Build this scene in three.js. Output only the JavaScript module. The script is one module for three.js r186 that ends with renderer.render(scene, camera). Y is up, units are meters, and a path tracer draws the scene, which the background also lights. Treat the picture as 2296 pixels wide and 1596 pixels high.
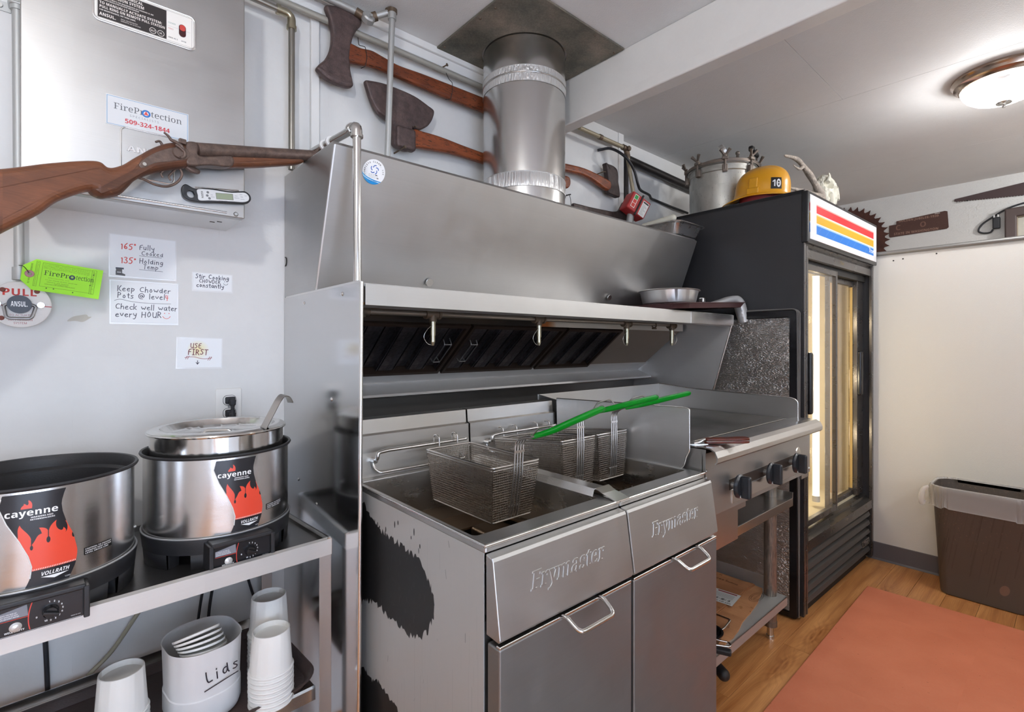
import * as THREE from 'three';
import { RoundedBoxGeometry } from 'three/addons/geometries/RoundedBoxGeometry.js';
import { mergeGeometries, mergeVertices, toCreasedNormals } from 'three/addons/utils/BufferGeometryUtils.js';
import { TextGeometry } from 'three/addons/geometries/TextGeometry.js';
import { FontLoader } from 'three/addons/loaders/FontLoader.js';
import { ImprovedNoise } from 'three/addons/math/ImprovedNoise.js';
import { RectAreaLightUniformsLib } from 'three/addons/lights/RectAreaLightUniformsLib.js';

// ---------- camera, light, exposure ----------
const scene = new THREE.Scene();
scene.background = new THREE.Color(0.62, 0.74, 0.95);
scene.backgroundIntensity = 7.2;
const W = 2296, H = 1596, FOCAL = 1124;
const camera = new THREE.PerspectiveCamera(2 * Math.atan(H / 2 / FOCAL) * 180 / Math.PI, W / H, 0.05, 60);
camera.position.set(0, 1.279, 1.72);
camera.lookAt(0 + 0.6594, 1.279, 1.72 - 0.7518);
camera.setViewOffset(W, H, 0, 24, W, H);          // vertical lens shift, verticals stay parallel
scene.add(camera);
const renderer = new THREE.WebGLRenderer({ antialias: true });
renderer.toneMapping = THREE.LinearToneMapping;
renderer.toneMappingExposure = 1.0;
renderer.outputColorSpace = THREE.SRGBColorSpace;
renderer.shadowMap.enabled = true;
RectAreaLightUniformsLib.init();
const DOME_CD = 1.25, TROFFER = 15;

// ---------- helpers ----------
let seed = 20241;
const rnd = () => { seed = (seed * 1664525 + 1013904223) % 4294967296; return seed / 4294967296; };
const rr = (a, b) => a + (b - a) * rnd();
const PN = new ImprovedNoise();
const fbm = (x, y, z = 0.5, o = 4) => { let s = 0, a = 0.5; for (let i = 0; i < o; i++) { s += a * PN.noise(x, y, z + i * 7.3); x *= 2.03; y *= 2.03; a *= 0.5; } return s; };
const V = (x, y, z) => new THREE.Vector3(x, y, z);
const V2 = (x, y) => new THREE.Vector2(x, y);
const counts = {};
const numbered = (n) => { counts[n] = (counts[n] ?? -1) + 1; return counts[n] ? n + '_' + String(counts[n]).padStart(3, '0') : n; };
const originOf = new Map();
function thing(name, label, category, pos = [0, 0, 0], turn = 0, group, local = false) {
  const g = new THREE.Group(); g.name = numbered(name); g.position.set(...pos); g.rotation.y = turn;
  g.userData = { label, category }; if (group) g.userData.group = group;
  scene.add(g); if (!local && !turn) originOf.set(g, pos); return g;
}
function part(parent, name, geo, mat, label) {
  const o = originOf.get(parent); if (o) geo.translate(-o[0], -o[1], -o[2]);
  const m = new THREE.Mesh(geo, mat); m.name = name; if (label) m.userData.label = label;
  parent.add(m); if (o) originOf.set(m, o); return m;
}
function solo(name, label, category, geo, mat, group) {           // a thing that is one mesh, its origin at the middle of its base
  geo.computeBoundingBox(); const b = geo.boundingBox.clone(), c = b.getCenter(V());
  geo.translate(-c.x, -b.min.y, -c.z);
  const m = new THREE.Mesh(geo, mat); m.name = numbered(name); m.position.set(c.x, b.min.y, c.z);
  m.userData = { label, category }; if (group) m.userData.group = group;
  scene.add(m); originOf.set(m, [c.x, b.min.y, c.z]); return m;
}
function struct(name, geo, mat, parent) {
  const m = new THREE.Mesh(geo, mat); m.name = name; m.userData.kind = 'structure'; (parent ?? scene).add(m); return m;
}
function copyOf(src, label, pos, turn, group) {
  const c = src.clone(); c.name = numbered(src.name.replace(/_\d{3}$/, '')); c.userData = { ...src.userData, label };
  if (group) c.userData.group = group;
  if (pos) c.position.set(...pos); if (turn !== undefined) c.rotation.y = turn; scene.add(c); return c;
}
const norm = (g) => { const n = g.index ? g.toNonIndexed() : g.clone(); for (const k of Object.keys(n.attributes)) if (!['position', 'normal', 'uv'].includes(k)) n.deleteAttribute(k); if (!n.attributes.normal) n.computeVertexNormals(); if (!n.attributes.uv) n.setAttribute('uv', new THREE.Float32BufferAttribute(new Float32Array(n.attributes.position.count * 2), 2)); return n; };
const merge = (...gs) => mergeGeometries(gs.flat().map(norm));
// texture coordinates in metres from the dominant direction of each face
function uvm(g, s = 1, swap = false) {
  const n = norm(g); const p = n.attributes.position, uv = new Float32Array(p.count * 2);
  const a = V(), b = V(), c = V(), f = V();
  for (let i = 0; i < p.count; i += 3) {
    a.fromBufferAttribute(p, i); b.fromBufferAttribute(p, i + 1); c.fromBufferAttribute(p, i + 2);
    f.crossVectors(b.clone().sub(a), c.clone().sub(a)); const ax = Math.abs(f.x), ay = Math.abs(f.y), az = Math.abs(f.z);
    [a, b, c].forEach((q, k) => {
      let u, v; if (ax >= ay && ax >= az) { u = q.z; v = q.y; } else if (ay >= az) { u = q.x; v = q.z; } else { u = q.x; v = q.y; }
      if (swap) [u, v] = [v, u]; uv[(i + k) * 2] = u * s; uv[(i + k) * 2 + 1] = v * s;
    });
  }
  n.setAttribute('uv', new THREE.BufferAttribute(uv, 2)); return n;
}
function box(x0, x1, y0, y1, z0, z1, r = 0) {
  const w = x1 - x0, h = y1 - y0, d = z1 - z0;
  const g = r > 0 ? new RoundedBoxGeometry(w, h, d, 2, Math.min(r, w / 2.01, h / 2.01, d / 2.01)) : new THREE.BoxGeometry(w, h, d);
  g.translate((x0 + x1) / 2, (y0 + y1) / 2, (z0 + z1) / 2); return uvm(g);
}
const shapeOf = (pts) => { const s = new THREE.Shape(); pts.forEach((p, i) => i ? s.lineTo(p[0], p[1]) : s.moveTo(p[0], p[1])); s.closePath(); return s; };
function extr(shape, depth, bevel = 0, seg = 2, curve = 12) {
  return new THREE.ExtrudeGeometry(shape, { depth: depth - 2 * bevel, bevelEnabled: bevel > 0, bevelThickness: bevel, bevelSize: bevel, bevelOffset: -bevel, bevelSegments: seg, curveSegments: curve }).translate(0, 0, bevel);
}
// prism of an outline (z, y) along x from x0 to x1
const prismX = (pts, x0, x1, bevel = 0) => uvm(extr(shapeOf(pts.map(([z, y]) => [-z, y])), x1 - x0, bevel).rotateY(Math.PI / 2).translate(x0, 0, 0));
const prismZ = (pts, z0, z1, bevel = 0) => uvm(extr(shapeOf(pts), z1 - z0, bevel).translate(0, 0, z0));
const prismY = (pts, y0, y1, bevel = 0) => uvm(extr(shapeOf(pts.map(([x, z]) => [x, -z])), y1 - y0, bevel).rotateX(-Math.PI / 2).translate(0, y0, 0));
// outline of a bent sheet that follows a polyline, thickness t
function band(pts, t) {
  const L = [], R = [];
  pts.forEach((p, i) => {
    const a = pts[Math.max(0, i - 1)], b = pts[Math.min(pts.length - 1, i + 1)];
    const n1 = i ? nrm(a, p) : nrm(p, b), n2 = i < pts.length - 1 ? nrm(p, b) : n1;
    let nx = n1[0] + n2[0], ny = n1[1] + n2[1]; const l = Math.hypot(nx, ny) || 1; nx /= l; ny /= l; const k = Math.min(2, 1 / Math.max(0.4, nx * n1[0] + ny * n1[1]));
    L.push([p[0] + nx * t / 2 * k, p[1] + ny * t / 2 * k]); R.push([p[0] - nx * t / 2 * k, p[1] - ny * t / 2 * k]);
  });
  return [...L, ...R.reverse()];
}
const nrm = (a, b) => { const dx = b[0] - a[0], dy = b[1] - a[1], l = Math.hypot(dx, dy) || 1; return [-dy / l, dx / l]; };
function cyl(a, b, r0, r1 = r0, seg = 20) {                         // solid rod between two points
  const A = V(...a), B = V(...b), d = B.clone().sub(A), g = new THREE.CylinderGeometry(r1, r0, d.length(), seg);
  g.applyQuaternion(new THREE.Quaternion().setFromUnitVectors(V(0, 1, 0), d.normalize()));
  return g.translate((A.x + B.x) / 2, (A.y + B.y) / 2, (A.z + B.z) / 2);
}
// wire or pipe through points, corners rounded with radius c
function wire(pts, r, c = 0, seg = 8, closed = false) {
  const P = pts.map((p) => V(...p)), path = new THREE.CurvePath();
  if (c > 0) {
    const n = P.length; let prev = closed ? null : P[0]; const corners = [];
    for (let i = closed ? 0 : 1; i < (closed ? n : n - 1); i++) {
      const p = P[i], a = P[(i + n - 1) % n], b = P[(i + 1) % n];
      const k = Math.min(c, a.distanceTo(p) * 0.49, b.distanceTo(p) * 0.49);
      corners.push([p.clone().lerp(a, k / a.distanceTo(p)), p, p.clone().lerp(b, k / b.distanceTo(p))]);
    }
    const out = [];
    if (!closed) out.push(P[0]);
    for (const [s, m, e] of corners) for (let k = 0; k <= 5; k++) { const t = k / 5; out.push(s.clone().multiplyScalar((1 - t) * (1 - t)).addScaledVector(m, 2 * t * (1 - t)).addScaledVector(e, t * t)); }
    if (!closed) out.push(P[n - 1]);
    return sweep(out, r, seg, closed);
  }
  return sweep(P, r, seg, closed);
}
function sweep(P, r, seg, closed) {
  const n = P.length, pos = [], nor = [], uv = [], idx = []; let N = null, len = 0; const T = [];
  for (let i = 0; i < n; i++) { const a = closed ? P[(i + n - 1) % n] : P[Math.max(0, i - 1)], b = closed ? P[(i + 1) % n] : P[Math.min(n - 1, i + 1)]; T.push(b.clone().sub(a).normalize()); }
  const rings = closed ? n + 1 : n;
  for (let j = 0; j < rings; j++) {
    const i = j % n, t = T[i];
    if (!N) { N = Math.abs(t.y) < 0.9 ? V(0, 1, 0) : V(1, 0, 0); } N = N.clone().addScaledVector(t, -N.dot(t)).normalize();
    const B = t.clone().cross(N); if (j) len += P[i].distanceTo(P[(j - 1) % n]);
    const rad = typeof r === 'function' ? r(closed ? 0 : i / (n - 1)) : r;
    for (let k = 0; k <= seg; k++) { const a = k / seg * Math.PI * 2, d = N.clone().multiplyScalar(Math.cos(a)).addScaledVector(B, Math.sin(a)); pos.push(P[i].x + d.x * rad, P[i].y + d.y * rad, P[i].z + d.z * rad); nor.push(d.x, d.y, d.z); uv.push(k / seg * Math.PI * 2 * rad, len); }
  }
  for (let j = 0; j < rings - 1; j++) for (let k = 0; k < seg; k++) { const a = j * (seg + 1) + k, b = a + seg + 1; idx.push(a, a + 1, b, b, a + 1, b + 1); }
  if (!closed) for (const [ring, flip] of [[0, 1], [rings - 1, 0]]) {
    const c = pos.length / 3, i = ring % n, t = T[i].clone().multiplyScalar(flip ? -1 : 1); pos.push(P[i].x, P[i].y, P[i].z); nor.push(t.x, t.y, t.z); uv.push(0, 0);
    const s = c + 1; for (let k = 0; k <= seg; k++) { const q = (ring * (seg + 1) + k) * 3; pos.push(pos[q], pos[q + 1], pos[q + 2]); nor.push(t.x, t.y, t.z); uv.push(0, 0); }
    for (let k = 0; k < seg; k++) flip ? idx.push(c, s + k + 1, s + k) : idx.push(c, s + k, s + k + 1);
  }
  const g = new THREE.BufferGeometry(); g.setAttribute('position', new THREE.Float32BufferAttribute(pos, 3)); g.setAttribute('normal', new THREE.Float32BufferAttribute(nor, 3)); g.setAttribute('uv', new THREE.Float32BufferAttribute(uv, 2)); g.setIndex(idx); return g;
}
const smooth = (pts, n = 40) => new THREE.CatmullRomCurve3(pts.map((p) => V(...p)), false, 'centripetal').getPoints(n);
const cord = (pts, r, n = 48, seg = 8) => sweep(smooth(pts, n), r, seg, false);
const lathe = (pts, x, y, z, seg = 48) => { const g = new THREE.LatheGeometry(pts.map(([r, h]) => V2(Math.max(r, 1e-4), h)), seg); return toCreasedNormals(g, 0.6).translate(x, y, z); };
const ell = (rx, ry, n = 32) => Array.from({ length: n }, (_, i) => [rx * Math.cos(i / n * 2 * Math.PI), ry * Math.sin(i / n * 2 * Math.PI)]);
const rrect = (x0, x1, y0, y1, r, n = 5) => { const o = []; for (const [cx, cy, a] of [[x1 - r, y1 - r, 0], [x0 + r, y1 - r, 1], [x0 + r, y0 + r, 2], [x1 - r, y0 + r, 3]]) for (let k = 0; k <= n; k++) { const t = (a + k / n) * Math.PI / 2; o.push([cx + r * Math.cos(t), cy + r * Math.sin(t)]); } return o; };
const splineShape = (pts, n = 80) => new THREE.Shape(new THREE.CatmullRomCurve3(pts.map(([x, y]) => V(x, y, 0)), true, 'centripetal').getPoints(n).map((p) => V2(p.x, p.y)));
// loft between horizontal outlines [{pts:[[x,z]..], y}]
function loft(rings, capA = true, capB = true) {
  const n = rings[0].pts.length, pos = [], idx = [], uv = []; let h = 0;
  rings.forEach((r, j) => { if (j) { const a = rings[j - 1], b = r; h += Math.hypot(b.pts[0][0] - a.pts[0][0], b.pts[0][1] - a.pts[0][1], b.y - a.y); } let u = 0; for (let i = 0; i <= n; i++) { const p = r.pts[i % n]; if (i) { const q = r.pts[i - 1]; u += Math.hypot(p[0] - q[0], p[1] - q[1]); } pos.push(p[0], r.y, p[1]); uv.push(u, h); } });
  const m = n + 1;
  for (let j = 0; j < rings.length - 1; j++) for (let i = 0; i < n; i++) { const a = j * m + i, b = a + m; idx.push(a, b, a + 1, a + 1, b, b + 1); }
  const cap = (j, flip) => { const c = pos.length / 3; let x = 0, z = 0; rings[j].pts.forEach((p) => { x += p[0] / n; z += p[1] / n; }); pos.push(x, rings[j].y, z); uv.push(x, z); for (let i = 0; i < n; i++) { const a = j * m + i; flip ? idx.push(c, a, a + 1) : idx.push(c, a + 1, a); } };
  if (capA) cap(0, true); if (capB) cap(rings.length - 1, false);
  const g = new THREE.BufferGeometry(); g.setAttribute('position', new THREE.Float32BufferAttribute(pos, 3)); g.setAttribute('uv', new THREE.Float32BufferAttribute(uv, 2)); g.setIndex(idx);
  return toCreasedNormals(g, 0.7);
}
// ---------- textures ----------
function canvas(w, h, draw, srgb = true) {
  const c = document.createElement('canvas'); c.width = w; c.height = h; const x = c.getContext('2d'); draw(x, w, h);
  const t = new THREE.CanvasTexture(c); if (srgb) t.colorSpace = THREE.SRGBColorSpace; t.anisotropy = 8; return t;
}
function field(w, h, f, srgb = false, rep = true) {                  // computed texture; f returns grey or [r, g, b] in 0..1
  const d = new Uint8Array(w * h * 4);
  for (let y = 0; y < h; y++) for (let x = 0; x < w; x++) { const v = f(x, y), o = (y * w + x) * 4; const a = Array.isArray(v) ? v : [v, v, v]; for (let k = 0; k < 3; k++) d[o + k] = Math.max(0, Math.min(255, a[k] * 255)); d[o + 3] = 255; }
  const t = new THREE.DataTexture(d, w, h); t.magFilter = THREE.LinearFilter; t.minFilter = THREE.LinearMipmapLinearFilter; t.generateMipmaps = true;
  if (rep) t.wrapS = t.wrapT = THREE.RepeatWrapping; if (srgb) t.colorSpace = THREE.SRGBColorSpace; t.needsUpdate = true; return t;
}
const rep = (t, a, b = a) => { const c = t.clone(); c.repeat.set(a, b); c.needsUpdate = true; return c; };
const tile = (x, w) => { const t = x / w * Math.PI * 2; return [Math.cos(t), Math.sin(t)]; };
const std = (o) => new THREE.MeshStandardMaterial(o);
const phys = (o) => new THREE.MeshPhysicalMaterial(o);
const lin = (r, g, b) => new THREE.Color().setRGB(r, g, b);

const smudge = field(512, 512, (x, y) => { const n = fbm(x / 90, y / 90, 1.7, 4), s = fbm(x / 300, y / 5, 9.1, 2); return 0.84 + 0.16 * n + 0.05 * s; });
const streak = field(512, 512, (x, y) => 0.5 + 0.5 * fbm(x / 160, y / 2.2, 3.3, 3));
const plaster = field(512, 512, (x, y) => 0.5 + 0.6 * fbm(x / 60, y / 60, 2.2, 5));
const speck = field(512, 512, (x, y) => { const n = fbm(x / 20, y / 20, 5.5, 3); return 0.5 + 0.8 * n; });
const steelTone = field(512, 512, (x, y) => { const n = fbm(x / 140, y / 140, 4.2, 4), s = fbm(x / 250, y / 3, 8.8, 2); return 0.95 + 0.06 * n + 0.03 * s; });
const M = {};
M.steel = std({ color: lin(0.555, 0.55, 0.54), metalness: 1, roughness: 0.5, roughnessMap: rep(smudge, 2.2), map: rep(steelTone, 1.7), bumpMap: rep(streak, 3), bumpScale: 0.00003 });
M.steelV = std({ color: lin(0.60, 0.59, 0.575), metalness: 1, roughness: 0.46, roughnessMap: rep(smudge, 2.2), map: rep(steelTone, 1.7) });
M.steelPolished = std({ color: lin(0.62, 0.615, 0.61), metalness: 1, roughness: 0.16, roughnessMap: rep(smudge, 1.6) });
M.steelDull = std({ color: lin(0.42, 0.415, 0.41), metalness: 1, roughness: 0.55, roughnessMap: rep(smudge, 3), map: rep(steelTone, 2) });
M.steelBright = std({ color: lin(0.72, 0.71, 0.69), metalness: 1, roughness: 0.3, roughnessMap: rep(smudge, 3) });
M.chrome = std({ color: lin(0.66, 0.65, 0.63), metalness: 1, roughness: 0.16 });
M.alu = std({ color: lin(0.74, 0.74, 0.74), metalness: 1, roughness: 0.34, roughnessMap: rep(smudge, 4) });
M.galv = std({ color: lin(0.52, 0.53, 0.52), metalness: 0.75, roughness: 0.55, map: rep(steelTone, 6) });
M.hem = std({ color: lin(0.8, 0.79, 0.78), metalness: 1, roughness: 0.25 });
M.blackPlastic = std({ color: lin(0.018, 0.018, 0.02), roughness: 0.42, bumpMap: rep(speck, 8), bumpScale: 0.0002 });
M.blackGloss = std({ color: lin(0.012, 0.012, 0.014), roughness: 0.22 });
M.rubber = std({ color: lin(0.015, 0.016, 0.02), roughness: 0.55 });
M.white = std({ color: lin(0.8, 0.8, 0.79), roughness: 0.5 });
M.dark = std({ color: lin(0.02, 0.019, 0.018), roughness: 0.7 });
M.screw = std({ color: lin(0.5, 0.5, 0.49), metalness: 1, roughness: 0.35 });
M.rustPipe = std({ color: lin(0.20, 0.15, 0.11), metalness: 0.6, roughness: 0.55, map: rep(field(256, 256, (x, y) => { const n = fbm(x / 24, y / 24, 6.1, 4); return [0.75 + n, 0.72 + 0.7 * n, 0.68 + 0.5 * n]; }), 5) });
const font = await new FontLoader().loadAsync('fonts/droid/droid_sans_bold.typeface.json');
const fontSerif = await new FontLoader().loadAsync('fonts/droid/droid_serif_bold.typeface.json');
// hand lettering: pen strokes on a unit grid (baseline 0, capitals 1, small letters 0.6), smoothed and a little uneven
const GL = { a: '.55 .46,.55 .2,.6 .04,.3 .2,.0 .42,.2 .46,.55 .46,.1 .56,.02', c: '.5 .48,.5 .25,.6 .04,.3 .22,.0 .48,.1', d: '.55 .44,.5 .2,.58 .04,.3 .2,.0 .43,.2 .44,1 .45,.1 .54,.02', e: '.52 .06,.33 .44,.36 .38,.58 .16,.56 .04,.25 .2,.0 .48,.1', f: '.38 .4,.92 .22,.95 .16,.7 .16,-.05/.02,.55 .34,.56', g: '.55 .46,.52 .2,.6 .05,.3 .2,.03 .44,.2 .46,.55 .44,-.2 .2,-.36 .06,-.24', h: '.52 .06,1 .06,.0/.06,.34 .24,.58 .42,.5 .44,.0', i: '.22 .1,.58 .1,.0/.1,.82 .11,.86', k: '.5 .06,1 .06,.0/.42,.58 .08,.26 .45,.0', l: '.2 .1,1 .1,.0', m: '.75 .05,.58 .06,.0/.06,.38 .2,.58 .32,.45 .33,.0/.33,.38 .48,.58 .6,.45 .62,.0', n: '.52 .06,.58 .06,.0/.06,.36 .24,.58 .42,.48 .44,.0', o: '.54 .24,.6 .04,.32 .22,.0 .46,.25 .3,.58 .22,.6', p: '.54 .06,.6 .06,-.36/.06,.45 .26,.6 .47,.35 .26,.02 .06,.12', r: '.42 .06,.58 .06,.0/.06,.34 .2,.56 .38,.54', s: '.44 .4,.54 .2,.6 .08,.46 .3,.3 .4,.14 .22,.0 .04,.06', t: '.36 .18,.9 .17,.1 .32,.02/.02,.6 .36,.62', u: '.52 .05,.58 .06,.15 .22,.0 .42,.18/.43,.58 .44,.02', v: '.48 .03,.58 .22,.0 .44,.6', w: '.72 .03,.58 .18,.0 .34,.45 .5,.0 .66,.6', y: '.5 .05,.58 .1,.3 .28,.22 .43,.35/.45,.6 .38,-.1 .2,-.36 .05,-.28',
  C: '.66 .6,.86 .36,1 .06,.6 .2,.08 .6,.14', D: '.66 .08,1 .08,.0/.02,1 .4,.96 .62,.5 .36,.04 .02,.0', E: '.55 .5,1 .08,1 .08,.0 .5,.02/.08,.52 .42,.54', F: '.54 .5,1 .08,.98 .08,.0/.08,.52 .42,.54', H: '.62 .07,1 .07,.0/.55,1 .55,.0/.07,.5 .55,.52', I: '.4 .05,1 .35,1/.2,1 .2,.0/.05,.0 .36,.0', K: '.56 .07,1 .07,.0/.52,1 .09,.45 .55,.0', L: '.5 .1,1 .08,.04 .48,.06', O: '.7 .34,1 .05,.6 .26,.0 .62,.4 .4,1 .3,1', P: '.58 .08,1 .08,.0/.04,.98 .44,.96 .46,.55 .08,.48', R: '.6 .08,1 .08,.0/.04,.98 .44,.96 .44,.56 .08,.5 .3,.4 .56,.0', S: '.56 .5,.88 .28,1 .06,.78 .3,.54 .5,.28 .28,.0 .04,.1', T: '.58 .02,1 .56,1/.29,1 .28,.0', U: '.6 .06,1 .06,.25 .28,.0 .54,.25/.55,1 .55,.0', W: '.82 .04,1 .2,.0 .4,.7 .58,.0 .78,1',
  1: '.3 .08,.8 .2,1 .2,.0', 3: '.54 .06,.92 .32,1 .44,.78 .2,.56 .48,.4 .44,.06 .2,.0 .04,.12', 4: '.55 .2,.98 .05,.42 .5,.44/.42,.9 .4,-.05', 5: '.54 .48,1 .12,.98 .08,.58 .34,.62 .48,.3 .28,.0 .05,.08', 6: '.54 .42,1 .14,.7 .06,.25 .24,.0 .48,.2 .34,.46 .08,.28', '@': '.95 .62,.6 .4,.7 .28,.4 .46,.24 .62,.4 .64,.7 .66,.3 .86,.3 .9,.7 .6,1 .2,.88 .06,.45 .24,.04 .7,.02', '°': '.3 .15,.98 .05,.86 .15,.74 .25,.86 .15,.98' };
function hand(x, s, px, py, size, color, o = {}) {
  x.save(); x.translate(px, py); x.rotate(o.rot ?? 0); x.strokeStyle = color; x.lineCap = x.lineJoin = 'round'; x.lineWidth = size * (o.bold ? 0.105 : 0.08); let dx = 0;
  for (const ch of s) {
    if (ch === ' ') { dx += size * 0.42; continue; }
    const g = GL[ch] ?? GL.o, w = parseFloat(g), k = size * 0.78, sy = rr(0.94, 1.06), oy = rr(-0.03, 0.03) * size, sl = 0.06;
    for (const st of g.slice(g.indexOf(' ') + 1).split('/')) {
      const P = st.split(' ').map((q) => q.split(',').map(Number)).map(([a, b]) => [dx + (a + b * sl + rr(-0.012, 0.012)) * k, -b * k * sy + oy]);
      x.beginPath(); x.moveTo(...P[0]); for (let i = 1; i < P.length - 1; i++) x.quadraticCurveTo(P[i][0], P[i][1], (P[i][0] + P[i + 1][0]) / 2, (P[i][1] + P[i + 1][1]) / 2); x.lineTo(...P[P.length - 1]); x.stroke();
    }
    dx += (w + 0.13 + (o.space ?? 0)) * k;
  }
  x.restore(); return dx;
}
const decal = (w, h, tex, o = {}) => std({ map: tex, roughness: o.r ?? 0.5, metalness: o.m ?? 0, ...o.extra });
// ---------- the room ----------
const XL = -1.55, XR = 4.92, ZF = 4.1, CEIL = 2.47;
const wallMap = field(512, 512, (x, y) => { const n = fbm(x / 70, y / 70, 12.1, 4), s = fbm(x / 9, y / 9, 3.1, 2); const v = 0.97 + 0.05 * n + 0.02 * s; return [v, v, v]; });
M.wall = std({ color: lin(0.72, 0.715, 0.70), roughness: 0.55, map: rep(wallMap, 0.8), bumpMap: rep(plaster, 3), bumpScale: 0.0008 });
M.wallFar = std({ color: lin(0.62, 0.61, 0.59), roughness: 0.8, bumpMap: rep(speck, 6), bumpScale: 0.002 });
M.panel = std({ color: lin(0.74, 0.725, 0.68), roughness: 0.6, bumpMap: rep(speck, 16), bumpScale: 0.0006 });
M.ceil = std({ color: lin(0.70, 0.695, 0.685), roughness: 0.75, map: rep(wallMap, 0.6), bumpMap: rep(speck, 10), bumpScale: 0.0008 });
M.trim = std({ color: lin(0.74, 0.735, 0.72), roughness: 0.5 });
M.beam = std({ color: lin(0.76, 0.74, 0.70), roughness: 0.4, map: rep(wallMap, 1.3) });
struct('wall_back', merge(box(XL, 2.345, -0.02, CEIL, -0.12, 0), box(2.345, XR, -0.02, CEIL, -0.16, -0.05)), M.wall);
struct('wall_left', box(XL - 0.12, XL, -0.02, CEIL, -0.12, ZF), M.wall);
struct('wall_right', box(XR, XR + 0.12, -0.02, CEIL, -0.12, ZF), M.wallFar);
struct('wall_partition', box(3.62, 3.72, -0.02, 1.815, -0.05, ZF), M.panel);
{ // the wall behind the camera has a wide window
  const a = -1.3, b = 0.9, lo = 0.06, hi = 2.1;
  struct('wall_front', merge(box(XL, a, -0.02, CEIL, ZF, ZF + 0.12), box(b, XR, -0.02, CEIL, ZF, ZF + 0.12), box(a, b, -0.02, lo, ZF, ZF + 0.12), box(a, b, hi, CEIL, ZF, ZF + 0.12)), M.wall);
  const w = struct('window_1', merge(box(a, a + 0.05, lo, hi, ZF - 0.01, ZF + 0.08), box(b - 0.05, b, lo, hi, ZF - 0.01, ZF + 0.08), box(a, b, lo, lo + 0.05, ZF - 0.01, ZF + 0.08), box(a, b, hi - 0.05, hi, ZF - 0.01, ZF + 0.08), box(-0.225, -0.175, lo, hi, ZF, ZF + 0.07)), M.trim);
  part(w, 'window_pane', new THREE.BoxGeometry(b - a - 0.1, hi - lo - 0.1, 0.005).translate((a + b) / 2, (lo + hi) / 2, ZF + 0.03), phys({ color: 0xffffff, transmission: 1, thickness: 0, roughness: 0.02, ior: 1.5 }));
}
M.ceilLeft = std({ color: lin(0.78, 0.775, 0.76), roughness: 0.7, map: rep(wallMap, 0.6), bumpMap: rep(speck, 10), bumpScale: 0.0008 });
{ const c = struct('ceiling', box(XL - 0.12, XR + 0.12, CEIL + 0.012, CEIL + 0.1, -0.16, ZF + 0.12), M.ceil);
  part(c, 'ceiling_panel', box(XL - 0.1, 1.7, CEIL, CEIL + 0.0115, -0.1, ZF + 0.1), M.ceilLeft);
  for (const [x0, x1, z0, z1] of [[1.7, 2.805, -0.1, 0.95], [1.7, 2.805, 0.9515, 2.2], [1.7, 2.805, 2.2015, ZF + 0.1], [2.8065, 4.02, -0.1, 1.6], [2.8065, 4.02, 1.6015, ZF + 0.1], [4.0215, XR + 0.1, -0.1, ZF + 0.1]]) part(c, 'ceiling_panel', box(x0, x1, CEIL, CEIL + 0.0115, z0, z1, 0.0008), M.ceil); }
struct('ceiling_beam', box(1.666, 1.733, 2.266, CEIL, 0, ZF, 0.006), M.beam);
struct('trim_1', merge(box(XL, 1.666, 2.442, CEIL, 0, 0.022, 0.003), box(XL, 1.666, 2.405, 2.442, 0, 0.012, 0.003)), M.trim);
struct('trim_2', box(0.601, 0.629, 0, 2.40, 0, 0.016, 0.003), M.trim);
struct('trim_3', box(2.300, 2.347, 1.7, CEIL, -0.002, 0.004, 0.001), M.trim);
{ const c = [[0, 0], [0.012, 0.001], [0.006, 0.012], [0.004, 0.102], [0, 0.104]];
  struct('baseboard_right', prismZ(c.map(([x, y]) => [3.62 - x, y]), 0.86, ZF), std({ color: lin(0.13, 0.12, 0.13), roughness: 0.45 })); }
// plank floor: every plank is a mesh, joints recessed between them
function woodField(w, h, base, dark, seedv, knots) {
  const ks = Array.from({ length: knots }, () => [rr(0.1, 0.9) * w, rr(0.25, 0.75) * h, rr(0.5, 1)]);
  return field(w, h, (x, y) => {
    let yy = y + 12 * fbm(x / 210, y / 60, seedv, 3), b = 0;
    for (const [kx, ky, s] of ks) { const dx = (x - kx) / 95, dy = (y - ky) / 26, d = Math.sqrt(dx * dx + dy * dy); yy += s * 26 * Math.exp(-d * d) * Math.sign(y - ky || 1); b += s * Math.exp(-d * d * 2.2) * (0.5 + 0.5 * Math.sin(d * 16)); }
    const ring = 0.5 + 0.5 * Math.sin(yy * 0.16 + 5 * fbm(x / 420, yy / 70, seedv + 3, 2)), fine = fbm(x / 60, yy / 1.8, seedv + 9, 2), broad = fbm(x / 190, y / 50, seedv + 5, 2);
    const t = Math.max(0, Math.min(1, 0.26 + 0.17 * Math.pow(ring, 3) + 0.34 * fine + 0.5 * broad + 0.4 * b));
    return base.map((c, k) => c + (dark[k] - c) * t);
  }, true, false);
}
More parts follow.
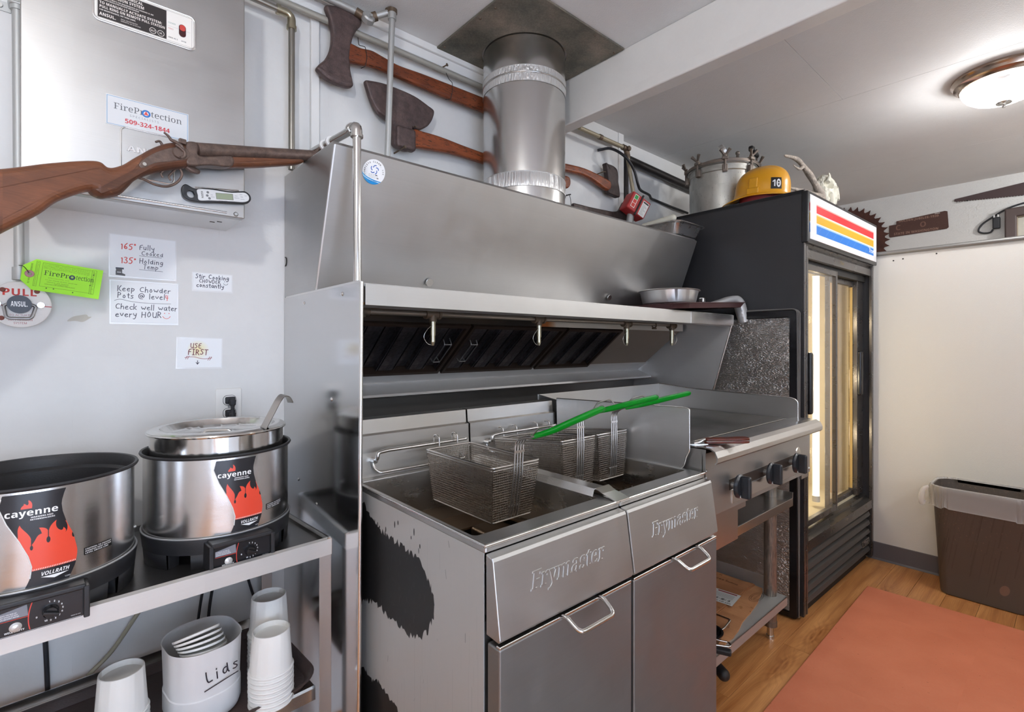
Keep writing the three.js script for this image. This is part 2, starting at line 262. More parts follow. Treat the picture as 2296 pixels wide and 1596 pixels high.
{
  const floor = struct('floor', box(XL, XR, -0.1, -0.0045, -0.1, ZF), std({ color: lin(0.06, 0.035, 0.02), roughness: 0.9 }));
  const pm = [11.3, 23.9, 37.2, 51.7].map((s, i) => std({ map: woodField(640, 96, [0.89, 0.65, 0.41], [0.54, 0.30, 0.14], s, 1 + (i % 2)), roughness: 0.36, roughnessMap: rep(smudge, 1) }));
  const PW = 0.1285, PL = 1.22, g = new RoundedBoxGeometry(PL - 0.0012, 0.006, PW - 0.0012, 1, 0.0006); 
  { const p = g.attributes.position, uv = g.attributes.uv; for (let i = 0; i < p.count; i++) uv.setXY(i, p.getX(i) / PL + 0.5, p.getZ(i) / PW + 0.5); }
  let r = 0;
  for (let z = -0.03; z < ZF - 0.01; z += PW, r++) {
    const off = ((r * 0.377 + (r % 3) * 0.21) % 1) * PL;
    for (let x = XL - off + (r === 8 ? 0.1 : 0); x < XR; x += PL) {
      const x0 = Math.max(x, XL), x1 = Math.min(x + PL, XR), z1 = Math.min(z + PW, ZF); if (x1 - x0 < 0.02) continue;
      const m = new THREE.Mesh(g, pm[Math.floor(rnd() * 4)]); m.name = numbered('floor_plank'); m.position.set((x0 + x1) / 2, -0.003, (z + z1) / 2);
      m.scale.set((x1 - x0) / PL * (rnd() < 0.5 ? 1 : -1) , 1, (z1 - z) / PW); if (m.scale.x < 0) { m.scale.x *= -1; m.rotation.y = Math.PI; } floor.add(m);
    }
  }
}
// rubber mat
{ const mt = field(512, 512, (x, y) => { const n = fbm(x / 8, y / 8, 3.7, 3), b = fbm(x / 120, y / 120, 8.2, 3), s = n > 0.42 ? -0.1 : 0; return [0.84 + 0.05 * b + s, 0.49 + 0.05 * b + 0.02 * n + s, 0.355 + 0.05 * b + 0.02 * n + s]; }, true);
  solo('floor_mat', 'terracotta orange rubber mat lying on the wood plank floor', 'mat', prismY([[1.6, 0.99], [3.155, 0.968], [3.195, 1.95], [1.6, 1.95]], 0.0, 0.011, 0.003), std({ map: rep(mt, 1.4), roughness: 0.6, bumpMap: rep(speck, 20), bumpScale: 0.0004 })); }

solo('floor_mat', 'grey rubber mat on the floor in front of the deep fryers', 'mat', prismY([[0.62, 1.10], [1.57, 1.10], [1.57, 2.0], [0.62, 2.0]], 0.0, 0.011, 0.003), std({ color: lin(0.24, 0.24, 0.235), roughness: 0.7, bumpMap: rep(speck, 20), bumpScale: 0.0004 }));

// ---------- lamps ----------
const glassGlow = phys({ color: 0xffffff, transmission: 0.6, roughness: 0.25, thickness: 0, emissive: lin(1, 0.98, 0.94), emissiveIntensity: 0.25 });
function domeLamp(x, z, label) {
  const t = thing('ceiling_lamp', label, 'ceiling light', [x, CEIL - 0.16, z]);
  const y = CEIL;
  part(t, 'rim', lathe([[0.02, -0.0005], [0.176, -0.0005], [0.178, -0.012], [0.172, -0.02], [0.168, -0.03], [0.158, -0.036], [0.152, -0.046], [0.143, -0.048], [0.143, -0.03], [0.02, -0.012]], x, y, z, 64), std({ color: lin(0.50, 0.40, 0.33), metalness: 1, roughness: 0.25 }));
  const pos = []; const prof = [[0.146, -0.045], [0.142, -0.062], [0.125, -0.088], [0.095, -0.11], [0.055, -0.124], [0.012, -0.13]];
  const g = new THREE.LatheGeometry(prof.map(([r, h]) => V2(r, h)), 120);
  { const p = g.attributes.position; for (let i = 0; i < p.count; i++) { const X = p.getX(i), Y = p.getY(i), Z = p.getZ(i), r = Math.hypot(X, Z), a = Math.atan2(Z, X) + (Y + 0.05) * 6; const k = 1 + 0.025 * Math.cos(a * 40) * Math.min(1, r / 0.05); p.setXYZ(i, X * k, Y, Z * k); } g.computeVertexNormals(); }
  part(t, 'glass_shade', g.translate(x, y, z), glassGlow, 'swirled clear glass bowl glowing white');
  part(t, 'finial', lathe([[0, -0.152], [0.006, -0.149], [0.007, -0.143], [0.003, -0.138], [0.012, -0.134], [0.026, -0.131], [0.028, -0.127], [0, -0.124]], x, y, z, 24), M.chrome);
  part(t, 'bulb', new THREE.SphereGeometry(0.03, 24, 16).translate(x, y - 0.085, z), std({ color: 0xffffff, emissive: lin(1, 0.97, 0.92), emissiveIntensity: 3 }));
  const l = new THREE.PointLight(lin(0.98, 0.985, 1), label.includes('warmers') ? DOME_CD * 2.6 : label.includes('beyond') ? DOME_CD * 4 : DOME_CD, 0, 2); l.position.set(0, 0.05, 0); l.castShadow = true; l.shadow.radius = 3; l.name = 'lamp_light'; t.add(l);
  return t;
}
domeLamp(3.07, 1.49, 'round flush ceiling lamp with swirled glass bowl and bronze rim');
domeLamp(-0.5, 1.85, 'round glass bowl ceiling lamp above the soup warmers');
domeLamp(4.25, 2.6, 'round glass bowl ceiling lamp beyond the partition');
function troffer(x, z, label) {
  const t = thing('fluorescent_fixture', label, 'ceiling light', [x, CEIL - 0.09, z]);
  part(t, 'housing', merge(box(x - 0.62, x + 0.62, CEIL - 0.03, CEIL - 0.0005, z - 0.16, z + 0.16), box(x - 0.62, x - 0.605, CEIL - 0.085, CEIL - 0.03, z - 0.16, z + 0.16), box(x + 0.605, x + 0.62, CEIL - 0.085, CEIL - 0.03, z - 0.16, z + 0.16)), M.white);
  part(t, 'diffuser', box(x - 0.6, x + 0.6, CEIL - 0.08, CEIL - 0.032, z - 0.15, z + 0.15, 0.02), std({ color: 0xffffff, emissive: lin(1, 0.99, 0.96), emissiveIntensity: 1.5, roughness: 0.4 }));
  const l = new THREE.RectAreaLight(lin(0.97, 0.985, 1), TROFFER, 1.16, 0.28); l.position.set(0, -0.005, 0); l.rotation.x = -Math.PI / 2; l.name = 'fixture_light'; t.add(l);
}
troffer(2.3, 3.1, 'long fluorescent ceiling fixture on the room side of the kitchen');
{ const t = thing('prep_counter', 'white prep counter with steel top across the aisle', 'counter', [2.2, 0, 2.7]);
  part(t, 'cabinet', box(0.7, 3.5, 0.1, 0.88, 2.42, 3.0, 0.004), M.trim); part(t, 'worktop', box(0.68, 3.52, 0.88, 0.92, 2.38, 3.02, 0.006), M.steel); part(t, 'plinth', box(0.74, 3.46, 0, 0.1, 2.48, 2.96), M.dark);
  for (let k = 0; k < 4; k++) { const d = part(t, 'door', box(0.72 + k * 0.69, 1.39 + k * 0.69, 0.12, 0.86, 2.40, 2.42, 0.004), M.trim); part(d, 'handle', cyl([1.34 + k * 0.69, 0.6, 2.385], [1.34 + k * 0.69, 0.76, 2.385], 0.006), M.chrome); } }

// ---------- plate and duct ----------
{ const ct = field(512, 512, (x, y) => { const n = fbm(x / 110, y / 110, 2.9, 4), f = fbm(x / 5, y / 5, 4.4, 2), d = Math.hypot(x - 256, y - 200) / 256; const v = 0.46 + 0.22 * n + 0.10 * f; return [v * 1.03 + 0.05 * n, v * 0.98, v * 0.88]; }, true, false);
  const s = shapeOf([[1.092, -0.02], [1.662, -0.02], [1.662, -0.508], [1.092, -0.508]]); const h = new THREE.Path(); h.absarc(1.40, -0.2, 0.1745, 0, Math.PI * 2, true); s.holes.push(h);
  const g = extr(s, 0.008, 0.0015, 1, 40).rotateX(-Math.PI / 2).translate(0, CEIL - 0.0085, 0); const u = uvm(g, 1 / 0.57); { const a = u.attributes.uv; for (let i = 0; i < a.count; i++) a.setXY(i, a.getX(i) - 1.092 / 0.57, a.getY(i)); }
  const t = thing('ceiling_plate', 'mottled grey metal plate around the duct on the ceiling', 'metal plate', [1.377, CEIL - 0.0085, 0.26]);
  part(t, 'plate', u, std({ map: ct, roughness: 0.7, metalness: 0.35, bumpMap: rep(speck, 2), bumpScale: 0.0008 }));
  for (const [x, z] of [[1.11, 0.05], [1.11, 0.28], [1.115, 0.36], [1.645, 0.47], [1.63, 0.12], [1.5, 0.49]]) part(t, 'screw', lathe([[0, -0.004], [0.004, -0.003], [0.005, 0], [0, 0]], x, CEIL - 0.0085, z, 12), M.rustPipe);
}
{ const t = thing('exhaust_duct', 'round stainless exhaust duct rising from hood to ceiling with foil tape bands', 'duct', [1.40, 1.822, 0.2]);
  const R = 0.168;
  const ductM = phys({ color: lin(0.66, 0.655, 0.64), metalness: 1, roughness: 0.27, roughnessMap: rep(smudge, 3), map: rep(steelTone, 2), anisotropy: 0.5 });
  const tube = new THREE.CylinderGeometry(R, R, 0.66, 96, 1, true).translate(1.40, 1.822 + 0.33, 0.2); part(t, 'pipe', tube, ductM);
  const foil = field(512, 128, (x, y) => 0.5 + 0.9 * fbm(x / 12, y / 26, 7.7, 4));
  const fm = std({ color: lin(0.86, 0.86, 0.85), metalness: 0.75, roughness: 0.3, bumpMap: rep(foil, 6, 1), bumpScale: 0.0035 });
  const tape = (y0, y1, lip) => { const g = lathe([[R + 0.0012, y0], [R + 0.0022, y0 + 0.001], [R + 0.0022, y1 - 0.004], [R + 0.0022 + lip, y1 - 0.003], [R + 0.0012, y1]], 1.40, 0, 0.2, 120); return g; };
  part(t, 'tape', tape(2.318, 2.345, 0.002), fm, 'crinkled silver foil tape'); part(t, 'tape', tape(2.283, 2.314, 0.001), fm, 'crinkled silver foil tape');
  part(t, 'tape', tape(1.884, 1.942, 0.001), fm, 'crinkled silver foil tape');
  part(t, 'seam', new THREE.TorusGeometry(R + 0.002, 0.003, 8, 96).rotateX(Math.PI / 2).translate(1.40, 2.316, 0.2), ductM);
}
// ---------- exhaust hood ----------
{
  const t = thing('exhaust_hood', 'stainless steel exhaust hood and side panel over the fryers and griddle', 'range hood', [1.48, 0, 0.29]);
  const XA = 0.52, XB = 2.41, XW = 2.44;
  // plenum with its leaning front
  const plen = part(t, 'plenum', prismX([[0.001, 1.433], [0.001, 1.832], [0.40, 1.824], [0.414, 1.812], [0.275, 1.433]], XA, XB, 0.005), M.steel);
  for (const [x, y] of [[0.882, 1.485], [1.826, 1.494]]) { const z = 0.28 + (y - 1.434) * 0.363; part(plen, 'cover_plug', new THREE.CylinderGeometry(0.0125, 0.0125, 0.004, 24).rotateX(Math.PI / 2 + 0.35).translate(x, y, z + 0.004), M.steelBright); }
  part(plen, 'knockout', new THREE.TorusGeometry(0.014, 0.0015, 6, 20, Math.PI).rotateZ(-Math.PI / 2).rotateY(-Math.PI / 2).translate(XA - 0.001, 1.55, 0.012), M.dark);
  // shelf and front lip
  part(t, 'shelf', box(0.53, 2.455, 1.422, 1.43, 0.27, 0.574), M.steel);
  part(t, 'front_lip', prismX(band([[0.569, 1.428], [0.577, 1.426], [0.577, 1.378], [0.570, 1.374], [0.545, 1.374]], 0.004), 0.531, 2.455), M.steel);
  part(t, 'lip_end', box(2.05, 2.457, 1.377, 1.427, 0.578, 0.5805, 0.001), M.steelBright);
  // left side panel down to the floor, with bright rolled front hem
  const sp = part(t, 'side_panel', prismX([[0.001, 0.002], [0.001, 1.432], [0.577, 1.432], [0.557, 0.002]], 0.519, 0.525), M.steelPolished);
  part(sp, 'hem', cyl([0.522, 0.002, 0.556], [0.522, 1.432, 0.577], 0.0048), M.hem);
  for (const [y, z] of [[1.405, 0.19], [1.41, 0.47], [1.135, 0.40], [0.87, 0.14], [0.83, 0.29]]) part(sp, 'rivet', lathe([[0, 0.004], [0.003, 0.0032], [0.0052, 0.0012], [0.0058, 0], [0, 0]], 0, 0, 0, 14).rotateZ(Math.PI / 2).translate(0.519, y, z), M.hem);
  part(t, 'seam_strip', box(0.5185, 0.5215, 1.430, 1.436, 0.02, 0.575), M.steelBright);
  // right wing
  part(t, 'wing', prismX([[0.001, 0.95], [0.001, 1.428], [0.574, 1.428], [0.577, 1.386], [0.450, 0.95]], XW, XW + 0.005), std({ color: lin(0.76, 0.755, 0.75), metalness: 0.85, roughness: 0.62, roughnessMap: rep(smudge, 2), map: rep(steelTone, 2) }));
  part(t, 'wing_hem', cyl([XW + 0.002, 0.95, 0.452], [XW + 0.002, 1.386, 0.579], 0.004), M.hem);
  // heat stained strip behind the lip
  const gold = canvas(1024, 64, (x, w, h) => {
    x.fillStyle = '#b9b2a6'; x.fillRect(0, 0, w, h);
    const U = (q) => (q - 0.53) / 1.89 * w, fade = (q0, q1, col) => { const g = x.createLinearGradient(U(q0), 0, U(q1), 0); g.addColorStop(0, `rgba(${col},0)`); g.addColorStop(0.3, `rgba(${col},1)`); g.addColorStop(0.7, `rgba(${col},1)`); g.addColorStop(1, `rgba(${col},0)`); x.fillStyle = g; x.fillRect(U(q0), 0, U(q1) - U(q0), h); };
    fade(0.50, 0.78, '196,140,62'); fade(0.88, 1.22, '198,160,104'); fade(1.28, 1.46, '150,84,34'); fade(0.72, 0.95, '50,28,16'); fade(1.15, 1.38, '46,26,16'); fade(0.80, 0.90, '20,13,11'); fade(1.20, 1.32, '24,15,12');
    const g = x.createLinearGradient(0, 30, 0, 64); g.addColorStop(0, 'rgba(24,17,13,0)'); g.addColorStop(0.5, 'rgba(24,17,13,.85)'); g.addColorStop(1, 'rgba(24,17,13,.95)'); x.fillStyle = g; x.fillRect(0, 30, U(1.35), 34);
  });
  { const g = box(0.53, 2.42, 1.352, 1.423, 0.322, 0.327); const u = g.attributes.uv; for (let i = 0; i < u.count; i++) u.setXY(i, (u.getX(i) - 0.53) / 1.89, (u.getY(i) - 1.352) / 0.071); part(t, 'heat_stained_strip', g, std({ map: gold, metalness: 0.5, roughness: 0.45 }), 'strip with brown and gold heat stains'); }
  part(t, 'shelf_return', box(0.53, 2.42, 1.405, 1.422, 0.327, 0.36), M.steelDull);
  // filter plane: blank panel on the right, three grease filters on the left
  const L = Math.hypot(0.165, 0.205);
  const toPlane = (g, x) => { g.applyMatrix4(new THREE.Matrix4().makeBasis(V(1, 0, 0), V(0, -0.205 / L, 0.165 / L).normalize(), V(0, -0.165 / L, -0.205 / L))); return g.translate(x, 1.270, 0.1975); };
  part(t, 'blank_panel', toPlane(new THREE.BoxGeometry(0.50, 0.004, L + 0.02), 2.175), std({ color: lin(0.33, 0.27, 0.22), metalness: 0.7, roughness: 0.5, map: rep(steelTone, 2) }), 'brownish stained steel panel beside the filters');
  const grime = field(256, 256, (x, y) => { const n = fbm(x / 40, y / 40, 3.2, 4), f = fbm(x / 3, y / 3, 8.2, 2), b = Math.max(0, fbm(x / 30, y / 90, 5.1, 3)); return [0.24 + 0.34 * n + 0.16 * b + 0.12 * f, 0.235 + 0.32 * n + 0.08 * b + 0.12 * f, 0.25 + 0.32 * n + 0.03 * b + 0.12 * f]; }, true);
  const gm = std({ map: rep(grime, 1), metalness: 0.75, roughness: 0.3, bumpMap: rep(speck, 6), bumpScale: 0.001 });
  const bm = std({ color: lin(0.045, 0.028, 0.02), metalness: 0.4, roughness: 0.4, map: rep(steelTone, 3) });
  const baf = extr(shapeOf(band([[-0.027, -0.010], [-0.025, 0.006], [0.025, 0.006], [0.027, -0.010]], 0.003)), L - 0.03).translate(0, 0, -(L - 0.03) / 2);
  const bafB = extr(shapeOf(band([[-0.027, 0.008], [-0.025, -0.012], [0.025, -0.012], [0.027, 0.008]], 0.003)), L - 0.03).translate(0, 0, -(L - 0.03) / 2);
  for (const [x0, x1, n] of [[0.535, 1.045, 8], [1.058, 1.535, 7], [1.552, 1.918, 6]]) {
    const fr = part(t, 'grease_filter', merge(...[[x0, x0 + 0.012], [x1 - 0.012, x1]].map(([a, b]) => toPlane(new THREE.BoxGeometry(b - a, 0.03, L), (a + b) / 2)), toPlane(new THREE.BoxGeometry(x1 - x0, 0.03, 0.014).translate(0, 0, -L / 2), (x0 + x1) / 2), toPlane(new THREE.BoxGeometry(x1 - x0, 0.03, 0.014).translate(0, 0, L / 2), (x0 + x1) / 2), toPlane(new THREE.BoxGeometry(x1 - x0, 0.003, L).translate(0, -0.018, 0), (x0 + x1) / 2)), bm, 'greasy blackened baffle filter');
    for (let k = 0; k < n; k++) { const x = x0 + 0.016 + (k + 0.5) * (x1 - x0 - 0.032) / n; part(fr, 'baffle', toPlane(norm(k % 2 ? bafB : baf), x), gm); }
    const hx = x0 < 0.6 ? [0.99] : x0 < 1.2 ? [1.105] : [];
    for (const x of hx) part(fr, 'handle', toPlane(merge(wire([[-0.014, 0, 0.055], [-0.014, 0.026, 0.05], [-0.014, 0.026, -0.05], [-0.014, 0, -0.055]], 0.002, 0.008, 6), wire([[0.014, 0, 0.055], [0.014, 0.026, 0.05], [0.014, 0.026, -0.05], [0.014, 0, -0.055]], 0.002, 0.008, 6), wire([[-0.014, 0.026, -0.05], [0.014, 0.026, -0.05]], 0.002, 0, 6), wire([[-0.014, 0.026, 0.05], [0.014, 0.026, 0.05]], 0.002, 0, 6)), x), M.steelDull);
  }
  // gutter and back sheet
  part(t, 'gutter', prismX(band([[0.098, 1.192], [0.088, 1.178], [0.036, 1.146], [0.030, 1.139], [0.118, 1.107], [0.121, 1.101], [0.112, 1.097], [0.02, 1.097]], 0.003), 0.526, XW), std({ color: lin(0.72, 0.71, 0.70), metalness: 0.9, roughness: 0.5, roughnessMap: rep(smudge, 2), map: rep(steelTone, 2) }));
  part(t, 'back_sheet', box(0.527, XW, 0.3, 1.097, 0.001, 0.005), std({ color: lin(0.16, 0.155, 0.15), metalness: 0.9, roughness: 0.4, map: rep(steelTone, 2) }), 'dark grimy steel sheet on the wall');
}
// chrome pipe over the hood
{ const t = thing('conduit_pipe', 'shiny pipe elbow standing on the hood ledge and running back over the hood top', 'pipe', [0.566, 1.431, 0.46]);
  part(t, 'pipe', merge(cyl([0.566, 1.431, 0.455], [0.566, 1.842, 0.452], 0.0108), cyl([0.566, 1.857, 0.436], [0.535, 1.87, 0.001], 0.0108)), M.chrome);
  part(t, 'elbow', merge(wire([[0.566, 1.832, 0.452], [0.566, 1.858, 0.4515], [0.5645, 1.858, 0.424]], 0.0142, 0.016, 16), cyl([0.566, 1.829, 0.452], [0.566, 1.836, 0.452], 0.0165), cyl([0.565, 1.858, 0.431], [0.564, 1.858, 0.421], 0.0165)), M.chrome);
  part(t, 'base_flange', box(0.546, 0.59, 1.430, 1.433, 0.43, 0.48, 0.001), M.steelBright);
  for (const [z, x, y] of [[0.30, 0.556, 1.861], [0.26, 0.5535, 1.862]]) part(t, 'collar', cyl([x, y, z - 0.004], [x, y, z + 0.004], 0.015), M.white);
}
// spray pipe with four nozzles under the lip
{ const t = thing('suppression_pipe', 'grey metal pipe with four spray nozzles hanging below the hood lip', 'pipe', [1.4, 1.27, 0.43]);
  const y = 1.372, z = 0.43, pm = std({ color: lin(0.30, 0.26, 0.22), metalness: 0.85, roughness: 0.4, map: rep(steelTone, 6) });
  part(t, 'pipe', cyl([0.59, y, z], [2.15, y + 0.004, z], 0.0085), pm);
  const brass = std({ color: lin(0.44, 0.42, 0.32), metalness: 1, roughness: 0.28 });
  part(t, 'elbow', wire([[0.588, y - 0.016, z], [0.588, y, z], [0.61, y, z]], 0.013, 0.014, 12), M.rustPipe);
  for (const x of [0.814, 1.259, 1.784, 2.14]) {
    part(t, 'tee', merge(cyl([x - 0.022, y, z], [x + 0.022, y, z], 0.0125), cyl([x, y, z], [x, y - 0.022, z], 0.0125), cyl([x - 0.026, y, z], [x - 0.018, y, z], 0.015), cyl([x + 0.018, y, z], [x + 0.026, y, z], 0.015)), M.rustPipe);
    const n = part(t, 'nozzle', merge(cyl([x, y - 0.022, z], [x, y - 0.045, z], 0.0095), cyl([x, y - 0.045, z], [x, y - 0.064, z], 0.0105, 0.0105, 6), cyl([x, y - 0.064, z], [x, y - 0.083, z], 0.008), cyl([x, y - 0.083, z], [x, y - 0.094, z], 0.008, 0.0045)), brass);
    const s = x > 2 ? 1 : -1; part(n, 'cap_wire', cord([[x, y - 0.03, z + 0.006], [x + s * 0.022, y - 0.045, z + 0.008], [x + s * 0.034, y - 0.068, z + 0.006], [x + s * 0.02, y - 0.088, z + 0.004], [x, y - 0.093, z]], 0.0009, 24, 5), M.steelBright);
  }
  part(t, 'clamp', merge(new THREE.TorusGeometry(0.011, 0.003, 8, 16).rotateY(Math.PI / 2).translate(1.994, y - 0.002, z), cyl([1.98, y - 0.016, z], [2.008, y - 0.016, z], 0.004)), M.rustPipe);
}
// round sticker on the hood
{ const tex = canvas(512, 512, (x) => {
    x.fillStyle = '#f4f6f8'; x.fillRect(0, 0, 512, 512);
    const g = x.createLinearGradient(0, 300, 120, 512); g.addColorStop(0, '#7cc4ee'); g.addColorStop(1, '#1f8fd6'); x.fillStyle = g; x.beginPath(); x.moveTo(0, 290); x.quadraticCurveTo(90, 420, 512, 430); x.lineTo(512, 512); x.lineTo(0, 512); x.fill();
    x.strokeStyle = '#cfe8f7'; x.lineWidth = 14; x.beginPath(); x.moveTo(0, 340); x.quadraticCurveTo(140, 455, 512, 455); x.stroke();
    x.fillStyle = '#222'; x.font = 'bold 44px sans-serif'; x.textAlign = 'center'; const s = 'COMPLETE CLEAN, LLC'; for (let i = 0; i < s.length; i++) { const a = (-100 + i * 200 / (s.length - 1)) * Math.PI / 180 - 0.18; x.save(); x.translate(256 + 196 * Math.sin(a), 262 - 196 * Math.cos(a)); x.rotate(a); x.fillText(s[i], 0, 0); x.restore(); }
    x.strokeStyle = '#2f62b5'; x.lineWidth = 17; for (let k = 0; k < 5; k++) { x.beginPath(); x.arc(262 + 44 * Math.cos(k * 1.257), 205 + 44 * Math.sin(k * 1.257), 44, k * 1.257 - 2.0, k * 1.257 + 0.1); x.stroke(); }
    x.fillStyle = '#888'; x.font = '22px sans-serif'; x.fillText('JAN  FEB  MAR  APR', 240, 322); x.fillText('MAY JUN JUL AUG SEP', 256, 352); x.fillText('OCT NOV DEC  2021', 262, 382); x.fillStyle = '#111'; x.fillRect(296, 306, 46, 16); x.fillRect(340, 366, 38, 14); x.fillStyle = '#1c4f8c'; x.font = 'bold 24px sans-serif'; x.fillText('509-555 SERVICE', 256, 452);
  });
  const lean = Math.atan2(0.139, 0.379), y = 1.768, z = 0.275 + (y - 1.433) * 0.3668 + 0.0012;
  const g = new THREE.CylinderGeometry(0.034, 0.034, 0.0008, 48).rotateX(Math.PI / 2); { const p = g.attributes.position, u = g.attributes.uv; for (let i = 0; i < p.count; i++) u.setXY(i, p.getX(i) / 0.068 + 0.5, p.getY(i) / 0.068 + 0.5); }
  solo('service_sticker', 'round white and blue sticker at the top left of the hood front', 'sticker', g.rotateX(lean).translate(0.640, y, z), decal(1, 1, tex, { r: 0.35 })); }
// ---------- suppression cabinet on the wall ----------
{
  const t = thing('suppression_cabinet', 'stainless steel fire suppression cabinet high on the white wall', 'metal cabinet', [0.135, 1.626, 0.1]);
  const x0 = -0.084, x1 = 0.354, y0 = 1.626, y1 = 2.32, z1 = 0.206;
  part(t, 'body', merge(box(x0, x1, y0 + 0.002, y1, 0.001, z1 - 0.022), box(x0 + 0.003, x1 - 0.003, y0, y0 + 0.002, 0.001, z1 - 0.03)), M.steelBright);
  const cover = part(t, 'cover', box(x0 - 0.001, x1 + 0.001, y0 - 0.001, y1, z1 - 0.03, z1, 0.003), std({ color: lin(0.50, 0.49, 0.475), metalness: 1, roughness: 0.45, roughnessMap: rep(smudge, 2.5), map: rep(steelTone, 2) }));
  part(cover, 'ridge', cyl([0.05, 1.6345, z1], [0.311, 1.6345, z1], 0.0025), M.hem);
  for (const x of [-0.06, 0.333]) part(cover, 'screw', lathe([[0, 0.003], [0.004, 0.0025], [0.006, 0], [0, 0]], 0, 0, 0, 14).rotateX(Math.PI / 2).translate(x, 1.634, z1), M.screw);
  for (const x of [0.29, 0.305]) part(t, 'slot', box(x, x + 0.012, y0 - 0.0005, y0 + 0.0005, 0.10 + (x - 0.29), 0.106 + (x - 0.29)), M.dark);
  // embossed frame and letters
  const fr = shapeOf(rrect(0.085, 0.194, 1.683, 1.803, 0.012)); fr.holes.push(new THREE.Path(rrect(0.0885, 0.1905, 1.6865, 1.7995, 0.009).map(([x, y]) => V2(x, y))));
  part(cover, 'embossed_frame', extr(fr, 0.0028, 0.0012).translate(0, 0, z1 - 0.0005), M.steelBright);
  const em = new TextGeometry('ANSUL', { font, size: 0.0135, depth: 0.0014, bevelEnabled: true, bevelThickness: 0.0005, bevelSize: 0.0005, bevelSegments: 1, curveSegments: 4 }); em.scale(1.45, 1, 1);
  part(cover, 'embossed_lettering', em.translate(0.0985, 1.746, z1), M.hem);
  // instruction plate
  const lab = canvas(1024, 360, (x, w, h) => {
    x.fillStyle = '#e9e6e0'; x.fillRect(0, 0, w, h); x.fillStyle = '#2b2625'; x.fillRect(30, 20, 690, 320); x.strokeStyle = '#555'; x.lineWidth = 2; x.strokeRect(24, 14, 976, 332);
    x.fillStyle = '#e6e0da'; x.font = 'bold 42px sans-serif'; x.fillText('R-102 WET CHEMICAL', 45, 62); x.fillText('SUPPRESSION SYSTEM', 45, 104);
    x.font = 'bold 18px sans-serif'; x.fillText('THIS SYSTEM MEETS THE REQUIREMENTS OF STANDARD UL 300', 45, 132); x.fillText('AUTOMAN REGULATED RELEASE MECHANISM', 45, 153);
    x.font = 'bold 40px sans-serif'; x.fillText('TO MANUALLY ACTUATE SYSTEM:', 45, 196, 640); x.fillText('PULL RING ON REMOTE PULL STATION', 45, 236, 660);
    x.font = 'bold 20px sans-serif'; x.fillText('FOR MAINTENANCE, SEE TANK LABEL', 45, 264); x.font = 'bold 46px sans-serif'; x.fillText('ANSUL.', 45, 318);
    x.font = '16px sans-serif'; x.fillText('ANSUL INCORPORATED', 250, 296); x.fillText('MARINETTE, WI 54143-2542', 250, 316);
    x.strokeStyle = '#e6e0da'; x.lineWidth = 5; for (const [cx, s] of [[575, 'ULC'], [660, 'UL']]) { x.beginPath(); x.ellipse(cx, 298, 34, 30, 0, 0, 7); x.stroke(); x.font = 'bold 26px sans-serif'; x.textAlign = 'center'; x.fillText(s, cx, 307); x.textAlign = 'left'; }
    x.font = '22px sans-serif'; x.fillStyle = '#6b8d86'; x.fillText('COCKED', 738, 150); x.fillStyle = '#c07070'; x.fillText('FIRED', 738, 215); x.strokeStyle = '#999'; x.lineWidth = 1.5; x.beginPath(); x.moveTo(735, 180); x.lineTo(985, 180); x.stroke();
    x.fillStyle = '#444'; x.font = 'bold 17px sans-serif'; x.fillText('SERIAL NO. S', 738, 312); x.fillText('247740', 880, 312);
  });
  const pl = extr(shapeOf(rrect(-0.0985, 0.0985, -0.04, 0.04, 0.011)), 0.0025, 0.001); { const p = pl.attributes.position, u = pl.attributes.uv; for (let i = 0; i < p.count; i++) u.setXY(i, (p.getX(i) + 0.0985) / 0.197, (p.getY(i) + 0.04) / 0.08); }
  const plate = part(cover, 'instruction_plate', pl.translate(0.137, 2.08, z1), decal(1, 1, lab, { r: 0.4 }));
  const rim = shapeOf(rrect(-0.103, 0.103, -0.0445, 0.0445, 0.014)); rim.holes.push(new THREE.Path(rrect(-0.0985, 0.0985, -0.04, 0.04, 0.011).map(([x, y]) => V2(x, y))));
  part(plate, 'raised_border', extr(rim, 0.004, 0.0015).translate(0.137, 2.08, z1), M.hem);
  part(plate, 'indicator', extr(shapeOf(rrect(-0.0075, 0.0075, -0.0155, 0.0155, 0.0074)), 0.002, 0.0005).translate(0.2105, 2.078, z1 + 0.002), std({ color: lin(0.05, 0.008, 0.01), roughness: 0.3 }), 'small dark window with a red pin');
  part(plate, 'indicator_pin', extr(shapeOf(rrect(-0.006, 0.006, -0.001, 0.0135, 0.005)), 0.0015).translate(0.2105, 2.078, z1 + 0.004), std({ color: lin(0.55, 0.06, 0.05), roughness: 0.4 }));
  // company sticker
  const st = canvas(700, 300, (x, w, h) => {
    x.fillStyle = '#d4d6d8'; x.fillRect(0, 0, w, h); x.strokeStyle = '#5b93bd'; x.lineWidth = 4; x.strokeRect(10, 10, w - 20, h - 20);
    x.fillStyle = '#56585c'; x.font = '84px serif'; x.fillText('FirePr', 60, 130); x.fillText('tection', 365, 130); x.lineWidth = 16; x.strokeStyle = '#2d6fb8'; x.beginPath(); x.arc(326, 108, 30, 0, 7); x.stroke(); x.fillStyle = '#d84a44'; x.beginPath(); x.moveTo(326, 82); x.lineTo(346, 122); x.lineTo(306, 122); x.fill();
    x.fillStyle = '#8b8e92'; x.font = '30px sans-serif'; x.fillText('S P E C I A L I S T S', 190, 178); x.fillStyle = '#c2333c'; x.font = 'bold 62px sans-serif'; x.fillText('509-324-1844', 150, 252);
  });
  part(cover, 'company_sticker', new THREE.BoxGeometry(0.165, 0.0705, 0.0006).translate(0.1415, 1.8355, z1 + 0.0004), decal(1, 1, st, { r: 0.4 }));
}
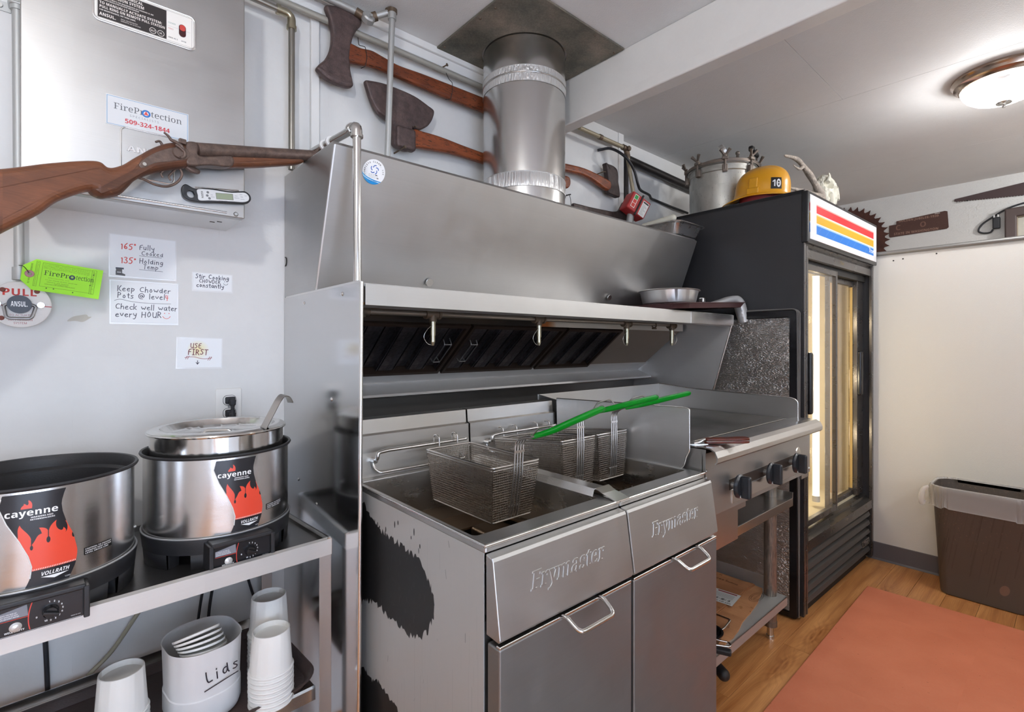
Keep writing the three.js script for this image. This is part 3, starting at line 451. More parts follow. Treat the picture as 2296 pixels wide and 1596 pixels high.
// conduit, pull station and tag
{ const t = thing('wall_conduit', 'vertical galvanized conduit at the left, running down to the red lettered pull plate', 'pipe', [-0.1, 1.43, 0.03]);
  part(t, 'pipe', cyl([-0.096, 1.436, 0.03], [-0.102, 2.46, 0.03], 0.0095), M.galv);
  part(t, 'coupling', merge(cyl([-0.096, 1.436, 0.03], [-0.096, 1.466, 0.03], 0.013), cyl([-0.1, 2.083, 0.03], [-0.1, 2.11, 0.03], 0.0125)), M.galv);
  part(t, 'strap', merge(box(-0.15, -0.112, 2.085, 2.108, 0.001, 0.003), wire([[-0.113, 2.097, 0.004], [-0.113, 2.097, 0.041], [-0.088, 2.097, 0.041]], 0.0035, 0.01)), M.galv);
  part(t, 'screw', lathe([[0, 0.004], [0.006, 0.003], [0.007, 0], [0, 0]], 0, 0, 0, 14).rotateX(Math.PI / 2).translate(-0.132, 2.097, 0.003), M.screw); }
{ const t = thing('pull_station', 'round white emergency pull plate with red lettering and metal ring', 'pull station', [-0.092, 1.318, 0.03]);
  const tex = canvas(720, 720, (x, w) => { x.fillStyle = '#e3dfda'; x.fillRect(0, 0, w, w); for (let i = 0; i < 90; i++) { x.fillStyle = `rgba(120,100,80,${rr(0.02, 0.09)})`; x.fillRect(rr(0, w), rr(0, w), rr(4, 60), rr(2, 6)); }
    x.fillStyle = '#c2372f'; x.font = 'bold 150px sans-serif'; x.textAlign = 'center'; x.save(); x.translate(350, 222); x.scale(1.12, 1); x.fillText('PULL', 0, 0, 450); x.restore(); x.strokeStyle = '#b3262e'; x.lineWidth = 12; x.beginPath(); x.moveTo(0, 380); x.lineTo(w, 380); x.stroke();
    x.font = '44px sans-serif'; x.fillStyle = '#a85a58'; x.fillText('TO ACTUATE', 360, 540); x.fillText('SUPPRESSION', 360, 612); x.fillText('SYSTEM', 360, 664); });
  const R = 0.0555, g = lathe([[0, 0.009], [R - 0.006, 0.009], [R - 0.001, 0.007], [R, 0.003], [R - 0.002, 0], [0, 0]], 0, 0, 0, 64).rotateX(Math.PI / 2); { const p = g.attributes.position, u = g.attributes.uv; for (let i = 0; i < p.count; i++) u.setXY(i, p.getX(i) / (2 * R) + 0.5, p.getY(i) / (2 * R) + 0.5); }
  const cx = -0.0935, cy = 1.3765, z = 0.033;
  part(t, 'backbox', new THREE.CylinderGeometry(0.05, 0.052, 0.032, 40).rotateX(Math.PI / 2).translate(cx, cy, 0.0165), M.galv);
  part(t, 'plate', g.translate(cx, cy, z), decal(1, 1, tex, { r: 0.4 }));
  const bt = canvas(256, 128, (x) => { x.fillStyle = '#23252e'; x.fillRect(0, 0, 256, 128); x.fillStyle = '#eee'; x.font = 'bold 50px sans-serif'; x.textAlign = 'center'; x.fillText('ANSUL.', 128, 80, 210); });
  const b = new THREE.CylinderGeometry(0.0215, 0.0215, 0.012, 40).rotateX(Math.PI / 2); { const p = b.attributes.position, u = b.attributes.uv; for (let i = 0; i < p.count; i++) u.setXY(i, p.getX(i) / 0.043 + 0.5, p.getY(i) / 0.043 * 1.0 + 0.5); } 
  part(t, 'button', b.translate(cx - 0.001, cy, z + 0.015), decal(1, 1, bt, { r: 0.35 }));
  part(t, 'pull_ring', wire([[cx - 0.029, cy - 0.002, z + 0.014], [cx - 0.023, cy - 0.034, z + 0.02], [cx + 0.02, cy - 0.034, z + 0.02], [cx + 0.028, cy - 0.002, z + 0.014], [cx, cy + 0.004, z + 0.012]], 0.0034, 0.008, 10, true), M.steelDull);
  for (const q of [0.036, -0.039]) part(t, 'latch', cyl([cx + q, cy, z + 0.008], [cx + q, cy, z + 0.016], 0.0085, 0.007), M.chrome);
  for (const [a, b2] of [[0.029, 0.033], [-0.032, -0.033], [-0.03, 0.034]]) part(t, 'screw', lathe([[0, 0.002], [0.0045, 0.0015], [0.0055, 0], [0, 0]], 0, 0, 0, 12).rotateX(Math.PI / 2).translate(cx + a, cy + b2, z + 0.009), std({ color: lin(0.2, 0.06, 0.04), roughness: 0.6, metalness: 0.4 })); }
{ const tex = canvas(1024, 520, (x, w, h) => { x.fillStyle = '#a4ee2e'; x.fillRect(0, 0, w, h); x.fillStyle = '#b7ef4a'; x.strokeStyle = '#3f5f10'; x.lineWidth = 3; x.strokeRect(240, 40, 640, 400); x.strokeRect(160, 30, 40, 420); x.strokeRect(880, 30, 60, 420);
    x.fillStyle = 'rgba(60,90,10,.55)'; for (let r = 0; r < 5; r++) for (let k = 0; k < 46; k++) x.fillRect(256 + k * 13 + rr(0, 3), 56 + r * 18, rr(4, 11), 6); for (let k = 0; k < 34; k++) { x.fillRect(892, 44 + k * 12, rr(14, 36), 5); x.fillRect(168, 44 + k * 12, rr(10, 26), 4); }
    x.fillStyle = '#22331a'; x.font = '108px serif'; x.fillText('FirePr', 268, 240, 320); x.fillText('tection', 680, 240, 240); x.fillStyle = '#3a4a55'; x.beginPath(); x.arc(630, 214, 42, 0, 7); x.fill(); x.fillStyle = '#9fd05a'; x.beginPath(); x.arc(630, 210, 18, 0, 7); x.fill();
    x.fillStyle = 'rgba(50,80,10,.75)'; x.font = '24px sans-serif'; x.fillText('S P E C I A L I S T S ,  L L C', 330, 290); x.fillText('CONTRACTOR LICENSE FIREPSL945Z', 300, 400); x.font = '20px sans-serif'; x.fillText('P.O. BOX  SPOKANE, WA 99220  509-324-1844', 300, 326); x.fillText('SERVICED BY  DATE  INSPECTED', 320, 360); x.fillText('www.fireprotection', 420, 380);
    x.save(); x.translate(120, 210); x.rotate(-Math.PI / 2); x.font = 'bold 30px sans-serif'; x.fillText('REMOVE', 10, 0); x.fillText('DO NOT', -210, -10); x.restore(); for (const [a, b] of [[330, 460], [420, 455], [670, 470], [905, 110], [880, 300]]) { x.beginPath(); x.fillStyle = '#2a3a10'; x.arc(a, b, 9, 0, 7); x.fill(); } });
  const w = 0.148, h = 0.075, s = shapeOf([[-w / 2 + 0.022, h / 2], [w / 2, h / 2], [w / 2, -h / 2], [-w / 2 + 0.022, -h / 2], [-w / 2, -h / 2 + 0.02], [-w / 2, h / 2 - 0.02]]), hole = new THREE.Path(); hole.absarc(-w / 2 + 0.014, 0, 0.003, 0, 7, true); s.holes.push(hole);
  const g = extr(s, 0.0008); { const p = g.attributes.position, u = g.attributes.uv; for (let i = 0; i < p.count; i++) u.setXY(i, p.getX(i) / w + 0.5, p.getY(i) / h + 0.5); }
  const t = thing('inspection_tag', 'bright lime green paper inspection tag hanging by the pull plate', 'tag', [-0.01, 1.40, 0.046]);
  const rot = (q) => q.rotateZ(-0.13).rotateY(-0.06).translate(-0.018, 1.4435, 0.052);
  const tg = part(t, 'card', rot(g), decal(1, 1, tex, { r: 0.6, extra: { emissive: lin(0, 0, 0) } }));
  part(tg, 'grommet', rot(new THREE.TorusGeometry(0.006, 0.0028, 8, 24).scale(1, 1, 0.4).translate(-w / 2 + 0.014, 0, 0.0008)), std({ color: lin(0.45, 0.22, 0.25), roughness: 0.5 }));
  part(t, 'tie', cord([[-0.078, 1.453, 0.055], [-0.088, 1.468, 0.05], [-0.096, 1.47, 0.044]], 0.0008, 16, 5), M.dark); }
// hand written notes
function note(label, cx, cy, w, h, rot, draw, px = 700) {
  const tex = canvas(px, Math.round(px * h / w), (x, W2, H2) => { x.fillStyle = '#eceef0'; x.fillRect(0, 0, W2, H2); x.save(); x.scale(W2 / 100, W2 / 100); draw(x); x.restore(); });
  const t = thing('paper_note', label, 'note', [cx, cy - h / 2, 0.002], 0, 'handwritten notes on the wall');
  part(t, 'laminate', new THREE.BoxGeometry(w + 0.006, h + 0.007, 0.0006).rotateZ(rot).translate(cx, cy - 0.001, 0.0006), phys({ color: lin(0.8, 0.8, 0.8), roughness: 0.2, clearcoat: 0.4 }));
  part(t, 'paper', new THREE.BoxGeometry(w, h, 0.0008).rotateZ(rot).translate(cx, cy, 0.0014), decal(1, 1, tex, { r: 0.5 }));
}
const K = '#2a2c3c', RD = '#cf3f35';
note('handwritten card about cooking and holding temperatures in red and black ink', 0.149, 1.522, 0.146, 0.110, 0.0, (x) => {
  hand(x, '165°', 15, 25, 14, RD, { bold: 1 }); hand(x, 'Fully', 43, 23, 12, K); hand(x, 'Cooked', 46, 33.5, 11, K); hand(x, '135°', 15, 51, 14, RD, { bold: 1 }); hand(x, 'Holding', 43, 49, 12, K); hand(x, 'Temp', 49, 59, 11, K);
  x.strokeStyle = K; x.lineWidth = 0.6; x.beginPath(); x.moveTo(43, 35); x.lineTo(78, 35.4); x.moveTo(43, 61); x.lineTo(80, 61.6); x.stroke(); x.fillStyle = '#3c4150'; x.fillRect(8, 60, 12, 3); x.fillStyle = '#555'; x.fillRect(8.5, 62, 9, 9); x.beginPath(); x.moveTo(8, 74); x.lineTo(8, 66); x.lineTo(22, 72); x.lineTo(22, 75); x.fill(); x.fillStyle = '#ddd'; x.fillRect(10, 68, 6, 1.4); });
note('handwritten card about chowder pots and well water with a red smiley', 0.152, 1.397, 0.149, 0.112, 0.0, (x) => {
  hand(x, 'Keep Chowder', 9, 18, 13, K); hand(x, 'Pots @ level', 9, 30.5, 13, K); hand(x, '4', 80, 31, 13, RD); x.strokeStyle = K; x.lineWidth = 0.6; x.beginPath(); x.moveTo(5, 36); x.quadraticCurveTo(12, 31, 22, 35); x.quadraticCurveTo(45, 40, 90, 37.5); x.stroke();
  hand(x, 'Check well water', 6, 51, 13, K, { space: -0.03 }); hand(x, 'every HOUR', 6, 65, 13.5, K); x.strokeStyle = RD; x.lineWidth = 0.8; x.beginPath(); x.arc(83, 60, 6, 0.2, 2.9); x.stroke(); x.beginPath(); x.arc(80, 56, 0.8, 0, 7); x.arc(87, 56, 0.8, 0, 7); x.fillStyle = RD; x.fill(); });
note('small handwritten card about stirring the cooking chowder', 0.316, 1.467, 0.101, 0.050, 0.0, (x) => {
  hand(x, 'Stir Cooking', 6, 15.5, 16, K, { bold: 1 }); hand(x, 'CHOWDER', 15, 28, 13, K, { bold: 1 }); hand(x, 'constantly', 8, 41, 16, K, { bold: 1 }); x.strokeStyle = K; x.lineWidth = 1; x.beginPath(); x.arc(84, 24, 6, 0.2, 2.9); x.stroke(); x.beginPath(); x.arc(81, 20, 1, 0, 7); x.arc(87, 20, 1, 0, 7); x.fillStyle = K; x.fill(); }, 600);
note('stained handwritten card saying use first with an arrow pointing down', 0.283, 1.257, 0.112, 0.085, -0.02, (x) => {
  const g = x.createRadialGradient(46, 30, 4, 46, 30, 26); g.addColorStop(0, 'rgba(240,226,170,.9)'); g.addColorStop(1, 'rgba(240,226,170,0)'); x.fillStyle = g; x.fillRect(0, 0, 100, 80);
  hand(x, 'USE', 28, 26, 16, '#6d2a33', { bold: 1 }); hand(x, 'FIRST', 23, 43, 18, '#6d2a33', { bold: 1 }); x.strokeStyle = '#8a2a2a'; x.lineWidth = 1.1; x.beginPath(); x.moveTo(16, 51); x.quadraticCurveTo(34, 46, 48, 52); x.quadraticCurveTo(62, 56, 78, 51); x.moveTo(18, 55); x.lineTo(22, 46); x.moveTo(22, 55); x.lineTo(26, 46); x.moveTo(68, 58); x.lineTo(73, 48); x.moveTo(72, 58); x.lineTo(77, 48); x.stroke();
  x.strokeStyle = K; x.lineWidth = 1.6; x.beginPath(); x.moveTo(45, 58); x.lineTo(45, 67); x.moveTo(41.5, 63); x.lineTo(45, 68); x.lineTo(48.5, 63); x.stroke(); }, 600);
// outlet with two black plugs
{ const t = thing('wall_outlet', 'white duplex wall outlet behind the right soup warmer', 'outlet', [0.358, 1.035, 0]);
  part(t, 'cover_plate', extr(shapeOf(rrect(0.323, 0.393, 1.03, 1.148, 0.004)), 0.006, 0.002), std({ color: lin(0.78, 0.77, 0.74), roughness: 0.35 }));
  for (const y of [1.112, 1.073]) { part(t, 'receptacle_gap', extr(shapeOf(rrect(0.342, 0.378, y - 0.0155, y + 0.0155, 0.012)), 0.001).translate(0, 0, 0.0055), M.dark); part(t, 'receptacle', extr(shapeOf(rrect(0.3432, 0.3768, y - 0.0143, y + 0.0143, 0.011)), 0.003, 0.0008).translate(0, 0, 0.0055), M.white); }
  part(t, 'screw', lathe([[0, 0.002], [0.003, 0.0015], [0.0035, 0], [0, 0]], 0, 0, 0, 12).rotateX(Math.PI / 2).translate(0.358, 1.0925, 0.006), M.screw); }
{ const plug = (name, label, y, end) => { const t = thing('power_plug', label, 'plug', [0.362, y - 0.015, 0.02], 0, 'plugs in the outlet');
    part(t, 'plug_body', merge(box(0.3465, 0.3735, y - 0.010, y + 0.011, 0.0085, 0.022, 0.004), box(0.354, 0.372, y - 0.016, y + 0.006, 0.018, 0.036, 0.006)), M.rubber);
    part(t, 'strain_relief', merge([0, 1, 2, 3].map((k) => cyl([0.363, y - 0.012 - k * 0.004, 0.03], [0.363, y - 0.0145 - k * 0.004, 0.03], 0.0058))), M.rubber);
    part(t, 'cable', cord([[0.363, y - 0.008, 0.03], [0.3625, y - 0.03, 0.031], ...end], 0.0038, 40), M.rubber); };
  plug('power_plug', 'upper black power plug in the white outlet', 1.112, [[0.361, 1.06, 0.038], [0.355, 1.0, 0.04], [0.33, 0.82, 0.03], [0.31, 0.7, 0.022], [0.285, 0.55, 0.02], [0.27, 0.44, 0.02]]);
  plug('power_plug', 'lower black power plug in the white outlet', 1.073, [[0.362, 1.02, 0.032], [0.362, 0.9, 0.025], [0.37, 0.75, 0.02], [0.385, 0.66, 0.02], [0.41, 0.55, 0.02], [0.44, 0.44, 0.02]]); }
{ solo('black_cable', 'black cable hanging on the wall behind the white lids bin', 'cable', cord([[0.345, 0.78, 0.014], [0.335, 0.68, 0.014], [0.32, 0.6, 0.014], [0.305, 0.5, 0.014], [0.30, 0.43, 0.014]], 0.0042, 32), M.rubber);
  solo('black_cable', 'black cable hanging on the wall at the far left below the table', 'cable', cord([[-0.063, 0.80, 0.008], [-0.058, 0.66, 0.008], [-0.05, 0.52, 0.008], [-0.046, 0.40, 0.008]], 0.0052, 32), M.rubber);
  solo('beige_cable', 'beige cable curving down the wall behind the left paper cups', 'cable', cord([[0.205, 0.80, 0.012], [0.20, 0.68, 0.012], [0.175, 0.61, 0.012], [0.125, 0.53, 0.012], [0.075, 0.46, 0.013], [0.03, 0.42, 0.014]], 0.0055, 40), std({ color: lin(0.36, 0.33, 0.24), roughness: 0.5 })); }
// scraped paint patch on the wall
{ const s = splineShape([[0.02, 1.327], [0.03, 1.338], [0.045, 1.343], [0.058, 1.345], [0.062, 1.34], [0.068, 1.34], [0.06, 1.332], [0.05, 1.326], [0.036, 1.328]], 60);
  struct('trim_4', extr(s, 0.0008).translate(-0.03, 0.014, -0.0002), std({ color: lin(0.55, 0.52, 0.46), roughness: 0.8 })); }
// ---------- old shotgun ----------
const woodStock = field(512, 256, (x, y) => { const yy = y + 30 * fbm(x / 150, y / 70, 4.4, 3), g = fbm(x / 80, yy / 3, 2.1, 3), b = fbm(x / 120, y / 60, 7.4, 4), w = Math.max(0, fbm(x / 26, y / 9, 1.3, 4) - 0.33) * 1.6; const t = 0.5 + 0.6 * b + 0.35 * g; return [0.34 + 0.20 * t + 0.45 * w, 0.21 + 0.12 * t + 0.36 * w, 0.14 + 0.075 * t + 0.25 * w]; }, true);
const rustIron = field(256, 256, (x, y) => { const n = fbm(x / 30, y / 30, 5.7, 4), f = fbm(x / 4, y / 4, 2.7, 2); return [0.43 + 0.15 * n + 0.07 * f, 0.365 + 0.12 * n + 0.06 * f, 0.335 + 0.10 * n + 0.06 * f]; }, true);
{
  const t = thing('shotgun', 'antique double barrel shotgun with worn wooden stock hung in front of the steel cabinet', 'shotgun', [0.2, 0, 0.262], Math.atan(0.22), undefined, true);
  const wm = std({ map: rep(woodStock, 3.2, 6), roughness: 0.42, bumpMap: rep(woodStock, 3.2, 6), bumpScale: 0.0006 });
  const im = std({ map: rep(rustIron, 7), roughness: 0.45, metalness: 0.5, bumpMap: rep(rustIron, 7), bumpScale: 0.0004 });
  const thick = (pts, d, bev, n = 110) => uvm(extr(splineShape(pts, n), d, bev, 5).translate(0, 0, -d / 2));
  part(t, 'stock', thick([[-0.50, 1.55], [-0.42, 1.582], [-0.3131, 1.621], [-0.2417, 1.6532], [-0.169, 1.6792], [-0.1574, 1.6787], [-0.1456, 1.6715], [-0.1213, 1.6832], [-0.0962, 1.7079], [-0.0567, 1.7439], [-0.0245, 1.7649], [0.004, 1.7735], [0.018, 1.765], [0.02, 1.74], [0.012, 1.7195], [-0.0245, 1.7015], [-0.0701, 1.6771], [-0.0962, 1.6567], [-0.11, 1.637], [-0.1254, 1.6169], [-0.1456, 1.606], [-0.1574, 1.6023], [-0.17, 1.6045], [-0.1735, 1.6115], [-0.2278, 1.5782], [-0.2587, 1.5439], [-0.3131, 1.4952], [-0.40, 1.41], [-0.50, 1.33], [-0.512, 1.36]], 0.042, 0.017, 160), wm, 'scuffed dark walnut stock with pistol grip');
  part(t, 'grip', thick([[-0.1735, 1.607], [-0.157, 1.6015], [-0.1456, 1.605], [-0.1254, 1.6155], [-0.1095, 1.6365], [-0.0962, 1.6555], [-0.0701, 1.676], [-0.0245, 1.7005], [0.012, 1.7185], [0.02, 1.742], [0.006, 1.773], [-0.0245, 1.7657], [-0.0567, 1.7447], [-0.085, 1.718], [-0.11, 1.684], [-0.135, 1.654], [-0.16, 1.632], [-0.178, 1.617]], 0.047, 0.019, 120), std({ map: rep(woodStock, 3.2, 6), color: lin(0.62, 0.6, 0.6), roughness: 0.5 }), 'dark smooth wrist and pistol grip');
  part(t, 'receiver', uvm(merge(extr(splineShape([[0.006, 1.7745], [0.03, 1.7795], [0.034, 1.77], [0.032, 1.751], [0.10, 1.7715], [0.1095, 1.7735], [0.116, 1.762], [0.112, 1.746], [0.06, 1.733], [0.008, 1.7195], [0.0, 1.735]], 90), 0.044, 0.005, 3).translate(0, 0, -0.022))), im);
  const lk = part(t, 'lock_plate', uvm(extr(splineShape([[-0.0936, 1.6885], [-0.0701, 1.7188], [-0.045, 1.739], [-0.0245, 1.7509], [0.0042, 1.7560], [0.012, 1.744], [0.0062, 1.7331], [-0.0245, 1.7171], [-0.0612, 1.7014], [-0.0876, 1.6827]], 60), 0.006, 0.002).translate(0, 0, 0.018)), im);
  part(lk, 'screw', lathe([[0, 0.002], [0.004, 0.0015], [0.0045, 0], [0, 0]], 0, 0, 0, 14).rotateX(Math.PI / 2).translate(-0.083, 1.6935, 0.024), M.steelBright);
  for (const z of [0.026, -0.026]) part(t, 'hammer', merge(lathe([[0, 0.005], [0.012, 0.004], [0.014, 0], [0, 0]], 0, 0, 0, 20).rotateX(Math.PI / 2).translate(-0.014, 1.7405, z - 0.002), wire([[-0.012, 1.728, z + 0.004], [-0.003, 1.733, z + 0.004], [-0.002, 1.744, z + 0.004], [-0.012, 1.752, z + 0.004], [-0.022, 1.757, z + 0.003]], 0.0035, 0.008, 8), sweep(smooth([[-0.002, 1.735, z], [-0.008, 1.757, z], [-0.022, 1.764, z], [-0.03, 1.7655, z], [-0.036, 1.773, z - (z > 0 ? 0 : 0)], [-0.045, 1.7745 + (z > 0 ? 0.004 : -0.006), z]], 24), (u) => 0.0052 - 0.0028 * u, 8), box(-0.014, 0.001, 1.7635, 1.7755, z - 0.005, z + 0.005, 0.002)), im);
  const bx = (s) => 1.7635 + (s - 0.027) * 0.2585;
  for (const z of [0.0135, -0.0135]) part(t, 'barrel', sweep([V(0.03, bx(0.03), z), V(0.18, bx(0.18), z), V(0.62, bx(0.62), z)], (u) => 0.0172 - 0.0035 * u, 20), im);
  part(t, 'rib', box(0, 0.59, -0.002, 0.002, -0.006, 0.006).rotateZ(Math.atan(0.2585)).translate(0.03, 1.7805, 0), im);
  part(t, 'forend', thick([[0.105, 1.782], [0.16, 1.796], [0.2676, 1.823], [0.309, 1.832], [0.318, 1.820], [0.30, 1.808], [0.272, 1.7975], [0.2, 1.772], [0.13, 1.750], [0.112, 1.7465]], 0.038, 0.012, 80), wm);
  part(t, 'forend_iron', uvm(extr(splineShape([[0.085, 1.766], [0.105, 1.7715], [0.117, 1.7635], [0.113, 1.749], [0.09, 1.7425]], 40), 0.041, 0.003).translate(0, 0, -0.0205)), im);
  part(t, 'trigger_guard', merge(sweep(smooth([[-0.115, 1.634, 0], [-0.098, 1.662, 0], [-0.0806, 1.6655, 0], [-0.0567, 1.6588, 0], [-0.0292, 1.6606, 0], [-0.0055, 1.6797, 0], [0.0023, 1.6992, 0], [-0.004, 1.714, 0]], 50), 0.003, 8)).scale(1, 1, 1), im);
  for (const [s, z] of [[-0.034, 0.005], [-0.014, -0.005]]) part(t, 'trigger', sweep(smooth([[s + 0.004, 1.708, z], [s - 0.004, 1.697, z], [s - 0.01, 1.686, z], [s - 0.006, 1.678, z]], 14), 0.0024, 6), im);
  part(t, 'opening_lever', uvm(extr(splineShape([[0.004, 1.7205], [0.03, 1.7225], [0.042, 1.716], [0.04, 1.7095], [0.024, 1.708], [0.012, 1.713]], 40), 0.016, 0.005).translate(0, 0, -0.008)), im);
}
// folding thermometer stuck on the cabinet
{ const t = thing('folding_thermometer', 'silver and black folding probe thermometer stuck on the lower corner of the steel cabinet', 'thermometer', [0.29, 1.64, 0.2065]);
  const tex = canvas(900, 260, (x, w, h) => { x.fillStyle = '#d5d7d8'; x.fillRect(0, 0, w, h); x.fillStyle = '#8f9a80'; x.strokeStyle = '#666'; x.lineWidth = 5; x.fillRect(420, 92, 220, 86); x.strokeRect(420, 92, 220, 86); x.fillStyle = '#333'; x.save(); x.translate(232, 80); x.rotate(Math.PI / 2); x.font = 'bold 34px sans-serif'; x.fillText('KIZEN', 0, 0); x.restore(); x.fillStyle = '#6d7072'; for (const [a, b] of [[318, 92], [306, 138], [330, 176]]) { x.beginPath(); x.arc(a, b, 17, 0, 7); x.fill(); } x.fillStyle = '#556'; x.font = '17px sans-serif'; for (const [s, a, b] of [['Rare', 668, 120], ['Medium', 660, 150], ['Beef', 735, 95], ['Well', 742, 130], ['Poultry', 740, 165], ['Fish', 800, 110], ['INSTANT READ', 445, 205], ['CAL', 350, 130], ['HOLD', 352, 160]]) x.fillText(s, a, b); });
  const rot = (g) => g.rotateZ(0.115).translate(0.2885, 1.6715, 0);
  const out = splineShape([[-0.081, 0.004], [-0.078, 0.019], [-0.07, 0.0245], [-0.052, 0.0155], [-0.02, 0.019], [0.03, 0.0145], [0.052, 0.017], [0.067, 0.0175], [0.0775, 0.009], [0.079, -0.003], [0.07, -0.0135], [0.045, -0.0165], [0, -0.0175], [-0.045, -0.019], [-0.07, -0.015], [-0.079, -0.007]], 120); const hole = new THREE.Path(); hole.absellipse(-0.062, 0.0, 0.0115, 0.0125, 0, 7, true); out.holes.push(hole);
  part(t, 'case', rot(extr(out, 0.014, 0.003, 3)).translate(0, 0, 0.207), M.blackPlastic);
  const face = splineShape([[-0.047, 0.0115], [-0.02, 0.0145], [0.03, 0.0105], [0.052, 0.0125], [0.066, 0.0125], [0.0735, 0.004], [0.072, -0.006], [0.062, -0.0115], [0.03, -0.0125], [-0.02, -0.0135], [-0.046, -0.014], [-0.047, -0.002]], 90);
  const fg = extr(face, 0.002, 0.0006); { const p = fg.attributes.position, u = fg.attributes.uv; for (let i = 0; i < p.count; i++) u.setXY(i, (p.getX(i) + 0.081) / 0.162, (p.getY(i) + 0.0235) / 0.047); }
  part(t, 'face_plate', rot(fg).translate(0, 0, 0.2205), decal(1, 1, tex, { r: 0.4 }));
  part(t, 'ring', rot(new THREE.TorusGeometry(0.0128, 0.0026, 10, 32).translate(-0.062, 0, 0)).translate(0, 0, 0.217), M.chrome);
  part(t, 'probe', rot(cyl([-0.05, 0.0195, 0.006], [0.052, 0.0195, 0.006], 0.0014)).translate(0, 0, 0.21), M.chrome); }
// ---------- pipes on the wall ----------
{ const t = thing('brass_pipe', 'brassy pipe with an elbow running down the wall between cabinet and batten', 'pipe', [0.45, 1.84, 0.05]);
  const bp = std({ color: lin(0.36, 0.345, 0.31), metalness: 0.9, roughness: 0.32, map: rep(steelTone, 5) });
  part(t, 'pipe', merge(cyl([0.527, 1.84, 0.05], [0.527, 2.312, 0.05], 0.0098), cyl([0.505, 2.335, 0.05], [0.2, 2.345, 0.05], 0.0098)), bp);
  part(t, 'elbow', merge(wire([[0.527, 2.296, 0.05], [0.527, 2.335, 0.05], [0.488, 2.335, 0.05]], 0.0128, 0.022, 16), cyl([0.527, 2.288, 0.05], [0.527, 2.299, 0.05], 0.0152), cyl([0.482, 2.335, 0.05], [0.492, 2.335, 0.05], 0.0152)), std({ color: lin(0.40, 0.365, 0.27), metalness: 0.95, roughness: 0.3 }));
  part(t, 'collar', cyl([0.527, 1.862, 0.05], [0.527, 1.87, 0.05], 0.014), M.white); }
{ const pp = std({ color: lin(0.40, 0.385, 0.34), metalness: 0.35, roughness: 0.5, map: rep(steelTone, 5) });
  solo('wall_conduit', 'long grey conduit running along the wall just below the ceiling', 'pipe', merge(cyl([XL + 0.01, 2.376, 0.034], [2.262, 2.376, 0.034], 0.0105), cyl([0.69, 2.376, 0.034], [0.70, 2.376, 0.034], 0.013)), pp);
  const t = thing('riser_pipe', 'upright galvanized pipe with rusty fittings between the axes', 'pipe', [0.838, 1.84, 0.12]);
  part(t, 'pipe', merge(cyl([0.822, 1.84, 0.12], [0.845, 2.455, 0.12], 0.0105)), M.galv);
  part(t, 'coupling', cyl([0.8435, 2.42, 0.12], [0.8445, 2.45, 0.12], 0.0145), M.galv);
  part(t, 'rusty_elbow', merge(cyl([0.845, 2.444, 0.12], [0.845, 2.457, 0.12], 0.0165), wire([[0.845, 2.45, 0.12], [0.843, 2.456, 0.113], [0.838, 2.455, 0.10]], 0.0145, 0.01, 14)), M.rustPipe);
  part(t, 'cross_pipe', cyl([0.842, 2.452, 0.11], [0.79, 2.425, 0.085], 0.0105), M.galv);
  part(t, 'tee', merge(cyl([0.80, 2.43, 0.09], [0.788, 2.424, 0.083], 0.0155), cyl([0.77, 2.416, 0.075], [0.735, 2.43, 0.065], 0.0145)), M.rustPipe);
  part(t, 'cap', merge(lathe([[0, 0.012], [0.018, 0.011], [0.022, 0.006], [0.022, -0.012], [0, -0.012]], 0, 0, 0, 28).rotateX(Math.PI / 2 - 0.4).translate(0.772, 2.414, 0.085), box(-0.004, 0.004, -0.004, 0.004, 0, 0.016).translate(0.772, 2.412, 0.094)), M.galv);
  part(t, 'feed_pipe', cyl([0.737, 2.43, 0.065], [0.45, 2.436, 0.06], 0.0115), M.galv); }
// ---------- axes ----------
const hick = field(512, 128, (x, y) => { const yy = y + 10 * fbm(x / 170, y / 40, 3.4, 2), g = fbm(x / 90, yy / 2.2, 7.1, 3), b = fbm(x / 70, y / 30, 1.4, 3), d = fbm(x / 26, yy / 2.2, 9.4, 2); const t = 0.5 + 0.5 * g + 0.5 * b, k = d > 0.24 ? 0.45 : 1; return [(0.36 + 0.27 * t) * k, (0.16 + 0.17 * t) * k, (0.075 + 0.095 * t) * k]; }, true);
const hickM = (a, b, dark) => std({ map: rep(hick, a, b), color: new THREE.Color(dark, dark, dark), roughness: 0.5, bumpMap: rep(hick, a, b), bumpScale: 0.0008 });
const ironM = std({ map: rep(rustIron, 5), color: lin(0.66, 0.64, 0.72), roughness: 0.5, metalness: 0.4, bumpMap: rep(speck, 10), bumpScale: 0.0008 });
function haft(pts, w, d = 0.026) { return uvm(extr(splineShape(pts, 90), d, Math.min(0.011, w), 4).translate(0, 0, -d / 2)); }
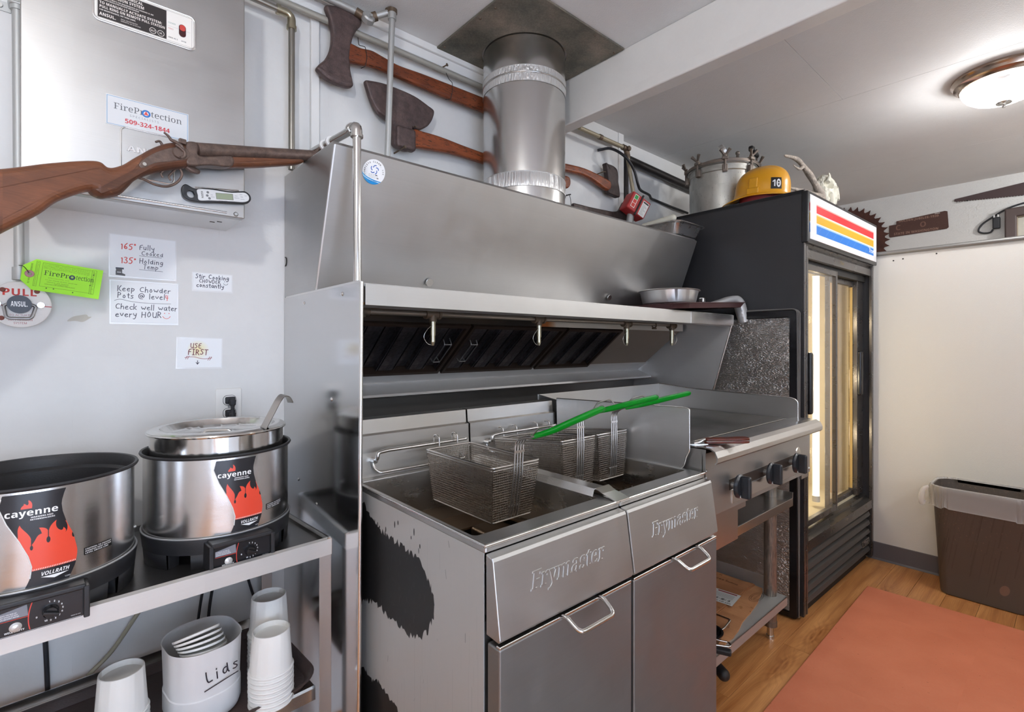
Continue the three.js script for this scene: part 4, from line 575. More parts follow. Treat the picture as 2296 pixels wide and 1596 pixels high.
{ const t = thing('double_bit_axe', 'double bit axe with rust brown head hanging highest on the wall', 'axe', [0.95, 2.16, 0.045]);
  part(t, 'head', uvm(extr(splineShape([[0.634, 2.411], [0.66, 2.424], [0.69, 2.431], [0.73, 2.428], [0.76, 2.418], [0.762, 2.404], [0.742, 2.37], [0.728, 2.335], [0.722, 2.29], [0.720, 2.262], [0.722, 2.225], [0.729, 2.197], [0.731, 2.178], [0.718, 2.167], [0.69, 2.163], [0.65, 2.165], [0.622, 2.177], [0.605, 2.191], [0.612, 2.206], [0.634, 2.234], [0.648, 2.265], [0.655, 2.298], [0.655, 2.34], [0.645, 2.38]], 140), 0.03, 0.012, 4)).translate(0, 0, 0.03), ironM);
  part(t, 'handle', haft([[0.70, 2.318], [0.76, 2.32], [0.80, 2.327], [0.84, 2.322], [0.90, 2.314], [1.0, 2.318], [1.2, 2.322], [1.45, 2.324], [1.52, 2.322], [1.525, 2.29], [1.5, 2.264], [1.3, 2.262], [1.1, 2.262], [0.95, 2.266], [0.86, 2.270], [0.79, 2.268], [0.74, 2.258], [0.70, 2.256]], 0.011).translate(0, 0, 0.045), hickM(2.2, 7, 0.78), 'dark brown hardwood handle');
  part(t, 'hanging_wire', merge(wire([[0.765, 2.385, 0.012], [0.762, 2.34, 0.03], [0.772, 2.325, 0.06], [0.778, 2.29, 0.062], [0.772, 2.256, 0.06], [0.765, 2.255, 0.04]], 0.0013, 0.006, 5), wire([[1.118, 2.392, 0.03], [1.13, 2.34, 0.05], [1.138, 2.325, 0.062], [1.138, 2.29, 0.063], [1.132, 2.258, 0.058], [1.12, 2.26, 0.04]], 0.0013, 0.006, 5)), M.dark);
  part(t, 'nail', merge(cyl([1.105, 2.386, 0.001], [1.121, 2.395, 0.05], 0.0026), cyl([1.120, 2.3945, 0.048], [1.122, 2.3955, 0.052], 0.006)), M.rustPipe); }
{ const t = thing('broad_axe', 'broad axe with wide curved blade hanging below the double bit axe', 'axe', [1.3, 2.0, 0.045]);
  part(t, 'head', uvm(extr(splineShape([[0.776, 2.212], [0.80, 2.220], [0.85, 2.227], [0.90, 2.227], [0.95, 2.225], [0.985, 2.220], [1.03, 2.206], [1.060, 2.193], [1.056, 2.165], [1.038, 2.132], [1.015, 2.112], [0.99, 2.099], [0.966, 2.100], [0.972, 2.08], [0.983, 2.056], [0.974, 2.022], [0.94, 2.005], [0.905, 2.007], [0.884, 2.016], [0.880, 2.05], [0.882, 2.085], [0.875, 2.101], [0.85, 2.105], [0.828, 2.113], [0.81, 2.132], [0.795, 2.155], [0.783, 2.185]], 150), 0.026, 0.010, 4)).translate(0, 0, 0.03), ironM);
  part(t, 'eye', box(0.892, 0.975, 2.008, 2.09, 0.03, 0.066, 0.012), ironM);
  part(t, 'handle', haft([[0.965, 2.091], [1.01, 2.096], [1.08, 2.098], [1.2, 2.092], [1.35, 2.088], [1.55, 2.088], [1.72, 2.094], [1.80, 2.106], [1.835, 2.102], [1.842, 2.075], [1.83, 2.052], [1.80, 2.043], [1.7, 2.046], [1.5, 2.046], [1.3, 2.046], [1.15, 2.046], [1.05, 2.036], [1.0, 2.031], [0.965, 2.029]], 0.011, 0.03).translate(0, 0, 0.047), hickM(2, 7, 1.05), 'honey brown hardwood handle');
  part(t, 'nail', merge(cyl([0.968, 2.105, 0.001], [0.974, 2.105, 0.06], 0.003), cyl([0.915, 2.005, 0.001], [0.92, 2.008, 0.075], 0.003), cyl([0.919, 2.0075, 0.073], [0.9205, 2.0085, 0.077], 0.006)), M.rustPipe); }
{ const t = thing('single_bit_axe', 'single bit axe with dark square poll right of the duct', 'axe', [1.95, 2.08, 0.045]);
  part(t, 'head', uvm(extr(splineShape([[2.120, 2.243], [2.128, 2.241], [2.18, 2.240], [2.210, 2.228], [2.222, 2.195], [2.222, 2.165], [2.232, 2.13], [2.237, 2.09], [2.232, 2.082], [2.19, 2.083], [2.138, 2.090], [2.135, 2.11], [2.136, 2.16], [2.128, 2.20]], 90), 0.032, 0.006, 3)).translate(0, 0, 0.03), std({ map: rep(rustIron, 6), color: lin(0.36, 0.37, 0.42), roughness: 0.5, metalness: 0.45 }));
  part(t, 'handle', haft([[2.155, 2.148], [2.12, 2.158], [2.04, 2.167], [1.95, 2.173], [1.85, 2.168], [1.72, 2.155], [1.58, 2.145], [1.52, 2.15], [1.5, 2.13], [1.52, 2.11], [1.6, 2.107], [1.72, 2.118], [1.85, 2.130], [1.93, 2.134], [2.0, 2.127], [2.06, 2.113], [2.11, 2.10], [2.145, 2.103], [2.158, 2.12]], 0.011, 0.03).translate(0, 0, 0.05), hickM(2.5, 7, 1.0), 'reddish brown curved handle');
  part(t, 'nail', merge(cyl([2.113, 2.195, 0.001], [2.107, 2.195, 0.05], 0.003), cyl([2.1, 2.193, 0.05], [2.125, 2.198, 0.05], 0.0025)), M.rustPipe); }
{ const t = thing('iron_tool', 'dark iron blade of an old hand tool on the wall behind the hood top', 'tool', [2.1, 1.86, 0.045]);
  part(t, 'blade', uvm(extr(splineShape([[1.875, 1.985], [1.90, 1.988], [2.0, 1.990], [2.12, 1.996], [2.20, 2.002], [2.245, 2.016], [2.27, 2.045], [2.292, 2.07], [2.305, 2.04], [2.315, 1.98], [2.31, 1.90], [2.2, 1.88], [2.0, 1.90], [1.89, 1.95]], 90), 0.02, 0.006, 3)).translate(0, 0, 0.03), std({ map: rep(rustIron, 6), color: lin(0.42, 0.43, 0.47), roughness: 0.5, metalness: 0.45 }));
  part(t, 'hanging_wire', merge(cyl([1.845, 2.022, 0.001], [1.842, 2.022, 0.05], 0.003), cyl([1.815, 2.012, 0.046], [1.85, 2.024, 0.05], 0.003), wire([[1.842, 2.022, 0.048], [1.85, 2.0, 0.05], [1.86, 1.965, 0.045]], 0.0014, 0.005, 5)), M.dark); }
// gas line with red valve, black cable and dark pipe
{ const t = thing('gas_pipe', 'tan gas pipe with rusty elbow coming down beside the black pipe', 'pipe', [2.2, 2.0, 0.1]);
  const tan = std({ color: lin(0.34, 0.29, 0.20), metalness: 0.3, roughness: 0.55, map: rep(steelTone, 6) });
  part(t, 'pipe', merge(cyl([1.86, 2.34, 0.098], [2.215, 2.336, 0.1], 0.0105), cyl([2.247, 2.30, 0.1], [2.299, 2.09, 0.105], 0.0105)), tan);
  part(t, 'elbow', merge(wire([[2.205, 2.336, 0.1], [2.238, 2.335, 0.1], [2.251, 2.288, 0.1]], 0.0152, 0.022, 16), lathe([[0, 0.010], [0.008, 0.009], [0.0135, 0.004], [0.0135, -0.012], [0, -0.012]], 0, 0, 0, 20).rotateX(Math.PI / 2).translate(2.237, 2.331, 0.118), cyl([2.01, 2.338, 0.099], [2.03, 2.338, 0.099], 0.0135)), M.rustPipe);
  part(t, 'union', cyl([2.2975, 2.10, 0.105], [2.301, 2.082, 0.105], 0.016), M.rustPipe); }
{ const t = thing('gas_valve', 'red boxy gas shutoff valve with green window and white label', 'valve', [2.29, 1.95, 0.1]);
  const rot = (g) => g.rotateZ(-0.5).rotateY(-0.35).translate(2.285, 2.026, 0.12);
  const red = std({ color: lin(0.42, 0.03, 0.03), roughness: 0.4 });
  part(t, 'body', rot(box(-0.062, 0.062, -0.05, 0.052, -0.035, 0.04, 0.008)), red);
  part(t, 'bracket', rot(box(-0.005, 0.004, -0.062, 0.06, 0.036, 0.045, 0.001)), M.dark);
  const wl = canvas(128, 256, (x) => { x.fillStyle = '#e4e2de'; x.fillRect(0, 0, 128, 256); x.fillStyle = '#222'; x.fillRect(10, 10, 108, 26); x.fillStyle = '#888'; for (let k = 0; k < 13; k++) x.fillRect(14, 52 + k * 15, rr(50, 98), 4); });
  part(t, 'label_card', rot(new THREE.BoxGeometry(0.04, 0.085, 0.001).translate(0.034, -0.004, 0.0408)), decal(1, 1, wl));
  const gl = canvas(96, 256, (x) => { x.fillStyle = '#e8e0d8'; x.fillRect(0, 0, 96, 256); x.fillStyle = '#c83a30'; x.fillRect(10, 96, 76, 70); x.fillRect(10, 174, 76, 72); x.fillStyle = '#27913f'; x.fillRect(10, 10, 76, 78); });
  part(t, 'position_window', rot(new THREE.BoxGeometry(0.026, 0.075, 0.001).translate(-0.033, 0.004, 0.0408)), decal(1, 1, gl));
  part(t, 'outlet_stub', cyl([2.272, 1.985, 0.105], [2.25, 1.88, 0.1], 0.02), M.galv); }
solo('black_cable', 'black cable looping over the wall beside the red gas valve', 'cable', cord([[2.105, 2.318, 0.012], [2.15, 2.325, 0.06], [2.185, 2.276, 0.125], [2.262, 2.222, 0.13], [2.31, 2.15, 0.125], [2.40, 2.15, 0.08], [2.56, 2.165, 0.03], [2.64, 2.17, -0.01], [2.72, 2.18, -0.035], [2.9, 2.17, -0.03], [3.1, 2.165, -0.03]], 0.0075, 90), M.rubber);
solo('black_pipe', 'thick black iron pipe running along the wall toward the steel pot', 'pipe', merge(cyl([2.37, 2.35, -0.012], [3.3, 2.325, -0.012], 0.024), cyl([2.385, 2.36, -0.012], [2.385, 1.85, -0.012], 0.017), cyl([2.385, 2.30, -0.012], [2.385, 2.37, -0.012], 0.027), cyl([2.385, 2.02, -0.012], [2.385, 2.09, -0.012], 0.03)), std({ color: lin(0.035, 0.03, 0.03), metalness: 0.6, roughness: 0.4 }));
{ const t = thing('porcelain_insulator', 'small white porcelain insulator on the ceiling beam face', 'insulator', [1.64, 2.40, 1.05]);
  part(t, 'knob', lathe([[0, 0.03], [0.012, 0.03], [0.016, 0.024], [0.010, 0.016], [0.016, 0.008], [0.018, 0], [0, 0]], 0, 0, 0, 20).rotateZ(Math.PI / 2).translate(1.6655, 2.425, 1.10), M.white); }
// ---------- work table at the left ----------
const TURN = 0.067, TX = 0.2, TZ = 0.24;
const onTable = (x, z) => [TX + x * Math.cos(TURN) + z * Math.sin(TURN), TZ - x * Math.sin(TURN) + z * Math.cos(TURN)];
{
  const t = thing('work_table', 'stainless steel table with raised edge holding two soup warmers', 'table', [TX, 0, TZ], TURN, undefined, true);
  const edgeM = std({ color: lin(0.74, 0.73, 0.70), metalness: 0.85, roughness: 0.52, map: rep(steelTone, 3) });
  const wornTop = std({ color: lin(0.34, 0.33, 0.325), metalness: 0.95, roughness: 0.36, roughnessMap: rep(smudge, 3), map: rep(steelTone, 3) });
  const a = -1.0, b = 0.285, f = 0.2275, k = -0.222, y = 0.786;
  part(t, 'tabletop', box(a, b, y - 0.016, y - 0.0125, k, f - 0.006), wornTop);
  const rimP = band([[f - 0.012, y - 0.014], [f - 0.010, y - 0.004], [f - 0.006, y], [f, y - 0.003], [f, y - 0.040], [f - 0.012, y - 0.040]], 0.003);
  part(t, 'front_edge', prismX(rimP, a, b), edgeM);
  part(t, 'side_edge', prismZ(band([[b - 0.014, y - 0.014], [b - 0.012, y - 0.004], [b - 0.007, y], [b, y - 0.003], [b, y - 0.04], [b - 0.012, y - 0.04]], 0.003), k, f), M.steelBright);
  part(t, 'rear_edge', box(a, b, y - 0.04, y + 0.003, k - 0.002, k + 0.004, 0.001), M.steelBright);
  for (const [x, z] of [[0.254, 0.196], [0.254, -0.215], [-0.95, 0.196], [-0.95, -0.215]]) part(t, 'leg', merge(box(x, x + 0.03, 0.004, y - 0.04, z + 0.028, z + 0.031, 0.0008), box(x + 0.028, x + 0.031, 0.004, y - 0.04, z, z + 0.031, 0.0008)), M.steel);
  const shelf = part(t, 'lower_shelf', merge(box(a + 0.05, b - 0.03, 0.402, 0.406, k + 0.008, f - 0.032), prismX(band([[f - 0.034, 0.404], [f - 0.028, 0.408], [f - 0.026, 0.404], [f - 0.026, 0.376], [f - 0.036, 0.376]], 0.003), a + 0.05, b - 0.031), box(a + 0.05, b - 0.03, 0.376, 0.43, k + 0.004, k + 0.007)), M.steelBright);
}
// printed graphics of the warmers
function flame(x, ox, oy, s) { x.save(); x.translate(ox, oy); x.scale(s, s); x.beginPath(); x.moveTo(0, 70); x.bezierCurveTo(0, 40, 22, 42, 14, 26); x.bezierCurveTo(30, 30, 28, 44, 34, 40); x.bezierCurveTo(46, 26, 34, 12, 40, 0); x.bezierCurveTo(58, 18, 60, 40, 56, 70); x.closePath(); x.fill(); x.restore(); }
const warmerLabel = canvas(512, 960, (x, w, h) => {
  x.fillStyle = '#26262a'; x.fillRect(0, 0, w, h); x.fillStyle = '#e8503a'; 
  x.beginPath(); x.moveTo(0, 800); x.lineTo(0, 480); x.bezierCurveTo(90, 520, 110, 470, 120, 440); x.bezierCurveTo(125, 400, 110, 360, 132, 310); x.bezierCurveTo(150, 380, 215, 420, 205, 530); x.bezierCurveTo(240, 480, 230, 440, 270, 430); x.bezierCurveTo(265, 400, 258, 380, 252, 366); x.bezierCurveTo(300, 370, 312, 400, 312, 440); x.bezierCurveTo(316, 380, 330, 350, 366, 318); x.bezierCurveTo(352, 380, 372, 420, 396, 436); x.bezierCurveTo(410, 440, 410, 420, 412, 410); x.bezierCurveTo(436, 440, 430, 460, 424, 470); x.bezierCurveTo(450, 440, 440, 380, 424, 346); x.bezierCurveTo(470, 360, 490, 400, 484, 440); x.bezierCurveTo(500, 400, 500, 380, 512, 372); x.lineTo(512, 800); x.closePath(); x.fill();
  x.fillStyle = '#26262a'; for (const [cx, cy, r] of [[205, 560, 12], [312, 505, 16], [484, 510, 16]]) { x.beginPath(); x.ellipse(cx, cy, r * 0.8, r * 2, 0, 0, 7); x.fill(); x.fillRect(cx - 3, cy - 90, 6, 90); }
  x.fillStyle = '#f4eeea'; for (let k = 0; k < 46; k++) x.fillRect(k * 11.2, 782, 4, 16); x.fillStyle = '#26262a'; x.fillRect(0, 800, w, 160);
  x.fillStyle = '#f4f4f4'; x.font = 'bold 92px sans-serif'; x.fillText('cayenne', 34, 225, 345); x.font = 'bold 20px sans-serif'; x.fillText('WARMERS AND', 200, 254, 150); x.fillText('RETHERMALIZERS', 196, 278, 160); x.fillStyle = '#e8503a'; flame(x, 138, 66, 1.25);
  x.fillStyle = '#f0f0f0'; x.save(); x.transform(1, 0, -0.2, 1, 0, 0); x.font = 'bold 54px sans-serif'; x.fillText('VOLLRATH', 434, 868, 190); x.restore(); x.beginPath(); x.moveTo(262, 880); x.lineTo(450, 880); x.lineTo(352, 915); x.closePath(); x.fill(); x.font = '18px sans-serif'; x.fillText('1220', 420, 940);
});
const warmerPanel = canvas(800, 340, (x, w, h) => {
  x.fillStyle = '#1c1c20'; x.fillRect(0, 0, w, h); x.strokeStyle = '#c9c9c9'; x.lineWidth = 5; x.beginPath(); x.moveTo(10, h - 8); x.lineTo(w - 10, h - 8); x.stroke();
  x.fillStyle = '#7d8089'; x.beginPath(); x.moveTo(20, 70); x.lineTo(300, 20); x.lineTo(310, 150); x.lineTo(20, 150); x.fill(); x.fillStyle = '#e0e0e4'; x.font = 'bold 16px sans-serif'; ['TO REDUCE THE RISK OF', 'ELECTRIC SHOCK DO NOT', 'OPERATE WITHOUT WATER'].forEach((s, i) => x.fillText(s, 30, 92 + i * 22, 260));
  x.strokeStyle = '#d9453a'; x.lineWidth = 6; x.beginPath(); x.moveTo(20, 160); x.lineTo(310, 160); x.stroke(); x.lineWidth = 10; x.beginPath(); x.moveTo(345, 10); x.quadraticCurveTo(290, 170, 325, h - 20); x.stroke();
  x.fillStyle = '#eee'; x.font = 'bold 28px sans-serif'; x.fillText('WELL EMPTY', 110, 306, 190); x.fillText('0', 375, 215); x.textAlign = 'center'; const cx = 505, cy = 170; ['1', '2', '3', '4', '5', '6', '7', '8', '9', '10'].forEach((s, i) => { const a = -1.65 + i * 0.40; x.fillText(s, cx + 112 * Math.cos(a), cy + 10 + 112 * Math.sin(a)); }); x.font = '15px sans-serif'; x.fillText('MADE IN USA', 735, 305); x.fillText('72017', 50, 318);
});
const cautionTex = canvas(256, 96, (x) => { x.fillStyle = '#161616'; x.fillRect(0, 0, 256, 96); x.fillStyle = '#eee'; x.font = 'bold 24px sans-serif'; x.fillText('CAUTION: TO PREVENT', 8, 28, 240); x.fillText('DAMAGE KEEP WATER', 8, 56, 240); x.fillText('LEVEL ABOVE LINE', 8, 84, 240); });
const warmerSteel = phys({ color: lin(0.70, 0.695, 0.685), metalness: 1, roughness: 0.25, roughnessMap: rep(smudge, 4), map: rep(steelTone, 3), anisotropy: 0.55 });
function patch(R, edgeL, edgeR, y0, y1, n = 24, m = 16) {           // piece of a cylinder wall between two curved edges (angles in degrees)
  const pos = [], uv = [], idx = []; const lo = Math.min(...edgeL.map((e) => e[1])), hi = Math.max(...edgeR.map((e) => e[1]));
  const at = (e, y) => { for (let i = 0; i < e.length - 1; i++) if (y <= e[i][0] && y >= e[i + 1][0]) { const t = (e[i][0] - y) / (e[i][0] - e[i + 1][0]); const s = t * t * (3 - 2 * t) * 0.3 + t * 0.7; return e[i][1] + (e[i + 1][1] - e[i][1]) * s; } return y > e[0][0] ? e[0][1] : e[e.length - 1][1]; };
  for (let j = 0; j <= n; j++) { const y = y1 + (y0 - y1) * j / n, l = at(edgeL, y), r = at(edgeR, y); for (let i = 0; i <= m; i++) { const d = l + (r - l) * i / m, a = d * Math.PI / 180; pos.push(R * Math.sin(a), y, R * Math.cos(a)); uv.push((d - lo) / (hi - lo), 1 - j / n); } }
  for (let j = 0; j < n; j++) for (let i = 0; i < m; i++) { const a = j * (m + 1) + i, b = a + m + 1; idx.push(a, b, a + 1, a + 1, b, b + 1); }
  const g = new THREE.BufferGeometry(); g.setAttribute('position', new THREE.Float32BufferAttribute(pos, 3)); g.setAttribute('uv', new THREE.Float32BufferAttribute(uv, 2)); g.setIndex(idx); g.computeVertexNormals(); return g;
}
function warmer(label, x, z, turn) {
  const t = thing('soup_warmer', label, 'soup warmer', [x, 0.774, z], turn, undefined, true);
  const R = 0.159;
  const skirt = []; for (const [a, d] of [[-0.62, 0.2], [0.44, 0.24], [0.84, 0.9], [2.1, 1.0], [3.5, 0.9], [4.7, 0.62]]) skirt.push(new THREE.LatheGeometry([[0.128, 0.0], [0.1575, 0.0], [0.1605, 0.036], [0.128, 0.036], [0.128, 0.0]].map((p) => V2(...p)), 14, a, d), ...[a, a + d].map((q) => new THREE.BoxGeometry(0.003, 0.036, 0.026).translate(0, 0.018, 0.14).rotateY(q)));
  part(t, 'base', merge(skirt, lathe([[0.06, 0.034], [0.120, 0.034], [0.1605, 0.034], [0.162, 0.050], [0.1640, 0.064], [0.1635, 0.069], [0.157, 0.071], [0.1, 0.071]], 0, 0, 0, 72)), M.blackPlastic);
  part(t, 'base_trim', new THREE.TorusGeometry(0.1625, 0.0022, 8, 96).rotateX(Math.PI / 2).translate(0, 0.070, 0), std({ color: lin(0.4, 0.4, 0.4), metalness: 0.6, roughness: 0.4 }));
  part(t, 'body', new THREE.CylinderGeometry(R, R, 0.178, 96, 1, true).translate(0, 0.070 + 0.089, 0), warmerSteel);
  part(t, 'rim', lathe([[0.143, 0.06], [0.145, 0.19], [0.149, 0.222], [0.156, 0.228], [0.158, 0.246], [0.1605, 0.2525], [0.165, 0.2535], [0.1665, 0.250], [0.1645, 0.2465], [0.161, 0.2455], [0.1585, 0.2455]], 0, 0, 0, 96), M.blackPlastic, 'black rolled rim and inner well');
  part(t, 'well_floor', new THREE.CylinderGeometry(0.143, 0.143, 0.004, 64).translate(0, 0.062, 0), std({ color: lin(0.10, 0.10, 0.10), roughness: 0.5, map: rep(wallMap, 3) }));
  const eL = [[1.03, -13.0], [1.01, -15.7], [0.995, -16.9], [0.965, -13.2], [0.931, -7.2], [0.903, -3.2], [0.883, -1.5], [0.863, -2.3], [0.840, -5.5]].map(([y, a]) => [y - 0.774, a - 2.2]), eR = [[1.03, 18.0], [1.01, 14.5], [0.99, 12.9], [0.975, 13.4], [0.956, 15.1], [0.923, 19.5], [0.893, 21.4], [0.873, 20.5], [0.840, 16.0]].map(([y, a]) => [y - 0.774, a - 2.2]);
  part(t, 'front_label', patch(R + 0.0006, eL, eR, 0.073, 0.241), decal(1, 1, warmerLabel, { r: 0.25 }), 'black and red label with printed flames');
  part(t, 'label_border', sweep(eL.map(([y, a]) => V((R + 0.0008) * Math.sin(a * Math.PI / 180), y, (R + 0.0008) * Math.cos(a * Math.PI / 180))).filter((p) => p.y > 0.073 && p.y < 0.241), 0.0009, 6), M.white);
  part(t, 'caution_sticker', patch(R + 0.0006, [[0.12, 23], [0.10, 23]], [[0.12, 42], [0.10, 42]], 0.105, 0.1185, 2, 10), decal(1, 1, cautionTex, { r: 0.3 }));
  const cb = part(t, 'control_box', merge(box(-0.066, 0.062, 0.006, 0.064, 0.10, 0.184, 0.004), box(-0.071, -0.062, 0.004, 0.062, 0.12, 0.192, 0.002), box(0.058, 0.067, 0.004, 0.062, 0.12, 0.192, 0.002), box(-0.066, 0.062, 0.056, 0.066, 0.14, 0.190, 0.003)), M.blackPlastic);
  part(cb, 'control_panel', new THREE.BoxGeometry(0.118, 0.0505, 0.001).translate(-0.002, 0.032, 0.1848), decal(1, 1, warmerPanel, { r: 0.25 }));
  part(cb, 'knob', merge(lathe([[0, 0.011], [0.0085, 0.011], [0.0105, 0.008], [0.0115, 0], [0, 0]], 0, 0, 0, 28).rotateX(Math.PI / 2), box(-0.0028, 0.0028, -0.0115, 0.0115, 0.006, 0.017, 0.0015).rotateZ(1.2)).translate(0.0135, 0.032, 0.185), M.blackGloss);
  part(cb, 'indicator_light', lathe([[0, 0.004], [0.005, 0.003], [0.0085, 0], [0, 0]], 0, 0, 0, 24).rotateX(Math.PI / 2).translate(-0.031, 0.020, 0.185), std({ color: lin(0.6, 0.59, 0.57), roughness: 0.2, metalness: 0.4 }));
  part(t, 'rivet', new THREE.SphereGeometry(0.004, 12, 8).translate(R * Math.sin(1.4), 0.105, R * Math.cos(1.4)), M.screw);
  return t;
}
const W1 = [0.283, 0.265], W0 = [-0.055, 0.322];
warmer('soup warmer with a lidded steel pot in it, beside the hood panel', ...W1, TURN);
warmer('open soup warmer without a pot, at the left end of the table', ...W0, TURN);
const insetPot = thing('inset_pot', 'round lidded stainless inset pot sitting in the right soup warmer', 'pot', [W1[0], 0.86, W1[1]]);
{ const t = insetPot;
  part(t, 'wall', lathe([[0, 0.0], [0.13, 0.0], [0.138, 0.01], [0.1405, 0.12], [0.1465, 0.128], [0.1475, 0.2], [0.1475, 0.206], [0.1515, 0.209], [0.153, 0.206], [0.1545, 0.209], [0.153, 0.2115], [0.149, 0.2115], [0.1445, 0.206], [0.143, 0.13], [0.136, 0.02], [0, 0.01]], W1[0], 0.86, W1[1], 96), phys({ color: lin(0.70, 0.69, 0.665), metalness: 1, roughness: 0.2, roughnessMap: rep(smudge, 4) }));
}
{
  const pts = [[0, -0.012], [0.04, -0.012], [0.114, -0.0115], [0.121, -0.006], [0.1285, 0.0085], [0.135, 0.0105], [0.1475, 0.0075], [0.1515, 0.0045], [0.152, 0.0065], [0.148, 0.0095], [0.135, 0.0125], [0.127, 0.0105], [0.1195, -0.004], [0.113, -0.0095], [0.043, -0.010], [0, -0.010]];
  const notch = 0.52, nw = 0.06;                                    // gap in the rim for the ladle
  const g1 = new THREE.LatheGeometry(pts.map((p) => V2(Math.max(p[0], 1e-4), p[1])), 110, notch + nw, Math.PI * 2 - 2 * nw);
  const ld = part(insetPot, 'lid', toCreasedNormals(g1, 0.8).translate(W1[0], 1.066, W1[1]), M.steelBright, 'lid with recessed grip and ladle notch');
  part(ld, 'grip', merge(lathe([[0.034, -0.0095], [0.038, -0.0075], [0.041, -0.0077], [0.044, -0.010]], W1[0] - 0.005, 1.066, W1[1], 40), wire([[-0.036, -0.010, 0], [-0.028, -0.003, 0], [0.028, -0.003, 0], [0.036, -0.010, 0]].map(([a, b, c]) => [W1[0] - 0.005 + a * 0.8, 1.066 + b, W1[1] + a * 0.55 + c]), 0.0045, 0.008, 10)), M.steelBright); }
{ const t = thing('ladle', 'steel ladle with hooked flat handle standing in the lidded pot', 'ladle', [0.345, 0.92, 0.385]);
  const hp = smooth([[0.285, 0.93, 0.352], [0.32, 1.0, 0.372], [0.353, 1.073, 0.388], [0.376, 1.122, 0.394], [0.388, 1.143, 0.393], [0.398, 1.152, 0.388], [0.411, 1.150, 0.379], [0.420, 1.140, 0.371], [0.424, 1.131, 0.368]], 60);
  const pos = [], idx = []; const wd = V(0.5, -0.25, 0.8).normalize(), n = hp.length;
  hp.forEach((p, i) => { const tg = hp[Math.min(n - 1, i + 1)].clone().sub(hp[Math.max(0, i - 1)]).normalize(), b = V(0.62, -0.25, 0.74).addScaledVector(tg, -V(0.62, -0.25, 0.74).dot(tg)).normalize(), nn = tg.clone().cross(b); const w = 0.0082, h = 0.0011; for (const [s, q] of [[-1, -1], [1, -1], [1, 1], [-1, 1]]) { const v = p.clone().addScaledVector(b, s * w).addScaledVector(nn, q * h); pos.push(v.x, v.y, v.z); } });
  for (let i = 0; i < n - 1; i++) for (let k = 0; k < 4; k++) { const a = i * 4 + k, b = i * 4 + (k + 1) % 4; idx.push(a, b, a + 4, a + 4, b, b + 4); } idx.push(0, 2, 1, 0, 3, 2); { const e = (n - 1) * 4; idx.push(e, e + 1, e + 2, e, e + 2, e + 3); }
  const g = new THREE.BufferGeometry(); g.setAttribute('position', new THREE.Float32BufferAttribute(pos, 3)); g.setIndex(idx);
  part(t, 'handle', toCreasedNormals(g, 0.6), std({ color: lin(0.46, 0.45, 0.44), metalness: 1, roughness: 0.3 }));
  part(t, 'bowl', new THREE.SphereGeometry(0.035, 24, 12, 0, Math.PI * 2, Math.PI / 2, Math.PI / 2).translate(0.275, 0.945, 0.33), M.steelBright); }
// ---------- lower shelf ----------
const paperM = std({ color: lin(0.80, 0.79, 0.755), roughness: 0.6 });
{ const [tx, tz] = onTable(-0.05, 0.005);
  const t = thing('serving_tray', 'dark brown plastic serving tray on the lower table shelf', 'tray', [tx, 0.4062, tz], TURN, undefined, true);
  const ring = (d, y) => ({ pts: rrect(-0.31 - d, 0.305 + d, -0.155 - d, 0.19 + d, 0.06 + d, 8), y });
  part(t, 'tray', loft([ring(-0.004, 0.0), ring(0.0, 0.001), ring(0.010, 0.017), ring(0.017, 0.0195), ring(0.018, 0.0215), ring(0.012, 0.0225), ring(0.006, 0.0195), ring(-0.006, 0.0045), ring(-0.012, 0.0035)]), std({ color: lin(0.075, 0.05, 0.045), roughness: 0.4, bumpMap: rep(speck, 20), bumpScale: 0.0005 })); }
const cupGeo = lathe([[0, 0.084], [0.0375, 0.084], [0.0385, 0.0945], [0.0395, 0.096], [0.0412, 0.0955], [0.0418, 0.0935], [0.0478, 0.006], [0.0500, 0.0055], [0.0515, 0.003], [0.0500, 0.0003], [0.0475, 0.0006], [0.0465, 0.004], [0.0405, 0.082], [0, 0.082]], 0, 0, 0, 56);
const ordinal = ['topmost', 'second', 'third', 'fourth', 'fifth', 'sixth', 'seventh', 'eighth', 'ninth', 'tenth', 'eleventh', 'twelfth'];
let cup0;
function cupStack(x, z, n, where) {
  for (let k = 0; k < n; k++) {
    const i = n - 1 - k, label = i ? `${ordinal[i]} upturned white paper cup from the top of the ${where}` : `topmost upturned white paper cup of the ${where}`, p = [x, 0.4106 + k * 0.0112, z];
    const turn = rr(0, 6); 
    if (!cup0) { cup0 = new THREE.Mesh(cupGeo, paperM); cup0.name = numbered('paper_cup'); cup0.userData = { label, category: 'paper cup', group: 'nested white paper cups on the lower table shelf' }; cup0.position.set(...p); cup0.rotation.y = turn; scene.add(cup0); } else copyOf(cup0, label, [p[0] + rr(-0.0007, 0.0007), p[1], p[2] + rr(-0.0007, 0.0007)], turn);
  }
}
cupStack(0.366, 0.408, 8, 'front right stack');
cupStack(0.392, 0.296, 11, 'tall rear right stack');
cupStack(0.082, 0.318, 6, 'left stack beside the lids bin');
